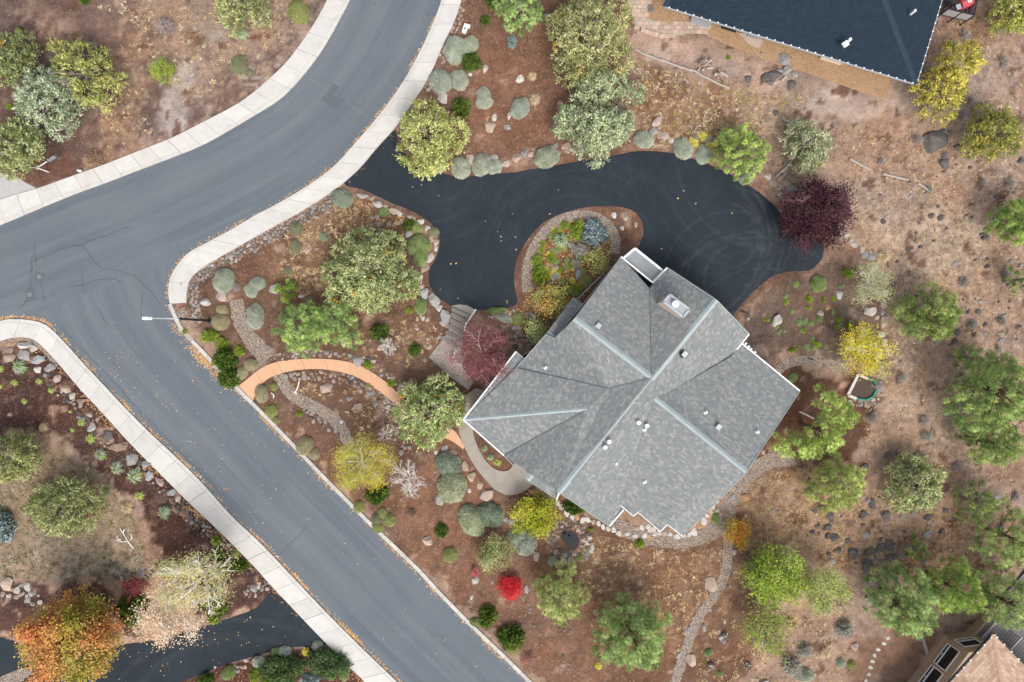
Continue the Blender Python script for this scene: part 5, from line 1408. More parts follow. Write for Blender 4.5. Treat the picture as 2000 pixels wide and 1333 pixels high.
# ---------------------------------------------------------------- shrubs: prototypes, then copies
def mound_mesh(c1, c2, fuzz=.10, n=2600, w=.026, lump=.10, flat=.62, dark=None, name='foliage'):
    """unit dome covered with short fine shoots; core closes it"""
    d = unit(rng.normal(size=(n, 3)) * [1, 1, 1]); d[:, 2] = np.abs(d[:, 2]) - .05
    ph = rng.uniform(0, 6.28, 4)
    az = np.arctan2(d[:, 1], d[:, 0])
    rad = 1 + lump * (.6 * np.sin(2 * az + ph[0]) + .4 * np.sin(5 * az + ph[1]) * np.cos(3 * d[:, 2] + ph[2])) * np.sqrt(np.clip(1 - d[:, 2] ** 2, 0, 1))
    P = d * (rad * .90)[:, None] * [1, 1, flat]
    D = unit(d * [1, 1, 1.1] + rng.normal(size=(n, 3)) * .5)
    k = .5 + .5 * np.sin(P[:, 0] * 4.1 + ph[2]) * np.sin(P[:, 1] * 4.7 + ph[3]); k = np.clip(.55 * k + .5 * rng.random(n), 0, 1)[:, None]
    C = np.asarray(c1) * (1 - k) + np.asarray(c2) * k
    V = leaf_quads(P, D, rng.uniform(.6, 1.5, n) * fuzz * 1.3, rng.uniform(.7, 1.4, n) * w * 1.6)
    # core as quads
    Q = []; nu, nv = 18, 6
    def pt(u, v):
        a_, e_ = 2 * math.pi * u / nu, math.pi / 2 * v / nv
        dd = np.array([math.cos(a_) * math.cos(e_), math.sin(a_) * math.cos(e_), math.sin(e_)])
        rr = 1 + lump * (.6 * math.sin(2 * a_ + ph[0]) + .4 * math.sin(5 * a_ + ph[1]) * math.cos(3 * dd[2] + ph[2])) * math.cos(e_)
        return dd * rr * .89 * [1, 1, flat]
    for u in range(nu):
        for v in range(nv):
            Q.append([pt(u, v), pt(u + 1, v), pt(u + 1, v + 1), pt(u, v + 1)])
    Q = np.array(Q); CQ = jit((np.asarray(c1) * .7 + np.asarray(c2) * .3), len(Q), .10)
    if dark is not None:
        hit = rng.random(n) < .08; C[hit] = dark
    NR = np.concatenate([unit(d + rng.normal(size=d.shape) * .22), unit(Q.mean(1))])
    return polys_mesh(name, np.concatenate([V, Q]), np.clip(np.concatenate([C, CQ]) * 1.06, 0, 1), MAT['leaf'], NR)

def bush_mesh(c1, c2, n=1500, L=.22, W=.15, flat=.8, name='foliage'):
    """unit leafy bush in clumps"""
    K = 60; dc = unit(rng.normal(size=(K, 3))); dc[:, 2] = np.abs(dc[:, 2])
    Pc = dc * rng.uniform(.55, .88, K)[:, None] * [1, 1, flat]; m = n // K
    P = np.repeat(Pc, m, 0) + rng.normal(size=(K * m, 3)) * .13; P[:, 2] = np.abs(P[:, 2]); D = unit(np.repeat(dc, m, 0) + rng.normal(size=P.shape) * .8 + [0, 0, .3])
    f = np.clip(np.repeat(rng.random(K), m) + rng.normal(size=K * m) * .2, 0, 1)[:, None]
    C = np.asarray(c1) * (1 - f) + np.asarray(c2) * f
    return polys_mesh(name, leaf_quads(P, D, rng.uniform(.7, 1.3, len(P)) * L, rng.uniform(.7, 1.3, len(P)) * W), np.clip(C * 1.1, 0, 1), MAT['leaf'], unit(unit(P) + unit(P - np.repeat(Pc, m, 0) + 1e-6) * .8))

def grass_mesh(cols, n=230, name='foliage', rise=.8, w=.035):
    az = rng.uniform(0, 6.28, n); sp = rng.uniform(.15, 1.0, n); d = np.stack([np.cos(az), np.sin(az), np.zeros(n)], 1)
    L = rng.uniform(.65, 1.08, n)
    p0 = d * .06; p1 = d * (sp * L * .55)[:, None] + [0, 0, 1] * (rise * L * (1.15 - .5 * sp))[:, None]; p2 = d * (sp * L * 1.05)[:, None] + [0, 0, 1] * (rise * L * (1.1 - 1.0 * sp))[:, None]
    s = np.cross(d, [0, 0, 1]) * w
    V = np.concatenate([np.stack([p0 - s, p0 + s, p1 + s * .8, p1 - s * .8], 1), np.stack([p1 - s * .8, p1 + s * .8, p2 + s * .1, p2 - s * .1], 1)])
    cc = np.asarray(cols)[rng.integers(0, len(cols), n)] * rng.uniform(.75, 1.2, (n, 1))
    # inner blades greener
    C = np.concatenate([cc, cc]); return polys_mesh(name, V, np.clip(C, 0, 1), MAT['leaf'])

def twig_mesh(c1, c2, n=340, name='foliage'):
    az = rng.uniform(0, 6.28, n); el = rng.uniform(.1, 1.45, n); d = np.stack([np.cos(az) * np.cos(el), np.sin(az) * np.cos(el), np.sin(el)], 1)
    L = rng.uniform(.5, 1.05, n); D = unit(d + rng.normal(size=d.shape) * .25)
    V = leaf_quads(d * .05, D, L, np.full(n, .045)); f = rng.random((n, 1)); C = np.asarray(c1) * (1 - f) + np.asarray(c2) * f
    P = np.repeat(D * L[:, None], 2, 0) * rng.uniform(.6, 1.0, (2 * n, 1)); V2 = leaf_quads(P, unit(rng.normal(size=P.shape) + [0, 0, .4]), np.full(2 * n, .16), np.full(2 * n, .08))
    f = rng.random((2 * n, 1)); C2 = np.asarray(c1) * (1 - f) + np.asarray(c2) * f
    return polys_mesh(name, np.concatenate([V, V2]), np.clip(np.concatenate([C, C2]), 0, 1), MAT['leaf'])

G1, G2 = (0.235, .265, .195), (0.48, .515, .41)
PROTO = {
 'sage': [mound_mesh(G1, G2, .13, 3600, .022, .20, dark=(.26, .20, .13)) for _ in range(5)],
 'pale': [mound_mesh((0.27, .30, .18), (0.50, .52, .36), .11, 3600, .022, .15, dark=(.18, .13, .12)) for _ in range(2)],
 'open': [mound_mesh((0.17, .205, .14), (0.33, .37, .27), .13, 2600, .024, .2)],
 'green': [mound_mesh((0.14, .19, .07), (0.30, .37, .15), .13, 2800, .026, .18) for _ in range(2)],
 'tan': [mound_mesh((0.25, .22, .125), (0.40, .36, .23), .10, 2600, .028, .08) for _ in range(2)],
 'olive': [mound_mesh((0.17, .185, .06), (0.33, .345, .14), .10, 2400, .028, .13) for _ in range(2)],
 'greyolive': [mound_mesh((0.15, .155, .09), (0.28, .28, .17), .13, 1800, .03, .16) for _ in range(2)],
 'dark': [bush_mesh((0.030, .060, .012), (0.125, .175, .035), 2400) for _ in range(3)],
 'lime': [bush_mesh((0.10, .15, .02), (0.27, .33, .05), 2200) for _ in range(2)],
 'blue': [bush_mesh((0.12, .165, .16), (0.28, .345, .33), 1600, .2, .12) for _ in range(2)],
 'yellow': [bush_mesh((0.44, .38, .06), (0.66, .60, .16), 900, .25, .14, .6)],
 'grass': [grass_mesh([(.36, .41, .34), (.27, .35, .16), (.42, .46, .40), (.22, .33, .08), (.38, .44, .18)]) for _ in range(2)],
 'lgrass': [grass_mesh([(.40, .44, .12), (.28, .38, .10), (.46, .46, .16)], 150, rise=.6, w=.06)],
 'straw': [grass_mesh([(.52, .42, .26), (.60, .50, .33), (.40, .31, .18)], 240, rise=.6)],
 'twig': [twig_mesh((.20, .17, .15), (.42, .37, .33)) for _ in range(2)],
 'sagebrush': [twig_mesh((.20, .19, .155), (.42, .41, .33), 420) for _ in range(2)],
 'brown': [twig_mesh((.22, .13, .08), (.38, .27, .18), 420)],
 'flat': [bush_mesh((0.045, .085, .03), (0.14, .20, .08), 3400, .20, .05, .5)],
 'mauve': [twig_mesh((.24, .19, .185), (.36, .30, .29), 480)],
}
NAMEOF = {'grass': 'grass_clump', 'lgrass': 'grass_clump', 'straw': 'grass_clump', 'twig': 'dead_bush', 'sagebrush': 'sagebrush', 'brown': 'dead_bush', 'blue': 'blue_shrub', 'mauve': 'dead_bush'}
CATOF = {'grass': 'grass clump', 'lgrass': 'grass clump', 'straw': 'grass clump', 'twig': 'bush', 'sagebrush': 'bush', 'brown': 'bush', 'mauve': 'bush'}
_pi = {}
def shrub(kind, px, py, rx, ry=None, label=None, group=None, hz=None, tint=1.0):
    ry = ry or rx; i = _pi.get(kind, 0); _pi[kind] = i + 1
    me = PROTO[kind][i % len(PROTO[kind])]
    h = (hz or .75) * (rx + ry) / 2 / S
    p = gp(px, py, h * .35); kf = (H - h * .35) / H
    root = bpy.data.objects.new(NAMEOF.get(kind, 'round_shrub'), me); link(root)
    root.location = (p.x, p.y, gz_xy(p.x, p.y) - .01)
    root.scale = (rx / S * kf, ry / S * kf, h / .7); root.rotation_euler = (0, 0, random.uniform(-.5, .5) + random.choice((0, math.pi)))
    tt = tint * random.uniform(.94, 1.06); root.color = (tt * random.uniform(.97, 1.03), tt, tt * random.uniform(.95, 1.05), 1)
    tag(root, label, CATOF.get(kind, 'shrub'), group)
    return root
SH = [
 ('sage', 889, 98, 22, 27, 'larger grey-green mound of the pair below the white utility cover'),
 ('sage', 917, 89, 17, 18, 'smaller grey-green mound joined to the larger one below the white utility cover'),
 ('sage', 860, 160, 20, 26, 'tall oval grey-green mound beside the upper sidewalk'),
 ('sage', 897, 157, 19, 19, 'grey-green mound between the oval mound and dark green bush'),
 ('sage', 944, 187, 15, 15, 'upper lobe of the grey-green mound alone on mulch near flat tan rocks'),
 ('sage', 946, 200, 16, 14, 'lower lobe of the grey-green mound alone on mulch near flat tan rocks'),
 ('sage', 1016, 212, 17, 22, 'grey-green mound left of the silver juniper'),
 ('sage', 852, 328, 16, 13, 'grey-green mound half hidden under the yellow-green juniper'),
 ('sage', 900, 328, 21, 19, 'grey-green mound right of the yellow-green juniper at driveway edge'),
 ('sage', 940, 322, 20, 20, 'left mound of the joined pair on the driveway rock row'),
 ('sage', 965, 326, 15, 15, 'right mound of the joined pair on the driveway rock row'),
 ('sage', 1068, 307, 23, 22, 'round grey-green mound in the rock row left of the silver juniper'),
 ('sage', 1258, 273, 18, 18, 'grey-green mound right of the silver juniper at driveway edge'),
 ('sage', 1334, 290, 20, 20, 'perfectly round grey-green mound left of the yellow rabbitbrush'),
 ('sage', 1374, 302, 17, 17, 'grey-green mound below the yellow rabbitbrush'),
 ('sage', 1458, 345, 17, 14, 'grey-green mound peeking from under the bright pine'),
 ('open', 669, 388, 20, 19, 'grey-green mound on the cobbles at the driveway mouth'),
 ('sage', 437, 549, 21, 24, 'large grey-green mound nearest the curved sidewalk corner'),
 ('sage', 503, 555, 15, 15, 'upper lobe of the kidney shaped grey-green mound'),
 ('sage', 490, 568, 13, 14, 'lower lobe of the kidney shaped grey-green mound'),
 ('sage', 499, 618, 18, 23, 'grey-green mound left of the puffy pine'),
 ('green', 816, 479, 20, 20, 'upper green mound inside the driveway rock edging'),
 ('green', 822, 503, 16, 16, 'second green mound inside the driveway rock edging'),
 ('green', 806, 548, 16, 18, 'dark green mound right of the big juniper'),
 ('green', 822, 599, 13, 15, 'small green mound above the entry steps rocks'),
 ('greyolive', 847, 455, 10, 12, 'grey olive bush on the edging rocks beside the driveway bulge'),
 ('olive', 837, 482, 8, 10, 'brownish small mound on the edging rocks'),
 ('green', 750, 415, 11, 9, 'small green bush on the upper edging rocks'),
 ('olive', 814, 446, 13, 12, 'yellow-green mound near the dark shrub in the rock edging'),
 ('dark', 799, 441, 11, 13, 'dark green shrub inside the driveway bulge rocks'),
 ('open', 632, 464, 9, 9, 'pale small mound touching the big juniper'),
 ('green', 750, 462, 9, 9, 'green tuft right of the big juniper top'),
 ('open', 876, 907, 25, 25, 'hollow grey-green mound behind the large pale mound'),
 ('pale', 883, 951, 29, 33, 'largest pale grey-green mound right of the leafless white tree'),
 ('pale', 921, 1017, 25, 31, 'pale mound of the pair above the mottled green shrub'),
 ('open', 958, 1006, 25, 26, 'hollow grey-green mound joined to the pale mound'),
 ('sage', 1010, 1050, 20, 20, 'grey-green mound left lobe below the lime yellow shrub'),
 ('sage', 1028, 1064, 20, 22, 'grey-green mound right lobe below the lime yellow shrub'),
 ('tan', 430, 629, 18, 17, 'olive tan mound at the foot of the street lamp'),
 ('tan', 434, 606, 12, 11, 'small olive mound behind the street lamp mound'),
 ('tan', 595, 871, 18, 19, 'large tan mound beside the side street kerb'),
 ('tan', 613, 887, 12, 12, 'small tan mound touching the large tan one at the kerb'),
 ('tan', 511, 770, 14, 18, 'tan mound below the mouth of the orange path'),
 ('tan', 490, 713, 14, 12, 'tan mound right of the dark green pair'),
 ('tan', 472, 729, 12, 14, 'tan mound at the mouth of the orange path'),
 ('olive', 530, 803, 14, 12, 'olive mound on the kerb below the orange path'),
 ('olive', 539, 821, 6, 8, 'tiny olive tuft under the kerb mound'),
 ('olive', 701, 990, 12, 12, 'olive mound hanging over the kerb near the birch'),
 ('olive', 737, 1030, 12, 13, 'olive mound on the kerb, lower one of the cluster'),
 ('greyolive', 736, 1014, 12, 11, 'greyish mound in the kerb cluster'),
 ('olive', 748, 1003, 11, 11, 'top olive mound in the kerb cluster'),
 ('olive', 761, 1016, 13, 13, 'right olive mound in the kerb cluster'),
 ('olive', 878, 1084, 16, 15, 'lone olive mound on the open mulch'),
 ('olive', 929, 1215, 13, 9, 'olive mound left of the upper dark shrub at the kerb'),
 ('olive', 1003, 1265, 16, 11, 'olive mound under the lower dark shrub'),
 ('greyolive', 579, 448, 12, 17, 'upper grey-olive bush beside the cobble band'),
 ('greyolive', 577, 483, 13, 14, 'lower grey-olive bush beside the cobble band'),
 ('greyolive', 563, 529, 8, 9, 'small grey-olive tuft on open mulch'),
 ('mauve', 463, 562, 11, 11, 'mauve-grey dead bush between two grey-green mounds'),
 ('dark', 920, 123, 18, 17, 'dark green bush under the grey-green pair'),
 ('dark', 902, 211, 17, 18, 'dark green bush on mulch below the mounds'),
 ('dark', 963, 4, 16, 14, 'dark green bush at the top edge beside the pine'),
 ('dark', 948, 41, 9, 9, 'small dark green bush on the upper mulch bed'),
 ('lime', 410, 657, 16, 12, 'yellow-green bush below the lamp post'),
 ('lime', 436, 672, 12, 12, 'second yellow-green bush below the lamp post'),
 ('lime', 468, 686, 10, 9, 'small yellow-green bush near the gravel path'),
 ('dark', 440, 703, 22, 22, 'upper of two large dark green mounds by the kerb'),
 ('dark', 449, 738, 21, 20, 'lower of two large dark green mounds by the kerb'),
 ('lime', 361, 647, 5, 6, 'tiny weed growing in the kerb gap'),
 ('dark', 737, 966, 20, 18, 'dark green shrub under the airy birch'),
 ('dark', 742, 650, 17, 16, 'dark green shrub left of the small white bush'),
 ('dark', 810, 684, 12, 12, 'small dark green shrub near the entry landing'),
 ('lime', 799, 607, 7, 6, 'tiny dark lime shrub beside the small green mound'),
 ('dark', 863, 1036, 12, 13, 'small dark green shrub right of a tan boulder'),
 ('dark', 953, 1203, 17, 20, 'upper dark green shrub near the scarlet bush'),
 ('dark', 998, 1243, 25, 24, 'lower dark green shrub near the bottom kerb'),
 ('dark', 1122, 990, 20, 14, 'dark green shrub under the front eave'),
 ('greyolive', 468, 128, 18, 18, 'grey-olive bush near the bend sidewalk'),
 ('greyolive', 487, 143, 9, 8, 'small brownish bush below the grey-olive one'),
 ('olive', 583, 24, 22, 24, 'olive-brown bush near the top of the bend sidewalk'),
 ('brown', 185, 313, 23, 19, 'dry brown bush touching the outer sidewalk'),
 ('grass', 475, 69, 16, 15, 'silver grass clump on the bare outer lot'),
 ('mauve', 325, 55, 22, 20, 'grey dead bush in straw on the outer lot'),
 ('brown', 372, 72, 15, 13, 'reddish dry bush on the outer lot'),
 ('dark', 167, 2, 9, 9, 'dark tuft at the top edge of the outer lot'),
 ('dark', 42, 62, 7, 8, 'small dark green tuft beside the left edge juniper'),
 ('lime', 21, 210, 7, 6, 'small yellow-green tuft left of the silver juniper'),
 ('blue', 1000, 83, 10, 13, 'small blue spruce on the upper mulch bed'),
 ('blue', 8, 1027, 24, 32, 'blue spruce at the left edge'),
 ('flat', 550, 1309, 45, 30, 'wide dark green spreading juniper at the bottom edge, left one'),
 ('flat', 640, 1296, 42, 28, 'wide dark green spreading juniper near the lower sidewalk'),
 ('sage', 507, 1294, 13, 13, 'grey shrub between the lower driveway and left spreading juniper'),
 ('sage', 557, 1274, 14, 11, 'grey shrub above the left spreading juniper'),
 ('sage', 620, 1264, 13, 11, 'grey shrub at the tip of the lower bed'),
 ('yellow', 599, 1273, 8, 8, 'small yellow bush between the two spreading junipers'),
 ('lime', 635, 1272, 5, 5, 'tiny lime tuft at the tip of the lower bed'),
 ('green', 447, 1314, 15, 12, 'green mound at the lower driveway edge'),
 ('lime', 499, 1319, 11, 13, 'lime bush left of the spreading juniper'),
 ('green', 537, 1276, 9, 10, 'small green mound above the left spreading juniper'),
 ('dark', 404, 1326, 14, 11, 'dark bush at the bottom edge by the lower driveway'),
 ('blue', 606, 1328, 18, 14, 'blue-green shrub at the bottom edge'),
 ('green', 648, 1316, 9, 13, 'bright green upright tuft at the bottom edge, left one'),
 ('green', 673, 1318, 10, 12, 'bright green upright tuft at the bottom edge, right one'),
 ('lime', 533, 1330, 18, 12, 'lime foliage at the bottom edge under the spreading juniper'),
 ('lime', 423, 1056, 10, 8, 'small green bush by the lower sidewalk, top one'),
 ('dark', 427, 1081, 13, 12, 'dark green bush by the lower sidewalk'),
 ('dark', 471, 1104, 15, 11, 'dark bush touching the lower sidewalk'),
 ('dark', 443, 1102, 13, 10, 'dark bush behind the white birch'),
 ('olive', 460, 1081, 9, 8, 'brownish ball bush by the lower sidewalk'),
 ('dark', 423, 1187, 22, 17, 'dark green bush above the lower driveway'),
 ('lime', 417, 1210, 12, 8, 'lime bush at the lower driveway edge'),
 ('dark', 260, 1187, 28, 30, 'dark green shrub between maple and peach birch'),
 ('grass', 40, 716, 19, 20, 'silver-green grass clump behind the corner boulders'),
 ('lgrass', 29, 748, 10, 9, 'lime grass tuft near the corner boulders'),
 ('lgrass', 1, 721, 10, 10, 'lime tuft at the left edge'),
 ('lgrass', 1, 755, 8, 7, 'lower lime tuft at the left edge'),
 ('lgrass', 77, 745, 9, 8, 'lime grass tuft inside the rock row, first'),
 ('lgrass', 101, 763, 8, 8, 'lime grass tuft inside the rock row, second'),
 ('lgrass', 49, 784, 8, 8, 'lime grass tuft alone on dark mulch'),
 ('lgrass', 139, 804, 5, 5, 'tiny lime tuft near the rock row'),
 ('lgrass', 160, 826, 10, 10, 'lime grass tuft left of a grey boulder'),
 ('lgrass', 143, 840, 6, 6, 'small lime tuft below the others'),
 ('straw', 86, 836, 13, 12, 'straw coloured grass clump on dark mulch'),
 ('lgrass', 177, 857, 13, 13, 'spiky yellow-green grass clump by the rock row'),
 ('grass', 198, 888, 16, 15, 'silver-green grass clump, upper of the three'),
 ('grass', 230, 914, 17, 18, 'silver-green grass clump, middle of the three'),
 ('grass', 265, 929, 19, 20, 'silver-green grass clump, lower of the three, against rocks'),
 ('lgrass', 272, 969, 13, 12, 'lime grass clump below the silver ones'),
 ('straw', 249, 991, 16, 16, 'straw grass clump beside the olive juniper'),
 ('grass', 322, 1001, 17, 17, 'silver grass clump alone near the lower sidewalk'),
 ('straw', 172, 916, 6, 8, 'small straw tuft on dark mulch'),
 ('olive', 207, 959, 7, 7, 'small brown tuft right of the olive juniper'),
 ('straw', 297, 1103, 10, 11, 'straw clump above the birch trees, left'),
 ('straw', 323, 1098, 12, 12, 'straw clump above the birch trees, right'),
 ('grass', 1095, 470, 22, 20, 'pale grassy clump in the driveway island'),
 ('lime', 1128, 449, 12, 17, 'olive upright bush in the driveway island'),
 ('blue', 1160, 456, 25, 27, 'blue-grey bush in the driveway island'),
 ('sagebrush', 1132, 490, 22, 18, 'silvery bush beside the blue-grey one in the island'),
 ('sagebrush', 1125, 516, 13, 14, 'lower silvery bush in the island'),
 ('lime', 1104, 441, 9, 8, 'bright green clump at the top of the island'),
 ('lime', 1056, 538, 17, 17, 'bright green clump on the left side of the island'),
 ('lime', 1049, 509, 10, 12, 'upper bright green clump on the left side of the island'),
 ('lime', 1077, 505, 9, 9, 'small green clump at the island middle'),
 ('olive', 1146, 549, 12, 11, 'olive bush between island and roof'),
 ('olive', 1012, 623, 14, 13, 'olive grassy bush right of the red plum'),
 ('green', 970, 607, 20, 7, 'green ground plant at the driveway end'),
 ('sage', 985, 622, 18, 8, 'grey-green ground plant behind the rock ledge'),
 ('yellow', 1353, 279, 11, 9, 'yellow rabbitbrush in flower beside the round mound'),
 ('yellow', 1374, 268, 10, 8, 'upper yellow rabbitbrush beside the bright pine'),
 ('yellow', 1386, 284, 9, 7, 'lower yellow rabbitbrush under the bright pine'),
 ('sagebrush', 1384, 274, 11, 10, 'silvery rabbitbrush stems beside the yellow flowers'),
 ('sagebrush', 1356, 271, 8, 9, 'silvery bush left of the yellow flowers'),
 ('straw', 1322, 265, 8, 9, 'cream coloured bush above the round mound'),
 ('green', 1598, 555, 17, 15, 'round green bush in the eastern bed'),
 ('straw', 1725, 500, 17, 16, 'straw coloured bush above the pale thin birch'),
 ('lime', 1655, 534, 10, 9, 'olive tuft left of the pale thin birch'),
 ('lime', 1658, 636, 7, 8, 'small olive tuft above the yellow birch'),
 ('lime', 1594, 672, 9, 5, 'yellow-green tuft in the eastern bed, lower'),
 ('lime', 1547, 684, 9, 5, 'yellow-green tuft above the short gravel path'),
 ('green', 1548, 738, 9, 9, 'green tuft at the short gravel path'),
 ('green', 1398, 1013, 9, 11, 'green tuft beside the white stepping stones'),
 ('sage', 1078, 1096, 9, 10, 'pale tuft at the lower edge of the pond'),
 ('olive', 1133, 1090, 10, 8, 'olive tuft right of the pond rocks'),
 ('lime', 1155, 1034, 5, 4, 'tiny tuft near the stepping stones'),
 ('lime', 1249, 1062, 9, 8, 'brownish low bush below the gravel path'),
 ('brown', 805, 1004, 13, 13, 'dark dry twiggy bush on open mulch'),
 ('yellow', 1169, 1300, 7, 7, 'small golden bush beside the large ponderosa'),
 ('sagebrush', 1648, 1227, 22, 20, 'grey sagebrush on the pale patch below the thin tree'),
 ('sagebrush', 1545, 1300, 26, 24, 'large grey sagebrush at the bottom, left one'),
 ('sagebrush', 1570, 1270, 18, 18, 'grey sagebrush above the large bottom one'),
 ('sage', 1568, 1318, 20, 15, 'pale grey-green bush at the bottom edge'),
 ('straw', 1610, 1276, 14, 14, 'pale straw-grey bush near the stepping stones'),
 ('sage', 1642, 1295, 10, 9, 'small grey-green bush left of the stepping stones'),
 ('olive', 1663, 1298, 9, 9, 'small olive bush left of the stepping stones'),
 ('twig', 1612, 1190, 14, 12, 'dark twigs at the foot of the thin pale tree'),
 ('green', 1383, 1274, 8, 9, 'small dull green bush right of the lower gravel path'),
 ('green', 1405, 1315, 6, 6, 'tiny green tuft near the bottom of the gravel path'),
 ('sage', 1700, 1170, 12, 9, 'pale bush left of the pale ponderosa'),
 ('lime', 1273, 112, 4, 4, 'tiny green weed on the dusty yard, left'),
 ('lime', 1422, 114, 5, 4, 'tiny green weed on the dusty yard near the firewood'),
 ('twig', 1272, 18, 12, 8, 'dark grey bush on the orange bark at the roof corner'),
 ('straw', 1040, 150, 12, 12, 'pale dry clump beside a pale boulder in the upper bed'),
 ('straw', 1045, 195, 15, 17, 'pale dry clump right of a grey-green mound'),
 ('olive', 719, 755, 6, 6, 'small yellow-green tuft above the orange path'),
 ('lime', 719, 713, 9, 8, 'lime tuft on rocks above the orange path'),
 ('lime', 764, 748, 8, 8, 'yellowish tuft beside the orange path'),
 ('lime', 585, 809, 6, 5, 'small lime tuft on mulch below the orange path'),
 ('olive', 535, 756, 8, 8, 'yellow-green tuft inside the orange path curve'),
 ('lime', 376, 536, 4, 4, 'small green weed in a sidewalk joint near the corner'),
 ('lime', 355, 556, 4, 5, 'small green weed in the sidewalk near its end'),
 ('grass', 958, 893, 9, 9, 'green strap-leaved clump inside the walkway curl, upper'),
 ('lgrass', 971, 903, 11, 10, 'green strap-leaved clump inside the walkway curl, lower'),
 ('grass', 947, 876, 7, 9, 'green clump at the top of the walkway curl'),
]
for kind, px, py, rx, ry, lab in SH:
    shrub(kind, px, py, rx, ry, lab)
# countless look-alikes
for i in range(34):
    for _ in range(40):
        px, py = rng.uniform(1490, 1660), rng.uniform(535, 690)
        if inpoly(np.array([px]), np.array([py]), [(1490, 600), (1540, 545), (1640, 540), (1655, 640), (1600, 690), (1510, 680)])[0]: break
    shrub('green' if i % 3 else 'lime', px, py, rng.uniform(3, 8), rng.uniform(3, 7), 'small green perennial clump in the brown eastern bed', 'perennial clumps in the eastern bed', .6)
for i in range(60):
    a = rng.uniform(0, 6.28); q = math.sqrt(rng.random())
    px, py = 1100 + 52 * q * math.cos(a), 510 + 72 * q * math.sin(a)
    shrub(('lime', 'green', 'olive', 'yellow')[i % 4], px, py, rng.uniform(4, 9), rng.uniform(4, 8), 'low leafy clump among fallen leaves in the driveway island', 'leafy clumps in the driveway island', .5)
def scatter(poly, n, mind=0):
    poly = np.asarray(poly, float); out = []
    for _ in range(n * 60):
        if len(out) >= n: break
        q = rng.uniform(poly.min(0), poly.max(0))
        if inpoly(q[:1], q[1:], poly)[0] and all((q[0] - o[0]) ** 2 + (q[1] - o[1]) ** 2 > mind ** 2 for o in out): out.append(tuple(q))
    return out
EAST = [(1640, 350), (1780, 240), (1995, 240), (1995, 1010), (1860, 960), (1760, 880), (1700, 640), (1760, 520)]
for px, py in scatter([(1800, 40), (1995, 60), (1995, 420), (1820, 420), (1680, 380), (1660, 290), (1760, 260), (1780, 220)], 16, 30) + scatter(EAST, 14, 50) + scatter([(1660, 720), (1850, 720), (1860, 900), (1730, 900)], 8, 30):
    shrub('twig' if rng.random() < .6 else 'sagebrush', px, py, rng.uniform(8, 17), rng.uniform(8, 15), 'grey dead sagebrush scattered on the dry eastern slope', 'grey bushes on the eastern slope', .6, rng.uniform(.8, 1.1))

# ---------------------------------------------------------------- rocks
def rock_mesh(seed, flat=.6, sub=2, angular=5):
    r = np.random.default_rng(seed); bm = bmesh.new(); bmesh.ops.create_icosphere(bm, subdivisions=sub, radius=1)
    cuts = [(unit(r.normal(size=3)), r.uniform(.42, .8)) for _ in range(angular)]
    o = r.uniform(0, 50, 3)
    for v in bm.verts:
        p = np.array(v.co)
        for n_, d_ in cuts:
            e = p @ n_ - d_
            if e > 0: p = p - n_ * e * 1.0
        p = p * (1 + .10 * math.sin(3.1 * p[0] + o[0]) * math.sin(2.7 * p[1] + o[1]) + .05 * math.sin(7 * p[2] + o[2] + 4 * p[0]))
        v.co = p
    xs = np.array([v.co for v in bm.verts]); s = np.abs(xs).max(0)
    for v in bm.verts: v.co = (v.co.x / s[0], v.co.y / s[1], v.co.z / s[2] * flat)
    me = bpy.data.meshes.new('rock'); bm.to_mesh(me); bm.free(); me.materials.append(MAT['rock']); return me
BOUL = [rock_mesh(100 + i, .75, 3, 12) for i in range(8)]
COB = [rock_mesh(200 + i, .7, 2, 7) for i in range(6)]
FLAG = [rock_mesh(300 + i, .3, 2, 10) for i in range(6)]
RC = {'pale': (.60, .55, .49), 'tan': (.52, .40, .31), 'grey': (.38, .36, .345), 'brown': (.36, .255, .19), 'pinkish': (.52, .40, .345), 'dark': (.155, .135, .125), 'white': (.66, .63, .59), 'orange': (.52, .30, .16), 'bluish-grey': (.40, .40, .40), 'rust': (.34, .20, .14)}
def rock(name, protos, px, py, rx, ry, col, label, cat, group=None, hf=.8, rz=None):
    o = bpy.data.objects.new(name, protos[int(rng.integers(len(protos)))]); link(o)
    hz = (rx + ry) / 2 / S * hf
    p = gp(px, py, hz * .4)
    o.location = (p.x, p.y, gz_xy(p.x, p.y) + hz * .10)
    a = rng.uniform(-.25, .25) if rz is None else rz
    o.scale = (rx / S * 1.06, ry / S * 1.06, hz); o.rotation_euler = (0, 0, a)
    c = RC[col]; t_ = random.uniform(.9, 1.12) * (.82 if protos is COB else 1.0); o.color = (c[0] * t_, c[1] * t_, c[2] * t_, 1)
    tag(o, label, cat, group); return o
ORD = 'first second third fourth fifth sixth seventh eighth ninth tenth eleventh twelfth thirteenth fourteenth fifteenth sixteenth seventeenth eighteenth nineteenth twentieth twenty-first twenty-second twenty-third twenty-fourth twenty-fifth twenty-sixth twenty-seventh twenty-eighth twenty-ninth thirtieth'.split()
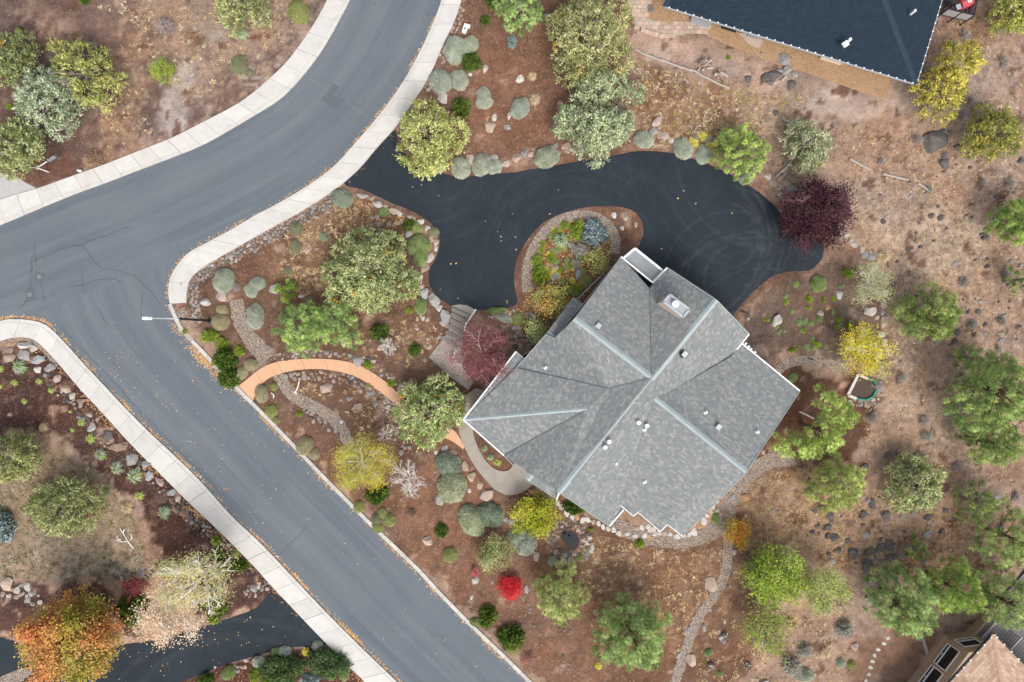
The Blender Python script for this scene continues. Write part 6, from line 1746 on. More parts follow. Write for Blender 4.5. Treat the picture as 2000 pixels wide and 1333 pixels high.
ROWS = [
 ('of the rock row along the lower left sidewalk, from its corner', [(45, 676, 19, 7, 'pale', -.1), (18, 684, 9, 6, 'brown'), (20, 701, 14, 9, 'tan'), (47, 695, 13, 10, 'grey'), (66, 682, 8, 6, 'pale', .6), (77, 701, 14, 10, 'bluish-grey'), (100, 717, 11, 10, 'grey'), (75, 722, 10, 7, 'pale'), (114, 741, 9, 8, 'pinkish'), (130, 759, 13, 9, 'tan'), (142, 775, 8, 7, 'pale'), (159, 784, 11, 7, 'brown'), (177, 809, 8, 6, 'pinkish'), (191, 820, 5, 4, 'tan'), (181, 835, 10, 8, 'bluish-grey'), (210, 851, 13, 9, 'dark'), (220, 859, 6, 5, 'brown'), (225, 872, 13, 9, 'brown'), (245, 870, 9, 11, 'brown', -.6), (258, 900, 14, 13, 'grey'), (284, 908, 11, 8, 'grey'), (293, 928, 9, 11, 'bluish-grey'), (314, 942, 13, 7, 'pinkish', -.7), (333, 962, 10, 7, 'bluish-grey'), (348, 976, 7, 7, 'pinkish'), (360, 1003, 7, 8, 'rust'), (372, 1008, 8, 7, 'dark'), (250, 884, 5, 5, 'dark')], 'brown'),
 ('of the edging rocks along the driveway curve, from the sidewalk', [(708, 383, 13, 5, 'pale', -.25), (727, 388, 6, 4, 'tan'), (740, 398, 10, 7, 'pale'), (754, 405, 5, 5, 'tan'), (767, 411, 9, 6, 'tan', -.5), (781, 418, 7, 4, 'pale', -.4), (803, 425, 7, 4, 'white', -.4), (820, 433, 7, 5, 'pale'), (835, 446, 5, 6, 'white', -.6), (844, 463, 5, 9, 'tan'), (851, 475, 6, 6, 'pinkish'), (851, 487, 4, 6, 'pale'), (843, 496, 5, 4, 'tan'), (839, 507, 7, 10, 'pale', -.5), (828, 525, 8, 9, 'tan', -.4), (821, 544, 6, 9, 'pale'), (823, 561, 6, 5, 'tan'), (830, 572, 9, 10, 'bluish-grey'), (848, 588, 12, 8, 'grey', -.8), (858, 602, 7, 6, 'pale'), (870, 616, 11, 14, 'bluish-grey', .5), (866, 630, 8, 7, 'tan'), (873, 636, 5, 5, 'pinkish')], ''),
 ('of the rock row above the driveway, left to right', [(919, 313, 9, 10, 'pinkish'), (966, 309, 8, 6, 'grey'), (986, 320, 10, 7, 'pinkish'), (1008, 311, 12, 9, 'tan'), (1025, 299, 10, 7, 'grey'), (1035, 302, 7, 6, 'pinkish'), (1042, 290, 6, 5, 'brown'), (1081, 286, 9, 5, 'grey'), (1091, 302, 5, 4, 'pale'), (1103, 285, 12, 7, 'tan', .3), (1107, 294, 8, 6, 'tan'), (1118, 290, 8, 7, 'pinkish'), (1130, 283, 7, 5, 'grey'), (1137, 292, 8, 6, 'bluish-grey'), (1132, 309, 4, 5, 'white'), (1277, 257, 14, 9, 'grey'), (1285, 238, 10, 14, 'pinkish', -.5), (1296, 267, 12, 8, 'pinkish'), (1311, 277, 6, 5, 'white')], ''),
 ('of the boulders above the driveway turnaround, left to right', [(1494, 355, 6, 5, 'orange'), (1501, 344, 9, 9, 'pale'), (1510, 360, 8, 7, 'tan'), (1522, 379, 5, 5, 'pale'), (1525, 365, 8, 9, 'tan', -.5), (1534, 358, 8, 8, 'tan'), (1541, 369, 8, 6, 'bluish-grey'), (1548, 352, 18, 9, 'brown', -.4)], ''),
 ('of the rock row right of the eastern bed, top to bottom', [(1653, 460, 6, 5, 'pale'), (1662, 469, 7, 6, 'tan'), (1669, 477, 10, 7, 'pale', -.4), (1684, 487, 8, 9, 'tan'), (1686, 498, 9, 8, 'grey'), (1702, 504, 9, 8, 'grey'), (1726, 596, 6, 9, 'pinkish'), (1722, 612, 5, 6, 'grey'), (1732, 619, 5, 6, 'grey'), (1711, 620, 5, 5, 'pinkish'), (1724, 632, 8, 13, 'tan'), (1722, 655, 7, 7, 'pale'), (1728, 670, 7, 11, 'pale')], ''),
 ('of the boulders between walkway and mounds, top to bottom', [(884, 886, 11, 8, 'brown'), (867, 876, 8, 7, 'grey'), (906, 911, 8, 11, 'tan', .5), (921, 931, 11, 11, 'tan'), (938, 948, 8, 8, 'tan'), (917, 958, 5, 5, 'pale'), (948, 966, 14, 13, 'pinkish'), (964, 986, 11, 9, 'dark', -.5), (978, 994, 9, 8, 'brown'), (987, 1014, 7, 6, 'grey'), (999, 1019, 7, 7, 'grey'), (1007, 1031, 5, 5, 'grey'), (1018, 1038, 5, 5, 'pale'), (941, 1036, 10, 10, 'brown')], ''),
 ('of the stones in the driveway island, left to right', [(1087, 522, 8, 8, 'pinkish'), (1086, 540, 10, 10, 'grey'), (1131, 534, 11, 10, 'grey', .6), (1118, 478, 9, 10, 'grey'), (1057, 528, 6, 7, 'pinkish'), (1199, 422, 5, 6, 'white'), (1222, 427, 6, 5, 'pale'), (1215, 447, 4, 4, 'white'), (1241, 441, 4, 6, 'tan')], ''),
]
for where, items, _ in ROWS:
    for i, it in enumerate(items):
        px, py, rx, ry, c = it[:5]
        if 'edging' in where: rx, ry = rx * 1.2, ry * 1.2
        rock('boulder', BOUL, px, py, rx, ry, c, f"{ORD[i]} {where}, {c}", 'boulder', None, .75, it[5] if len(it) > 5 else None)
ONES = [
 (402, 589, 13, 9, 'white', 'white flat-topped boulder near the street lamp'), (433, 581, 11, 9, 'pinkish', 'pinkish boulder touching the corner grey-green mound'),
 (534, 563, 12, 11, 'grey', 'grey-pink boulder left of the small bright pine bush'), (590, 578, 7, 5, 'pale', 'pale rock right of the small bright pine bush'),
 (601, 490, 8, 9, 'tan', 'tan pointed rock on dry grass left of the big juniper'), (865, 194, 10, 11, 'pale', 'pale angular boulder below the oval grey-green mound'),
 (947, 137, 6, 9, 'pale', 'pale oblong rock right of the dark green bush'), (919, 145, 5, 5, 'white', 'small white rock under the dark green bush'),
 (958, 248, 14, 12, 'tan', 'broad flat tan rock on the upper mulch bed'), (952, 231, 6, 6, 'orange', 'small orange rock above the broad flat tan one'), (964, 230, 6, 8, 'pale', 'pale rock beside the small orange one'),
 (991, 250, 7, 6, 'grey', 'round grey rock right of the broad flat tan one'), (994, 229, 5, 8, 'pale', 'small pointed pale rock on the upper mulch bed'), (991, 52, 5, 6, 'tan', 'round tan rock above the small blue spruce'),
 (1017, 154, 10, 9, 'pale', 'pale angular boulder beside the dry clump in the upper bed'), (1094, 201, 7, 5, 'tan', 'tan rock left of the silver juniper'), (1068, 33, 6, 5, 'grey', 'grey rock under the top edge pine'),
 (638, 760, 14, 10, 'pinkish', 'large pinkish boulder inside the orange path curve'), (697, 793, 10, 7, 'tan', 'tan boulder inside the orange path curve'), (682, 778, 6, 6, 'grey', 'small grey rock inside the orange path curve'),
 (734, 790, 7, 6, 'grey', 'grey rock right of the tan boulder by the orange path'), (786, 757, 14, 14, 'tan', 'big tan-grey boulder left of the round juniper'), (873, 757, 15, 12, 'dark', 'dark grey boulder behind the round juniper'),
 (886, 778, 6, 8, 'bluish-grey', 'grey rock beside the walkway under the juniper'), (804, 742, 7, 6, 'brown', 'brown rock above the round juniper'), (857, 975, 10, 13, 'grey', 'grey oblong boulder right of the leafless white tree'),
 (837, 1055, 13, 11, 'tan', 'tan boulder alone on open mulch left of a small dark shrub'), (852, 883, 5, 5, 'pale', 'pale rock below the round juniper'), (667, 824, 5, 4, 'white', 'small white rock on the winding gravel path'),
 (700, 705, 12, 11, 'grey', 'large grey boulder above the orange path'), (672, 671, 6, 8, 'bluish-grey', 'grey rock right of the puffy pines'), (789, 535, 9, 9, 'pale', 'pale rock at the right side of the big juniper'),
 (739, 441, 6, 6, 'grey', 'grey round rock above the big juniper, left'), (760, 439, 5, 5, 'grey', 'grey round rock above the big juniper, right'), (800, 456, 9, 8, 'grey', 'grey rock beside the dark shrub in the rock edging'), (738, 424, 6, 5, 'bluish-grey', 'bluish rock under the upper edging'),
 (826, 622, 4, 5, 'white', 'small white rock below the small green mound'), (836, 624, 5, 5, 'tan', 'tan rock below the small green mound'), (816, 641, 6, 5, 'tan', 'tan rock on mulch left of the entry steps'), (836, 661, 5, 5, 'tan', 'second tan rock left of the entry steps'), (858, 658, 5, 5, 'grey', 'grey rock beside the entry steps'), (839, 679, 5, 5, 'pale', 'pale rock left of the landing'), (830, 704, 5, 4, 'grey', 'grey rock at the landing corner'),
 (1048, 1086, 8, 10, 'tan', 'tan boulder right of the mound below the lime yellow shrub'), (929, 1135, 8, 7, 'pale', 'pale rock left of the scarlet bush'), (1026, 1150, 6, 9, 'grey', 'grey rock right of the scarlet bush'), (1040, 961, 9, 6, 'orange', 'orange-tan slab at the end of the walkway'), (920, 1166, 4, 5, 'pale', 'small pale rock on open mulch near the kerb'), (962, 1136, 4, 5, 'grey', 'small grey rock left of the scarlet bush'),
 (1519, 625, 13, 14, 'pale', 'large pale boulder in the eastern bed'), (1639, 576, 9, 9, 'pale', 'pale boulder left of the thin pale birch'), (1604, 611, 8, 9, 'tan', 'tan rock in the middle of the eastern bed'), (1615, 602, 6, 6, 'orange', 'orange rock touching the tan one in the eastern bed'), (1697, 607, 14, 10, 'pale', 'broad pale boulder below the thin pale birch'), (1461, 624, 3, 3, 'white', 'tiny white rock at the roof corner'),
 (1491, 883, 5, 5, 'tan', 'tan rock at the roof edge above the back gravel path'), (1457, 973, 10, 8, 'orange', 'orange-tan boulder right of the back gravel path'), (1481, 938, 4, 4, 'tan', 'small tan rock inside the back gravel curve'), (1428, 955, 10, 6, 'tan', 'flat tan rock under the back roof corner'), (1440, 988, 4, 4, 'rust', 'rust coloured small rock by the gravel path'), (1418, 1005, 9, 7, 'brown', 'round brown stepping stone in the gravel path'), (1430, 971, 7, 6, 'grey', 'round grey stepping stone in the gravel path'),
 (1389, 1143, 13, 15, 'tan', 'large tan boulder against the narrow gravel path'), (1351, 1291, 9, 12, 'tan', 'tan upright boulder near the bottom of the gravel path'), (1343, 1232, 8, 10, 'bluish-grey', 'grey boulder left of the narrow gravel path'), (1375, 1226, 5, 8, 'grey', 'small grey rock right of the narrow gravel path'), (1324, 1281, 5, 7, 'grey', 'grey rock beside the ponderosa and gravel path'), (1387, 1191, 4, 4, 'bluish-grey', 'small bluish rock on the gravel path edge'), (1426, 1145, 4, 3, 'pale', 'small pale rock right of the large tan boulder'), (1434, 1080, 4, 6, 'white', 'white rock below the orange shrub'),
 (1509, 996, 5, 5, 'grey', 'lone grey rock on the red-brown slope'), (1400, 997, 5, 4, 'grey', 'grey rock by the stepping stones'), (1669, 1262, 9, 9, 'pinkish', 'pinkish boulder left of the stepping stone trail'), (1642, 1058, 6, 5, 'pinkish', 'pinkish rock among dark lava rocks'), (1291, 1076, 6, 5, 'tan', 'tan rock below the curved gravel path'),
 (15, 1139, 16, 15, 'tan', 'large tan boulder at the left edge above the maple'), (33, 1152, 7, 8, 'pale', 'pale rock right of the large tan boulder at the left edge'), (55, 1145, 9, 10, 'pale', 'light grey rock further right of the left edge boulder'), (53, 1172, 7, 6, 'grey', 'grey rock above the maple'), (21, 809, 6, 5, 'tan', 'tan rock beside the dark left juniper'), (54, 861, 9, 6, 'bluish-grey', 'bluish rock right of the left edge juniper'), (497, 1148, 8, 9, 'grey', 'grey stone near the lower driveway mouth'),
 (1532, 117, 14, 13, 'grey', 'big grey boulder on the orange bark bed'), (1538, 136, 13, 10, 'grey', 'second grey boulder below the orange bark bed'), (1514, 150, 16, 13, 'dark', 'dark boulder in the outcrop below the orange bark'), (1494, 150, 12, 9, 'dark', 'dark flat rock left in the outcrop'), (1524, 142, 9, 7, 'grey', 'grey rock between the outcrop boulders'), (1505, 160, 9, 7, 'dark', 'low dark rock of the outcrop'), (1546, 168, 9, 11, 'dark', 'lowest dark rock of the outcrop'), (1549, 148, 9, 6, 'grey', 'right grey rock of the outcrop'), (1487, 104, 5, 5, 'grey', 'small grey rock on the bark bed'), (1502, 158, 4, 4, 'tan', 'small tan rock in the outcrop'), (1462, 154, 9, 8, 'dark', 'dark mossy rock left of the outcrop'),
 (1829, 278, 26, 23, 'dark', 'largest dark lava boulder on the eastern slope'), (1845, 318, 13, 12, 'dark', 'dark lava boulder below the largest one'), (1874, 287, 12, 9, 'dark', 'dark lava rock right of the largest one'), (1840, 256, 7, 6, 'dark', 'small dark rock above the largest lava boulder'), (1848, 262, 5, 5, 'grey', 'small grey rock above the largest lava boulder'), (1515, 222, 6, 6, 'dark', 'dark round rock left of the grey-green juniper'), (1776, 320, 5, 5, 'tan', 'tan rock by the fallen rail'),
 (1667, 1080, 14, 12, 'dark', 'big round lava boulder, upper left of the lower outcrop'), (1702, 1076, 15, 9, 'dark', 'long lava boulder in the lower outcrop'), (1695, 1105, 14, 15, 'dark', 'lava boulder at the foot of the lower outcrop'), (1718, 1068, 10, 9, 'dark', 'lava boulder in the middle of the lower outcrop'), (1736, 1066, 10, 11, 'dark', 'right lava boulder of the lower outcrop'), (1740, 1090, 14, 8, 'dark', 'low lava rock right of the lower outcrop'), (1638, 1073, 8, 8, 'dark', 'small lava rock left of the lower outcrop'), (1628, 1050, 9, 9, 'dark', 'lava rock above the lower outcrop'), (1703, 986, 7, 12, 'dark', 'upright lava rock under the slope ponderosa'), (1687, 1004, 11, 9, 'dark', 'lava rock below the slope ponderosa'), (1731, 1007, 12, 12, 'dark', 'lava boulder between ponderosa and round juniper'), (1617, 1029, 9, 7, 'dark', 'lava rock left of the slope ponderosa foot'), (1581, 958, 9, 10, 'dark', 'lava rock left of the slope ponderosa'), (1686, 911, 9, 7, 'dark', 'lava rock above the slope ponderosa'), (1571, 912, 7, 6, 'dark', 'lava rock near the bright pine'), (1621, 1008, 9, 7, 'dark', 'lava rock at the ponderosa edge'), (1808, 1043, 10, 9, 'grey', 'grey boulder below the round juniper'),
]
for px, py, rx, ry, c, lab in ONES:
    rock('boulder', BOUL, px, py, rx, ry, c, lab, 'boulder')
def band(center, width, n, rmin, rmax, cols, name, protos, label, cat, group, hf=.75):
    c = cr(center, n=8); L = np.r_[0, np.cumsum(np.hypot(*np.diff(c, axis=0).T))]; out = []
    for _ in range(n * 40):
        if len(out) >= n: break
        t = rng.uniform(0, L[-1]); q = np.array([np.interp(t, L, c[:, 0]), np.interp(t, L, c[:, 1])]) + rng.uniform(-.5, .5, 2) * width
        r = rng.uniform(rmin, rmax)
        if all((q[0] - o[0]) ** 2 + (q[1] - o[1]) ** 2 > (.82 * (r + o[2])) ** 2 for o in out): out.append((q[0], q[1], r))
    for x, y, r in out:
        rock(name, protos, x, y, r * rng.uniform(.85, 1.2), r * rng.uniform(.8, 1.05), cols[int(rng.integers(len(cols)))], label, cat, group, hf, rng.uniform(0, 3.1))
    return out
MIX = ['tan', 'pinkish', 'grey', 'pale', 'bluish-grey', 'brown', 'tan', 'rust']
DK = ['dark', 'grey', 'rust', 'brown', 'dark', 'pinkish']
band([(392, 540), (430, 516), (486, 484), (543, 454), (597, 425), (640, 398), (662, 380)], 19, 185, 2.6, 5.0, MIX, 'cobble', COB, 'rounded cobble in the band between curved sidewalk and mulch', 'cobble', 'cobbles along the curved sidewalk')
band([(382, 545), (377, 570), (380, 600), (385, 620)], 17, 42, 3.0, 5.6, MIX, 'cobble', COB, 'cobble in the patch between sidewalk end and street lamp', 'cobble', 'cobbles at the sidewalk end')
band([(355, 612), (372, 618)], 22, 30, 2.0, 3.6, MIX, 'cobble', COB, 'small cobble at the end of the sidewalk beside the kerb', 'cobble', 'small cobbles beside the kerb')
band([(906, 5), (897, 40), (880, 75), (866, 108), (848, 150), (830, 185)], 13, 46, 2.6, 5.2, MIX, 'cobble', COB, 'loose cobble along the upper sidewalk edge', 'cobble', 'cobbles along the upper sidewalk')
band([(560, 733), (600, 733), (650, 737), (690, 745), (730, 768), (765, 800), (790, 830)], 17, 74, 2.8, 6, MIX + ['dark'], 'path_rock', COB, 'small rock lining the inner side of the orange path', 'rock', 'rocks inside the orange path')
band([(530, 700), (580, 692), (640, 692), (690, 700), (730, 712), (760, 735), (778, 752)], 14, 58, 2.6, 5.5, MIX + ['dark'], 'path_rock', COB, 'small rock lining the outer side of the orange path', 'rock', 'rocks outside the orange path')
band([(595, 800), (620, 820), (645, 835), (660, 850)], 14, 16, 2.6, 5, ['grey', 'dark', 'pinkish'], 'garden_rock', COB, 'small rock beside the winding gravel path', 'rock', 'rocks beside the winding gravel path')
band([(762, 835), (775, 850), (795, 865), (790, 880)], 20, 26, 2.6, 6, ['grey', 'dark', 'tan', 'rust'], 'garden_rock', COB, 'small rock left of the round juniper foot', 'rock', 'rocks by the round juniper')
POND = (1112, 1055)
a_ = np.linspace(0, 6.28, 25)
band([(POND[0] + 35 * math.cos(a) - 1, POND[1] + 32 * math.sin(a) + 3) for a in a_], 19, 92, 2.6, 5.8, ['grey', 'dark', 'brown', 'tan', 'pinkish', 'rust', 'dark'], 'pond_rock', COB, 'rock in the ring around the small dark pond', 'rock', 'rocks around the pond')
for px, py in ((1142, 1056), (1149, 1060), (1152, 1052), (1158, 1070), (1146, 1066), (1138, 1078), (1155, 1078)): rock('pond_rock', FLAG, px, py, 5, 5, 'pale', 'pale flat rock at the right rim of the pond', 'rock', 'pale rocks at the pond rim')
band([(88, 728), (120, 770), (155, 800), (178, 830), (205, 860), (235, 885), (270, 905), (310, 950), (345, 985), (385, 1025)], 17, 95, 2.6, 5.6, DK, 'lava_rock', COB, 'small dark lava rock packed between the boulders along the lower sidewalk', 'rock', 'lava rocks along the lower sidewalk')
band([(345, 990), (385, 1022), (420, 1052), (460, 1085), (490, 1115)], 16, 60, 2.4, 4.8, DK, 'lava_rock', COB, 'small dark lava rock at the lower end of the sidewalk row', 'rock', 'lava rocks at the lower row end')
band([(205, 1100), (240, 1120), (270, 1130), (290, 1118)], 22, 34, 2.6, 5.5, ['dark', 'grey', 'dark'], 'lava_rock', COB, 'dark lava rock above the maple and birch trees', 'rock', 'lava rocks above the birch trees')
band([(262, 1075), (270, 1095), (285, 1120)], 16, 34, 2.0, 3.6, MIX, 'garden_rock', COB, 'small pebble-like rock below the dead white branch', 'rock', 'rocks below the white branch')
band([(958, 618), (1000, 612), (1040, 618)], 9, 20, 3, 6.5, ['grey', 'dark', 'tan', 'brown'], 'garden_rock', BOUL, 'ledge rock between driveway end and red plum', 'rock', 'ledge rocks by the red plum')
band([(985, 640), (1010, 655), (1030, 675), (1005, 690)], 26, 34, 3, 6.5, ['grey', 'dark', 'dark', 'brown'], 'garden_rock', COB, 'dark rock between red plum and house', 'rock', 'dark rocks by the red plum')
band([(1690, 735), (1712, 745), (1712, 775), (1695, 785), (1665, 785)], 14, 26, 2.6, 5.5, ['tan', 'pale', 'pinkish', 'grey'], 'garden_rock', COB, 'rock around the raised planting bed', 'rock', 'rocks around the raised bed')
band([(480, 1160), (500, 1150), (520, 1145)], 18, 18, 2.5, 5, MIX, 'garden_rock', COB, 'rock at the lower driveway mouth', 'rock', 'rocks at the lower driveway mouth')
band([(0, 1145), (60, 1160), (80, 1185)], 26, 18, 3, 6, ['grey', 'pale', 'tan'], 'garden_rock', COB, 'rock above the orange maple crown', 'rock', 'rocks above the maple')
band([(420, 1310), (480, 1300), (560, 1325), (600, 1290)], 24, 18, 2.6, 5, ['grey', 'pale', 'tan'], 'garden_rock', COB, 'rock among the plants of the lower bed', 'rock', 'rocks in the lower bed')
band([(1090, 1000 + 230), (1110, 1290), (1130, 1330)], 44, 16, 1.6, 3.2, ['dark', 'grey', 'brown'], 'garden_rock', COB, 'small rock left of the large ponderosa', 'rock', 'rocks left of the large ponderosa')
band([(1040, 1120), (1030, 1160), (1030, 1200), (1045, 1220)], 16, 18, 1.6, 3.4, ['dark', 'grey', 'brown'], 'garden_rock', COB, 'small rock left of the pale pine', 'rock', 'rocks left of the pale pine')
for i, (px, py) in enumerate(scatter([(1650, 380), (1800, 300), (1995, 300), (1995, 700), (1850, 690), (1760, 560), (1740, 480)], 120, 8)):
    r = 1.8 + 5.5 * rng.random() ** 2.6
    rock('lava_rock', COB if r < 6 else BOUL, px, py, r * rng.uniform(.9, 1.3), r * rng.uniform(.8, 1.1), 'dark' if rng.random() < .8 else 'grey', 'dark lava rock scattered on the upper eastern slope', 'rock', 'lava rocks on the upper eastern slope')
for i, (px, py) in enumerate(scatter([(1570, 930), (1760, 1000), (1990, 960), (1960, 1060), (1760, 1110), (1640, 1120), (1570, 1060)], 60, 9)):
    r = 2.4 + 5.5 * rng.random() ** 2
    rock('lava_rock', COB if r < 6 else BOUL, px, py, r * rng.uniform(.9, 1.3), r * rng.uniform(.8, 1.1), 'dark' if rng.random() < .75 else 'grey', 'dark lava rock scattered on the lower eastern slope', 'rock', 'lava rocks on the lower eastern slope')
for px, py in scatter([(1500, 180), (1560, 190), (1640, 330), (1500, 330), (1420, 200)], 22, 8): rock('garden_rock', COB, px, py, rng.uniform(2, 4), rng.uniform(2, 4), 'grey', 'small grey rock on the weedy ground near the pines', 'rock', 'small rocks near the upper pines')
# stepping stones
STN = [(1089, 984, 4, 5), (1097, 992, 5, 6), (1108, 1002, 6, 6), (1117, 1009, 4, 8), (1127, 1011, 4, 6), (1138, 1016, 5, 5), (1148, 1016, 5, 5), (1159, 1020, 5, 4), (1169, 1023, 4, 5), (1178, 1029, 4, 5), (1188, 1034, 4, 5), (1198, 1037, 4, 6), (1208, 1043, 5, 5), (1216, 1047, 4, 4), (1225, 1044, 5, 3), (1242, 1048, 6, 3), (1244, 1034, 5, 4), (1254, 1032, 4, 5), (1267, 1030, 6, 5), (1277, 1035, 6, 5), (1269, 1037, 4, 3), (1259, 1048, 5, 5), (1267, 1050, 4, 5), (1279, 1045, 4, 3), (1288, 1042, 4, 5), (1299, 1043, 5, 4), (1309, 1045, 4, 4), (1321, 1049, 6, 5), (1334, 1048, 5, 4), (1346, 1045, 4, 4), (1357, 1040, 7, 6), (1367, 1030, 5, 4), (1374, 1020, 5, 8), (1380, 1008, 4, 4), (1386, 999, 4, 6), (1392, 990, 5, 4), (1398, 981, 4, 3)]
for i, (px, py, rx, ry) in enumerate(STN):
    o = rock('stepping_stone', FLAG, px, py, rx * 1.2, ry * 1.2, ('white', 'pale', 'white', 'tan', 'white', 'orange')[(i * 7 + i // 3) % 6], 'pale flat stepping stone in the line along the front of the house', 'stepping stone', 'stepping stones in front of the house', .5, rng.uniform(-.4, .4)); o.location.z += .05
for i, (px, py) in enumerate([(1733, 1247), (1726, 1257), (1715, 1269), (1708, 1280), (1703, 1292), (1700, 1304), (1696, 1318), (1691, 1330)]):
    rock('stepping_stone', FLAG, px, py, 4.5, 4, 'white', f'{ORD[i]} white stepping stone from the top in the trail by the tan house', 'stepping stone', 'stepping stones by the tan house', .5)

# ---------------------------------------------------------------- pond
pnd = sheet('pond', cr([(1096, 1045), (1104, 1036), (1113, 1037), (1124, 1043), (1131, 1056), (1126, 1070), (1113, 1074), (1106, 1062), (1098, 1055)], True, 4), .06, MAT['water'], thick=.05); tag(pnd, 'small dark garden pond ringed with rocks', kind='structure')
g = Geo(); c = gp(1110, 1052, .12); 
for i in range(3):
    q = gp(1106 + i * 4.2 + rng.uniform(-2, 2), 1044 + i * 3.4, .12); g.tube(q, q + Vector((rng.uniform(-.1, .1), rng.uniform(-.1, .1), rng.uniform(.05, .16))), rng.uniform(.10, .16), rng.uniform(.05, .09), n=6)
o = g.build('rock_pile', MAT['rock'], None, (.05, .055, .06)); tag(o, 'wet grey rocks standing in the middle of the dark pond', 'rock')
o = sheet('stream_bed', [(1108, 1078), (1118, 1082), (1106, 1100), (1092, 1108), (1090, 1096)], .05, MAT['seal'], thick=.04); tag(o, 'dark dry rill running down from the pond', kind='structure')
# ---------------------------------------------------------------- street furniture and small things
up = Vector((0, 0, 1))
lp = empty('street_lamp', gp(411, 627)); tag(lp, 'black street lamp with a long arm over the road and white lamp head', 'street lamp'); T = Matrix.Translation(-lp.location)
def pp(g, name, mat, root, par=None, **k):
    o = g.build(name, mat, par or root, **k)
    if par is None: o.matrix_parent_inverse = Matrix.Translation(-root.location)
    return o
base = gp(411, 627, 0); top = Vector((base.x, base.y, 4.75))
g = Geo(); g.tube(base, base + up * .25, .2, .17, 12); g.tube(base + up * .25, top, .10, .085, 12); pp(g, 'pole', MAT['dark'], lp)
g = Geo(); g.tube(top - up * .02, top + up * .16, .12, .08, 12); pp(g, 'cap', MAT['dark'], lp)
hd = gp(297, 622, 4.95)
g = Geo(); g.tube(top + up * .05, top.lerp(hd, .5) + up * .12, .045, .042); g.tube(top.lerp(hd, .5) + up * .12, hd, .042, .04); pp(g, 'arm', MAT['metal'], lp)
tip = gp(281, 622, 4.95); d = (tip - hd).normalized(); s = Vector((-d.y, d.x, 0))
g = Geo(); prof = [(-.02, .07), (.08, .115), (.2, .12), (.62, .12), (.66, .11)]
V = []
for x, w in prof:
    for sx, z in ((-w, -.03), (-w, .04), (-w * .6, .09), (w * .6, .09), (w, .04), (w, -.03)): V.append(hd + d * x + s * sx + up * z)
F = []
for i in range(len(prof) - 1):
    for j in range(6): a, b = i * 6 + j, i * 6 + (j + 1) % 6; F.append((a, b, b + 6, a + 6))
F += [tuple(range(6))[::-1], tuple(range(24, 30))]
g.add(V, F); head = pp(g, 'lamp_head', MAT['white'], lp)
g = Geo(); g.tube(hd + d * .12 + up * .085, hd + d * .12 + up * .15, .05, n=10); pp(g, 'photocell', MAT['slate'], lp, head)
# two-armed street name sign
sg_ = empty('signpost', gp(97, 337)); tag(sg_, 'white post with two arms carrying dark street name plates', 'signpost')
b0 = gp(97, 337, 0); tp_ = Vector((b0.x, b0.y, 1.35))
g = Geo(); g.tube(b0, b0 + up * .12, .09, n=10); g.tube(b0 + up * .1, tp_, .055, .05, 10); g.tube(tp_, tp_ + up * .08, .09, .07, 10); pp(g, 'post', MAT['white'], sg_)
for (ex, ey, w0) in ((113, 303, .52), (30, 328, .45)):
    e = gp(ex, ey, 1.45); d = (e - tp_ - up * .1).normalized(); L = (e - tp_).length
    g = Geo(); g.bar(tp_ + up * .06, tp_ + d * L * .5 + up * .08, .05, .05); ar = pp(g, 'arm', MAT['white'], sg_)
    g = Geo(); n_ = d.cross(up).normalized(); a = tp_ + d * L * .48 + up * .1; b = tp_ + d * L * 1.0 + up * .1
    tl = Matrix((d, n_, up)).transposed()
    side = n_ if n_.y < 0 else -n_; U = (up + side * -.9).normalized(); W_ = d.cross(U)
    g.bar(a, b, .04, .34, up=U); pl = pp(g, 'name_plate', MAT['dark'], sg_, ar)
    g = Geo(); nn = W_ if W_.z > 0 else -W_
    for k in range(6):
        q = a + (b - a) * (.14 + .115 * k) + nn * .024
        g.bar(q - U * .10, q + U * .10, .016, .006, up=nn)
        g.bar(q + U * (.1 - .1 * (k % 3)) , q + U * (.1 - .1 * (k % 3)) + d * .055, .016, .006, up=nn)
        g.bar(q - U * .1, q - U * .1 + d * .05, .016, .006, up=nn)
    pp(g, 'plate_lettering', MAT['white'], sg_, pl)
g = Geo(); c = gp(153, 333, .1); g.tube(c, c + up * .25 + Vector((.3, -.12, 0)), .12, .1, 10); o = g.build('utility_marker', MAT['white']); tag(o, 'white stubby utility marker beside the outer sidewalk', 'marker')
# utility cover
u = empty('utility_cover', gp(909, 59)); tag(u, 'white notched utility cover with a dark handle hole on mulch', 'cover'); u.rotation_euler = (0, 0, -.32)
P_ = [(-.17, -.36), (.17, -.36), (.17, .12), (.30, .12), (.30, .36), (-.17, .36)]
g = Geo(); g.prism(P_, 0, .32); o = g.build('lid', MAT['white'], u)
g = Geo(); g.tube((0, -.02, .31), (0, -.02, .326), .075, n=12); g.build('handle_hole', MAT['dark'], o)
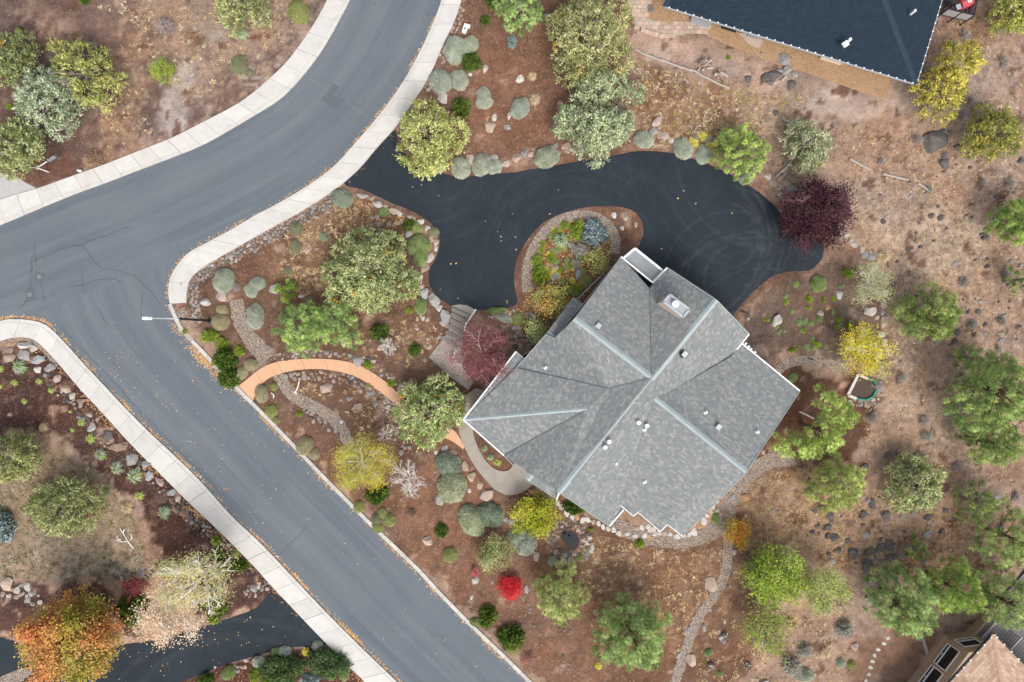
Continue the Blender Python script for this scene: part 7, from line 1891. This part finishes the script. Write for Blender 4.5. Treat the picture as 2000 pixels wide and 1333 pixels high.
# handrails at the steps
for i, pts in enumerate(([(929, 605), (918, 622), (910, 633), (907, 647)], [(890, 683), (886, 695), (885, 703), (897, 713)])):
    r = empty('handrail', gp(*pts[0])); tag(r, ('white handrail along the upper entry steps', 'white handrail beside the landing under the red plum')[i], 'handrail')
    g = Geo(); ps = [gp(x, y, .95) for x, y in pts]
    for a, b in zip(ps, ps[1:]): g.tube(a, b, .05, n=8)
    pp(g, 'rail', MAT['white'], r)
    for p in ps: g = Geo(); g.tube((p.x, p.y, 0), (p.x, p.y, .95), .035, n=8); pp(g, 'post', MAT['white'], r)
r = empty('handrail', gp(1128, 584)); tag(r, 'thin blue-grey metal rail beside the house and island', 'handrail')
g = Geo(); a, b = gp(1128, 584, 1.2), gp(1173, 540, 1.2); g.bar(a, b, .05, .05); pp(g, 'rail', MAT['metal'], r)
for k in range(4):
    p = a.lerp(b, k / 3); g = Geo(); g.tube((p.x, p.y, 0), (p.x, p.y, 1.2), .025, n=6); pp(g, 'post', MAT['metal'], r)
# raised bed
rb = empty('raised_bed', gp(1684, 758)); tag(rb, 'raised planting bed with white boards and green liner', 'planter')
o_ = [(1675, 732), (1706, 744), (1712, 760), (1704, 775), (1690, 782), (1655, 772)]
g = Geo(); g.prism([tuple(gp(*p)[:2]) for p in o_], .05, .22); o = pp(g, 'soil', plain('planting_soil', (.085, .06, .048), 1, .4, 9), rb)
for a, b, m in ((o_[5], o_[0], 'white'), (o_[0], (1694, 740), 'white'), (o_[5], (1672, 779), 'white')):
    g = Geo(); g.bar(gp(*a, .18), gp(*b, .18), .20, .28); pp(g, 'board', plain('pinkish_white_board', (.58, .52, .48), .8, .15), rb)
for a, b in (((1694, 740), o_[1]), (o_[1], o_[2]), (o_[2], o_[3]), (o_[3], o_[4]), (o_[4], (1672, 779))):
    g = Geo(); g.bar(gp(*a, .2), gp(*b, .2), .13, .3); pp(g, 'liner', MAT['green'], rb)
# weathered rails lying on the ground
RAILS = [([(1240, 96), (1270, 110), (1296, 121)], 'weathered rail lying below the paver path, left piece'), ([(1290, 117), (1330, 132), (1352, 140)], 'weathered rail lying below the paver path, middle piece'), ([(1348, 136), (1372, 149), (1398, 162), (1425, 173)], 'weathered rail lying below the firewood heap'),
         ([(1660, 311), (1703, 333)], 'thin weathered rail on the slope, left piece'), ([(1724, 340), (1775, 352)], 'thin weathered rail on the slope, middle piece'), ([(1793, 359), (1816, 375)], 'thin weathered rail on the slope, right piece'), ([(1527, 231), (1552, 250)], 'grey rail end beside the grey-green juniper'),
         ([(1515, 346), (1546, 317)], 'grey pole leaning over the boulders above the turnaround, long one'), ([(1518, 352), (1537, 337)], 'grey pole over the boulders above the turnaround, short one'), ([(1528, 338), (1552, 305)], 'grey pole under the grey-green juniper'),
         ([(1561, 804), (1590, 818)], 'grey pole lying beside the bright pine'), ([(1484, 1336), (1500, 1330)], 'short stick at the bottom edge')]
for pts, lab in RAILS:
    g = Geo(); ps = [gp(x, y, gz(x, y) + .10) for x, y in pts]
    for a, b in zip(ps, ps[1:]):
        m = a.lerp(b, .5) + Vector((rng.uniform(-.08, .08), rng.uniform(-.08, .08), .02)); g.tube(a, m, .085, .075, 7); g.tube(m, b, .075, .07, 7)
    o = g.build('fallen_rail', MAT['wood']); tag(o, lab, 'rail')
def heap(px, py, n, spread, L, lab, ang):
    for i in range(n):
        a = ang + rng.normal() * .35; c = gp(px + rng.uniform(-1, 1) * spread, py + rng.uniform(-1, 1) * spread * .8, gz(px, py) + .12 + .10 * (i % 4))
        d = Vector((math.cos(a), math.sin(a), rng.uniform(-.1, .1))) * L * rng.uniform(.35, .6)
        g = Geo(); g.tube(c - d, c + d, rng.uniform(.07, .12), rng.uniform(.06, .11), 6); s = rng.uniform(.7, 1.5)
        o = g.build('firewood_log', MAT['logs'] if i % 3 else MAT['wood'], None); tag(o, 'split log in the ' + lab, 'log', lab)
heap(1376, 127, 26, 12, .62, 'larger firewood heap below the blue roofed house', .3)
heap(1408, 147, 14, 8, .62, 'smaller firewood heap beside the larger one', -.4)
heap(1531, 160, 2, 12, .7, 'few sticks over the dark outcrop', .9)
# stumps / rotten wood
for px, py, r, lab in ((1414, 1246, 12, 'bleached rotten stump right of the narrow gravel path'), (1389, 1301, 9, 'rotten stump left of the bottom edge bushes'), (1460, 1301, 9, 'rotten stump at the bottom below the green airy tree'), (1511, 1189, 8, 'rotten stump between the two green trees')):
    st = empty('stump', gp(px, py)); tag(st, lab, 'stump')
    g = Geo(); c = gp(px, py, gz(px, py)); n = 12; rr = [r / S * rng.uniform(.6, 1.1) for _ in range(n)]
    ring = [(c.x + rr[i] * math.cos(6.283 * i / n), c.y + rr[i] * .75 * math.sin(6.283 * i / n)) for i in range(n)]
    V = [(x, y, c.z) for x, y in ring] + [(c.x + (x - c.x) * .8, c.y + (y - c.y) * .8, c.z + rng.uniform(.12, .4)) for x, y in ring] + [(c.x, c.y, c.z + .05)]
    g.add(V, [(i, (i + 1) % n, n + (i + 1) % n, n + i) for i in range(n)] + [(n + i, n + (i + 1) % n, 2 * n) for i in range(n)]); pp(g, 'bark_shell', MAT['wood'], st)
    for k in range(7):
        a = rng.uniform(0, 6.28); q = c + Vector((math.cos(a), math.sin(a), 0)) * r / S * rng.uniform(.2, .9) + up * .2
        g = Geo(); g.bar(q, q + Vector((rng.uniform(-.25, .25), rng.uniform(-.25, .25), .1)), .06, .05); pp(g, 'splinter', MAT['wood'] if k % 2 else MAT['bark'], st)
# bleached dead branch
db_ = empty('dead_branch', gp(260, 1072)); tag(db_, 'bleached white dead branch forking on dry ground', 'branch')
sg2 = []
def seg(pts, r0, r1):
    ps = [tuple(gp(x, y, .15 + .25 * i / len(pts))) for i, (x, y) in enumerate(pts)]
    for i in range(len(ps) - 1): sg2.append((ps[i], ps[i + 1], r0 + (r1 - r0) * i / len(ps), r0 + (r1 - r0) * (i + 1) / len(ps)))
seg([(261, 1072), (254, 1063), (249, 1057)], .06, .05); seg([(249, 1057), (243, 1046), (236, 1036), (234, 1032)], .045, .02); seg([(243, 1046), (240, 1040), (243, 1034)], .06, .03)
seg([(249, 1057), (240, 1059), (232, 1056), (226, 1057)], .045, .02); seg([(232, 1056), (229, 1049), (231, 1046)], .05, .03); seg([(251, 1059), (257, 1052), (258, 1047), (255, 1044)], .045, .02); seg([(238, 1059), (234, 1053), (228, 1052)], .05, .03)
o = dobj('limb', tubes_mesh(sg2, 6, 'limb', MAT['whitebark']), db_); o.matrix_parent_inverse = Matrix.Translation(-db_.location)
for k, pts in enumerate(([(584, 745), (582, 756), (577, 766), (580, 770), (572, 765)], [(530, 768), (535, 772), (534, 778)])):
    r = empty('driftwood', gp(*pts[0])); tag(r, ('pale curled driftwood beside the winding gravel path', 'short pale driftwood near the tan mound')[k], 'driftwood')
    g = Geo(); ps = [gp(x, y, gz(x, y) + .12) for x, y in pts]
    for a, b in zip(ps, ps[1:]): g.tube(a, b, .055, .045, 7)
    pp(g, 'limb', MAT['whitebark'], r)
for px, py, lab in ((1488, 700, 'dark low path light left above the short gravel path'), (1583, 702, 'dark low path light on the short gravel path'), (1453, 611, 'dark low stake by the roof corner')):
    g = Geo(); c = gp(px, py); g.bar(c + up * .2 + Vector((-.3, .1, 0)), c + up * .2 + Vector((.3, -.1, 0)), .06, .06); g.tube(c, c + up * .2, .03, n=6); o = g.build('path_light', MAT['dark']); tag(o, lab, 'path light')
# red paint mark at the sidewalk end
for a, b in (((349, 600), (357, 594)), ((352, 594), (356, 598))):
    g = Geo(); g.bar(gp(*a, .142), gp(*b, .142), .06, .004); o = g.build('paint_mark', plain('red_marking', (.6, .10, .07), .8), None); tag(o, 'red utility paint stroke at the end of the sidewalk', 'paint mark', 'red paint strokes')

# ---------------------------------------------------------------- loose litter and dry grass: too many to count
def litter(name, pts, cols, L, W, label, zoff=.012, tilt=.25, z=None):
    pts = np.asarray(pts, float); n = len(pts)
    P = np.stack([(pts[:, 0] - 1000) / S, (666.5 - pts[:, 1]) / S, (z if z is not None else np.array([gz(x, y) for x, y in pts])) + np.zeros(n) + zoff], 1)
    D = unit(np.concatenate([rng.normal(size=(n, 2)), rng.normal(size=(n, 1)) * tilt], 1))
    s = unit(np.cross(D, [0, 0, 1]) + rng.normal(size=(n, 3)) * .2); L_ = rng.uniform(.6, 1.3, n)[:, None] * L; W_ = rng.uniform(.6, 1.3, n)[:, None] * W
    m = P + D * L_ * .5; V = np.stack([P, m + s * W_ * .5, P + D * L_, m - s * W_ * .5], 1); V[..., 2] = np.maximum(V[..., 2], P[:, None, 2] * 0 + P[:, None, 2] - .004)
    C = np.asarray(cols)[rng.integers(0, len(cols), n)] * rng.uniform(.75, 1.2, (n, 1))
    o = dobj(name, polys_mesh(name, V, np.clip(C, 0, 1), MAT['leafplain'])); tag(o, label, kind='stuff'); return o
ORG = [(.62, .34, .15), (.55, .26, .10), (.68, .45, .25), (.45, .24, .12), (.70, .50, .22)]
def along(poly, n, off, sd, t0=0, t1=1, clump=True):
    c = resample(poly, 400); i0, i1 = int(t0 * 399), int(t1 * 399)
    w = np.convolve(rng.random(400) ** 3, np.ones(9) / 9, 'same')[i0:i1 + 1]; w = w ** 2.2
    i = i0 + rng.choice(i1 - i0 + 1, n, p=w / w.sum()); i = np.clip(i, 1, 398)
    t = c[i + 1] - c[i - 1]; t /= np.linalg.norm(t, axis=1)[:, None]; nn = np.stack([-t[:, 1], t[:, 0]], 1)
    return c[i] + t * rng.uniform(-1.5, 1.5, (n, 1)) + nn * (off + np.abs(rng.normal(size=(n, 1))) * sd * np.sign(off))
road_l = [along(SW_IN, 1700, -2.0, 2.6, .17, .95), along(NW_IN, 900, -1.5, 2.2, .2, .9), along(E_IN, 600, 1.5, 2.0, .05, 1), along(KERB, 700, 5.0, 2.6, 0, 1), along(KERB, 500, 5, 8, .02, .16)]
SWROAD = np.concatenate([SW_IN[20:], KERB[::-1]])
road_l.append(np.array(scatter(np.asarray([(60, 625), (340, 600), (470, 770), (1000, 1330), (790, 1330), (300, 845), (160, 700)]), 90)))
road_l.append(np.array(scatter(np.asarray([(160, 690), (250, 660), (420, 900), (560, 1080), (480, 1020), (300, 840)]), 80)))
rp = np.concatenate(road_l); rp = rp[inpoly(rp[:, 0], rp[:, 1], ROADPOLY)]
litter('fallen_leaves', rp, ORG, .115, .085, 'orange fallen leaves drifted along the kerbs and over the street', .034, .15, z=0.0)
dl_ = np.array(scatter(np.asarray(DRIVE), 16)); dl_ = dl_[~inpoly(dl_[:, 0], dl_[:, 1], HOUSE_FP)]
litter('fallen_leaves', np.concatenate([dl_, [(1076, 418), (1000, 417), (978, 461), (1092, 371), (1326, 388), (1357, 400), (1429, 416), (1072, 590), (988, 588), (989, 591)]]), [(.75, .50, .18), (.70, .42, .15)], .15, .12, 'few yellow leaves lying on the dark driveway', .04, .15, z=0.0)
sw = np.concatenate([along(SW_OUT, 1000, 2.5, 6, .17, .9), along(E_OUT, 350, -3, 4, .3, 1)])
sw = sw[~inpoly(sw[:, 0], sw[:, 1], np.concatenate([SW_OUT, SW_IN[::-1]]))]
litter('fallen_leaves', sw, ORG, .11, .08, 'orange fallen leaves on the mulch behind the sidewalks', .02)
isl = np.array(scatter(np.asarray([(1030, 560), (1042, 480), (1090, 435), (1170, 420), (1205, 470), (1200, 500), (1110, 620), (1040, 660), (1000, 640), (990, 610), (1020, 600)]), 1700))
litter('fallen_leaves', isl, [(.72, .44, .06), (.66, .34, .05), (.70, .50, .12), (.5, .24, .06)], .12, .09, 'golden fallen leaves under the island shrubs', .03)
litter('fallen_leaves', np.array(scatter(np.asarray([(60, 1275), (240, 1265), (500, 1195), (600, 1240), (440, 1292), (250, 1340), (100, 1340)]), 55)), ORG, .12, .09, 'tan leaves scattered on the lower driveway', .04, .15, z=0.0)
litter('fallen_leaves', np.array(scatter(np.asarray([(840, 700), (880, 650), (930, 640), (930, 740), (890, 770)]), 280)), [(.13, .03, .04), (.22, .05, .06)], .10, .07, 'dark red leaves dropped on the entry landing', .065, .15, z=0.0)
litter('fallen_leaves', np.array(scatter(np.asarray([(340, 1340), (480, 1290), (640, 1262), (740, 1345), (600, 1345)]), 700)), [(.35, .15, .09), (.5, .28, .18), (.25, .10, .06)], .12, .09, 'rusty leaves covering the lower bed', .02)
# dry grass tufts and straw
def tufts(name, polys, cols, L, label, blades=14, w=.026):
    pts = np.concatenate([np.array(scatter(np.asarray(p), n)) for p, n in polys])
    pts = pts[~np.any([inpoly(pts[:, 0], pts[:, 1], hp_) for hp_ in HARD], axis=0)]
    n = len(pts); z = np.array([gz(x, y) for x, y in pts])
    B = np.stack([(pts[:, 0] - 1000) / S, (666.5 - pts[:, 1]) / S, z - .01], 1); sc = rng.uniform(.5, 1.4, n)
    P = np.repeat(B, blades, 0); m = len(P); k = np.repeat(sc, blades)
    P[:, :2] += rng.normal(size=(m, 2)) * (.05 * k)[:, None]
    D = unit(rng.normal(size=(m, 3)) * [1, 1, .35] + [0, 0, .55])
    cc = np.asarray(cols)[rng.integers(0, len(cols), n)] * rng.uniform(.7, 1.2, (n, 1)); C = np.repeat(cc, blades, 0) * rng.uniform(.8, 1.2, (m, 1))
    V = leaf_quads(P, D, rng.uniform(.6, 1.3, m) * L * k, np.full(m, w * 2))
    o = dobj(name, polys_mesh(name, V, np.clip(C, 0, 1), MAT['leafplain'])); tag(o, label, kind='stuff')
STR = [(.56, .43, .27), (.66, .55, .38), (.44, .31, .18), (.54, .39, .22)]
tufts('dry_grass', [([(250, 20), (620, -10), (520, 140), (380, 190), (280, 130)], 330), ([(200, 100), (270, 80), (300, 260), (200, 300)], 110), ([(120, -10), (400, -10), (300, 60)], 50)], STR, .17, 'straw coloured dry grass on the bare outer lot')
tufts('dry_grass', [([(1230, 115), (1480, 190), (1500, 280), (1250, 290)], 620), ([(1420, 170), (1560, 190), (1620, 330), (1500, 330)], 260)], STR + [(.42, .36, .12)], .17, 'straw grass above the driveway between junipers and dusty yard')
tufts('dry_grass', [([(1560, 240), (1800, 250), (1990, 200), (1990, 640), (1740, 700), (1690, 480), (1640, 340)], 1700), ([(1640, 640), (1990, 640), (1990, 1000), (1700, 930)], 900), ([(1780, 30), (1995, 30), (1995, 220), (1800, 220)], 350)], STR + [(.44, .30, .19)], .13, 'thin dry grass over the eastern slope')
tufts('dry_grass', [([(1460, 940), (1600, 900), (1740, 970), (1900, 1000), (1880, 1120), (1700, 1130), (1560, 1080), (1440, 1080)], 1300)], [(.52, .34, .17), (.62, .47, .28), (.42, .25, .12), (.54, .43, .20)], .15, 'tawny dry grass around the lava rocks')
tufts('dry_grass', [([(1150, 1050), (1430, 1060), (1420, 1140), (1330, 1290), (1160, 1280), (1130, 1090)], 460), ([(540, 440), (670, 380), (820, 430), (700, 470), (640, 560), (560, 590)], 420), ([(560, 745), (760, 770), (800, 850), (700, 850), (600, 790)], 90), ([(1440, 1100), (1660, 1150), (1660, 1330), (1340, 1330)], 260), ([(640, 660), (760, 640), (830, 610), (870, 660), (800, 720)], 90)], [(.60, .45, .26), (.70, .55, .34), (.50, .34, .17)], .20, 'tufts of tan dry grass on the mulched lot')
tufts('dry_grass', [([(-10, 900), (60, 860), (210, 930), (300, 1080), (260, 1140), (-10, 1130)], 900)], [(.38, .32, .20), (.34, .26, .16), (.30, .29, .13), (.44, .38, .26)], .22, 'greyish dry grass in the lower left lot')
# bark chips on the mulch
def chips(polys, cols, label):
    pts = np.concatenate([np.array(scatter(np.asarray(p), n)) for p, n in polys]); pts = pts[~np.any([inpoly(pts[:, 0], pts[:, 1], hp_) for hp_ in HARD], axis=0)]
    litter('bark_chips', pts, cols, .16, .05, label, .012, .2)
chips([([(460, 760), (900, 880), (1060, 1000), (1200, 1050), (1180, 1330), (1060, 1330)], 5200), ([(380, 540), (660, 390), (850, 470), (860, 640), (640, 700), (460, 740)], 2600), ([(900, 0), (1090, 0), (1200, 300), (870, 330), (790, 230)], 3400), ([(1200, 1060), (1420, 1060), (1340, 1330), (1180, 1330)], 1200)], [(.26, .13, .08), (.10, .05, .032), (.34, .19, .12), (.18, .09, .06), (.42, .28, .19)], 'bark chips covering the mulched beds')
chips([([(0, 690), (110, 740), (250, 900), (500, 1110), (380, 1110), (260, 960), (120, 850), (0, 850)], 2600)], [(.17, .08, .055), (.055, .03, .025), (.24, .14, .10)], 'dark bark chips in the lower left bed')
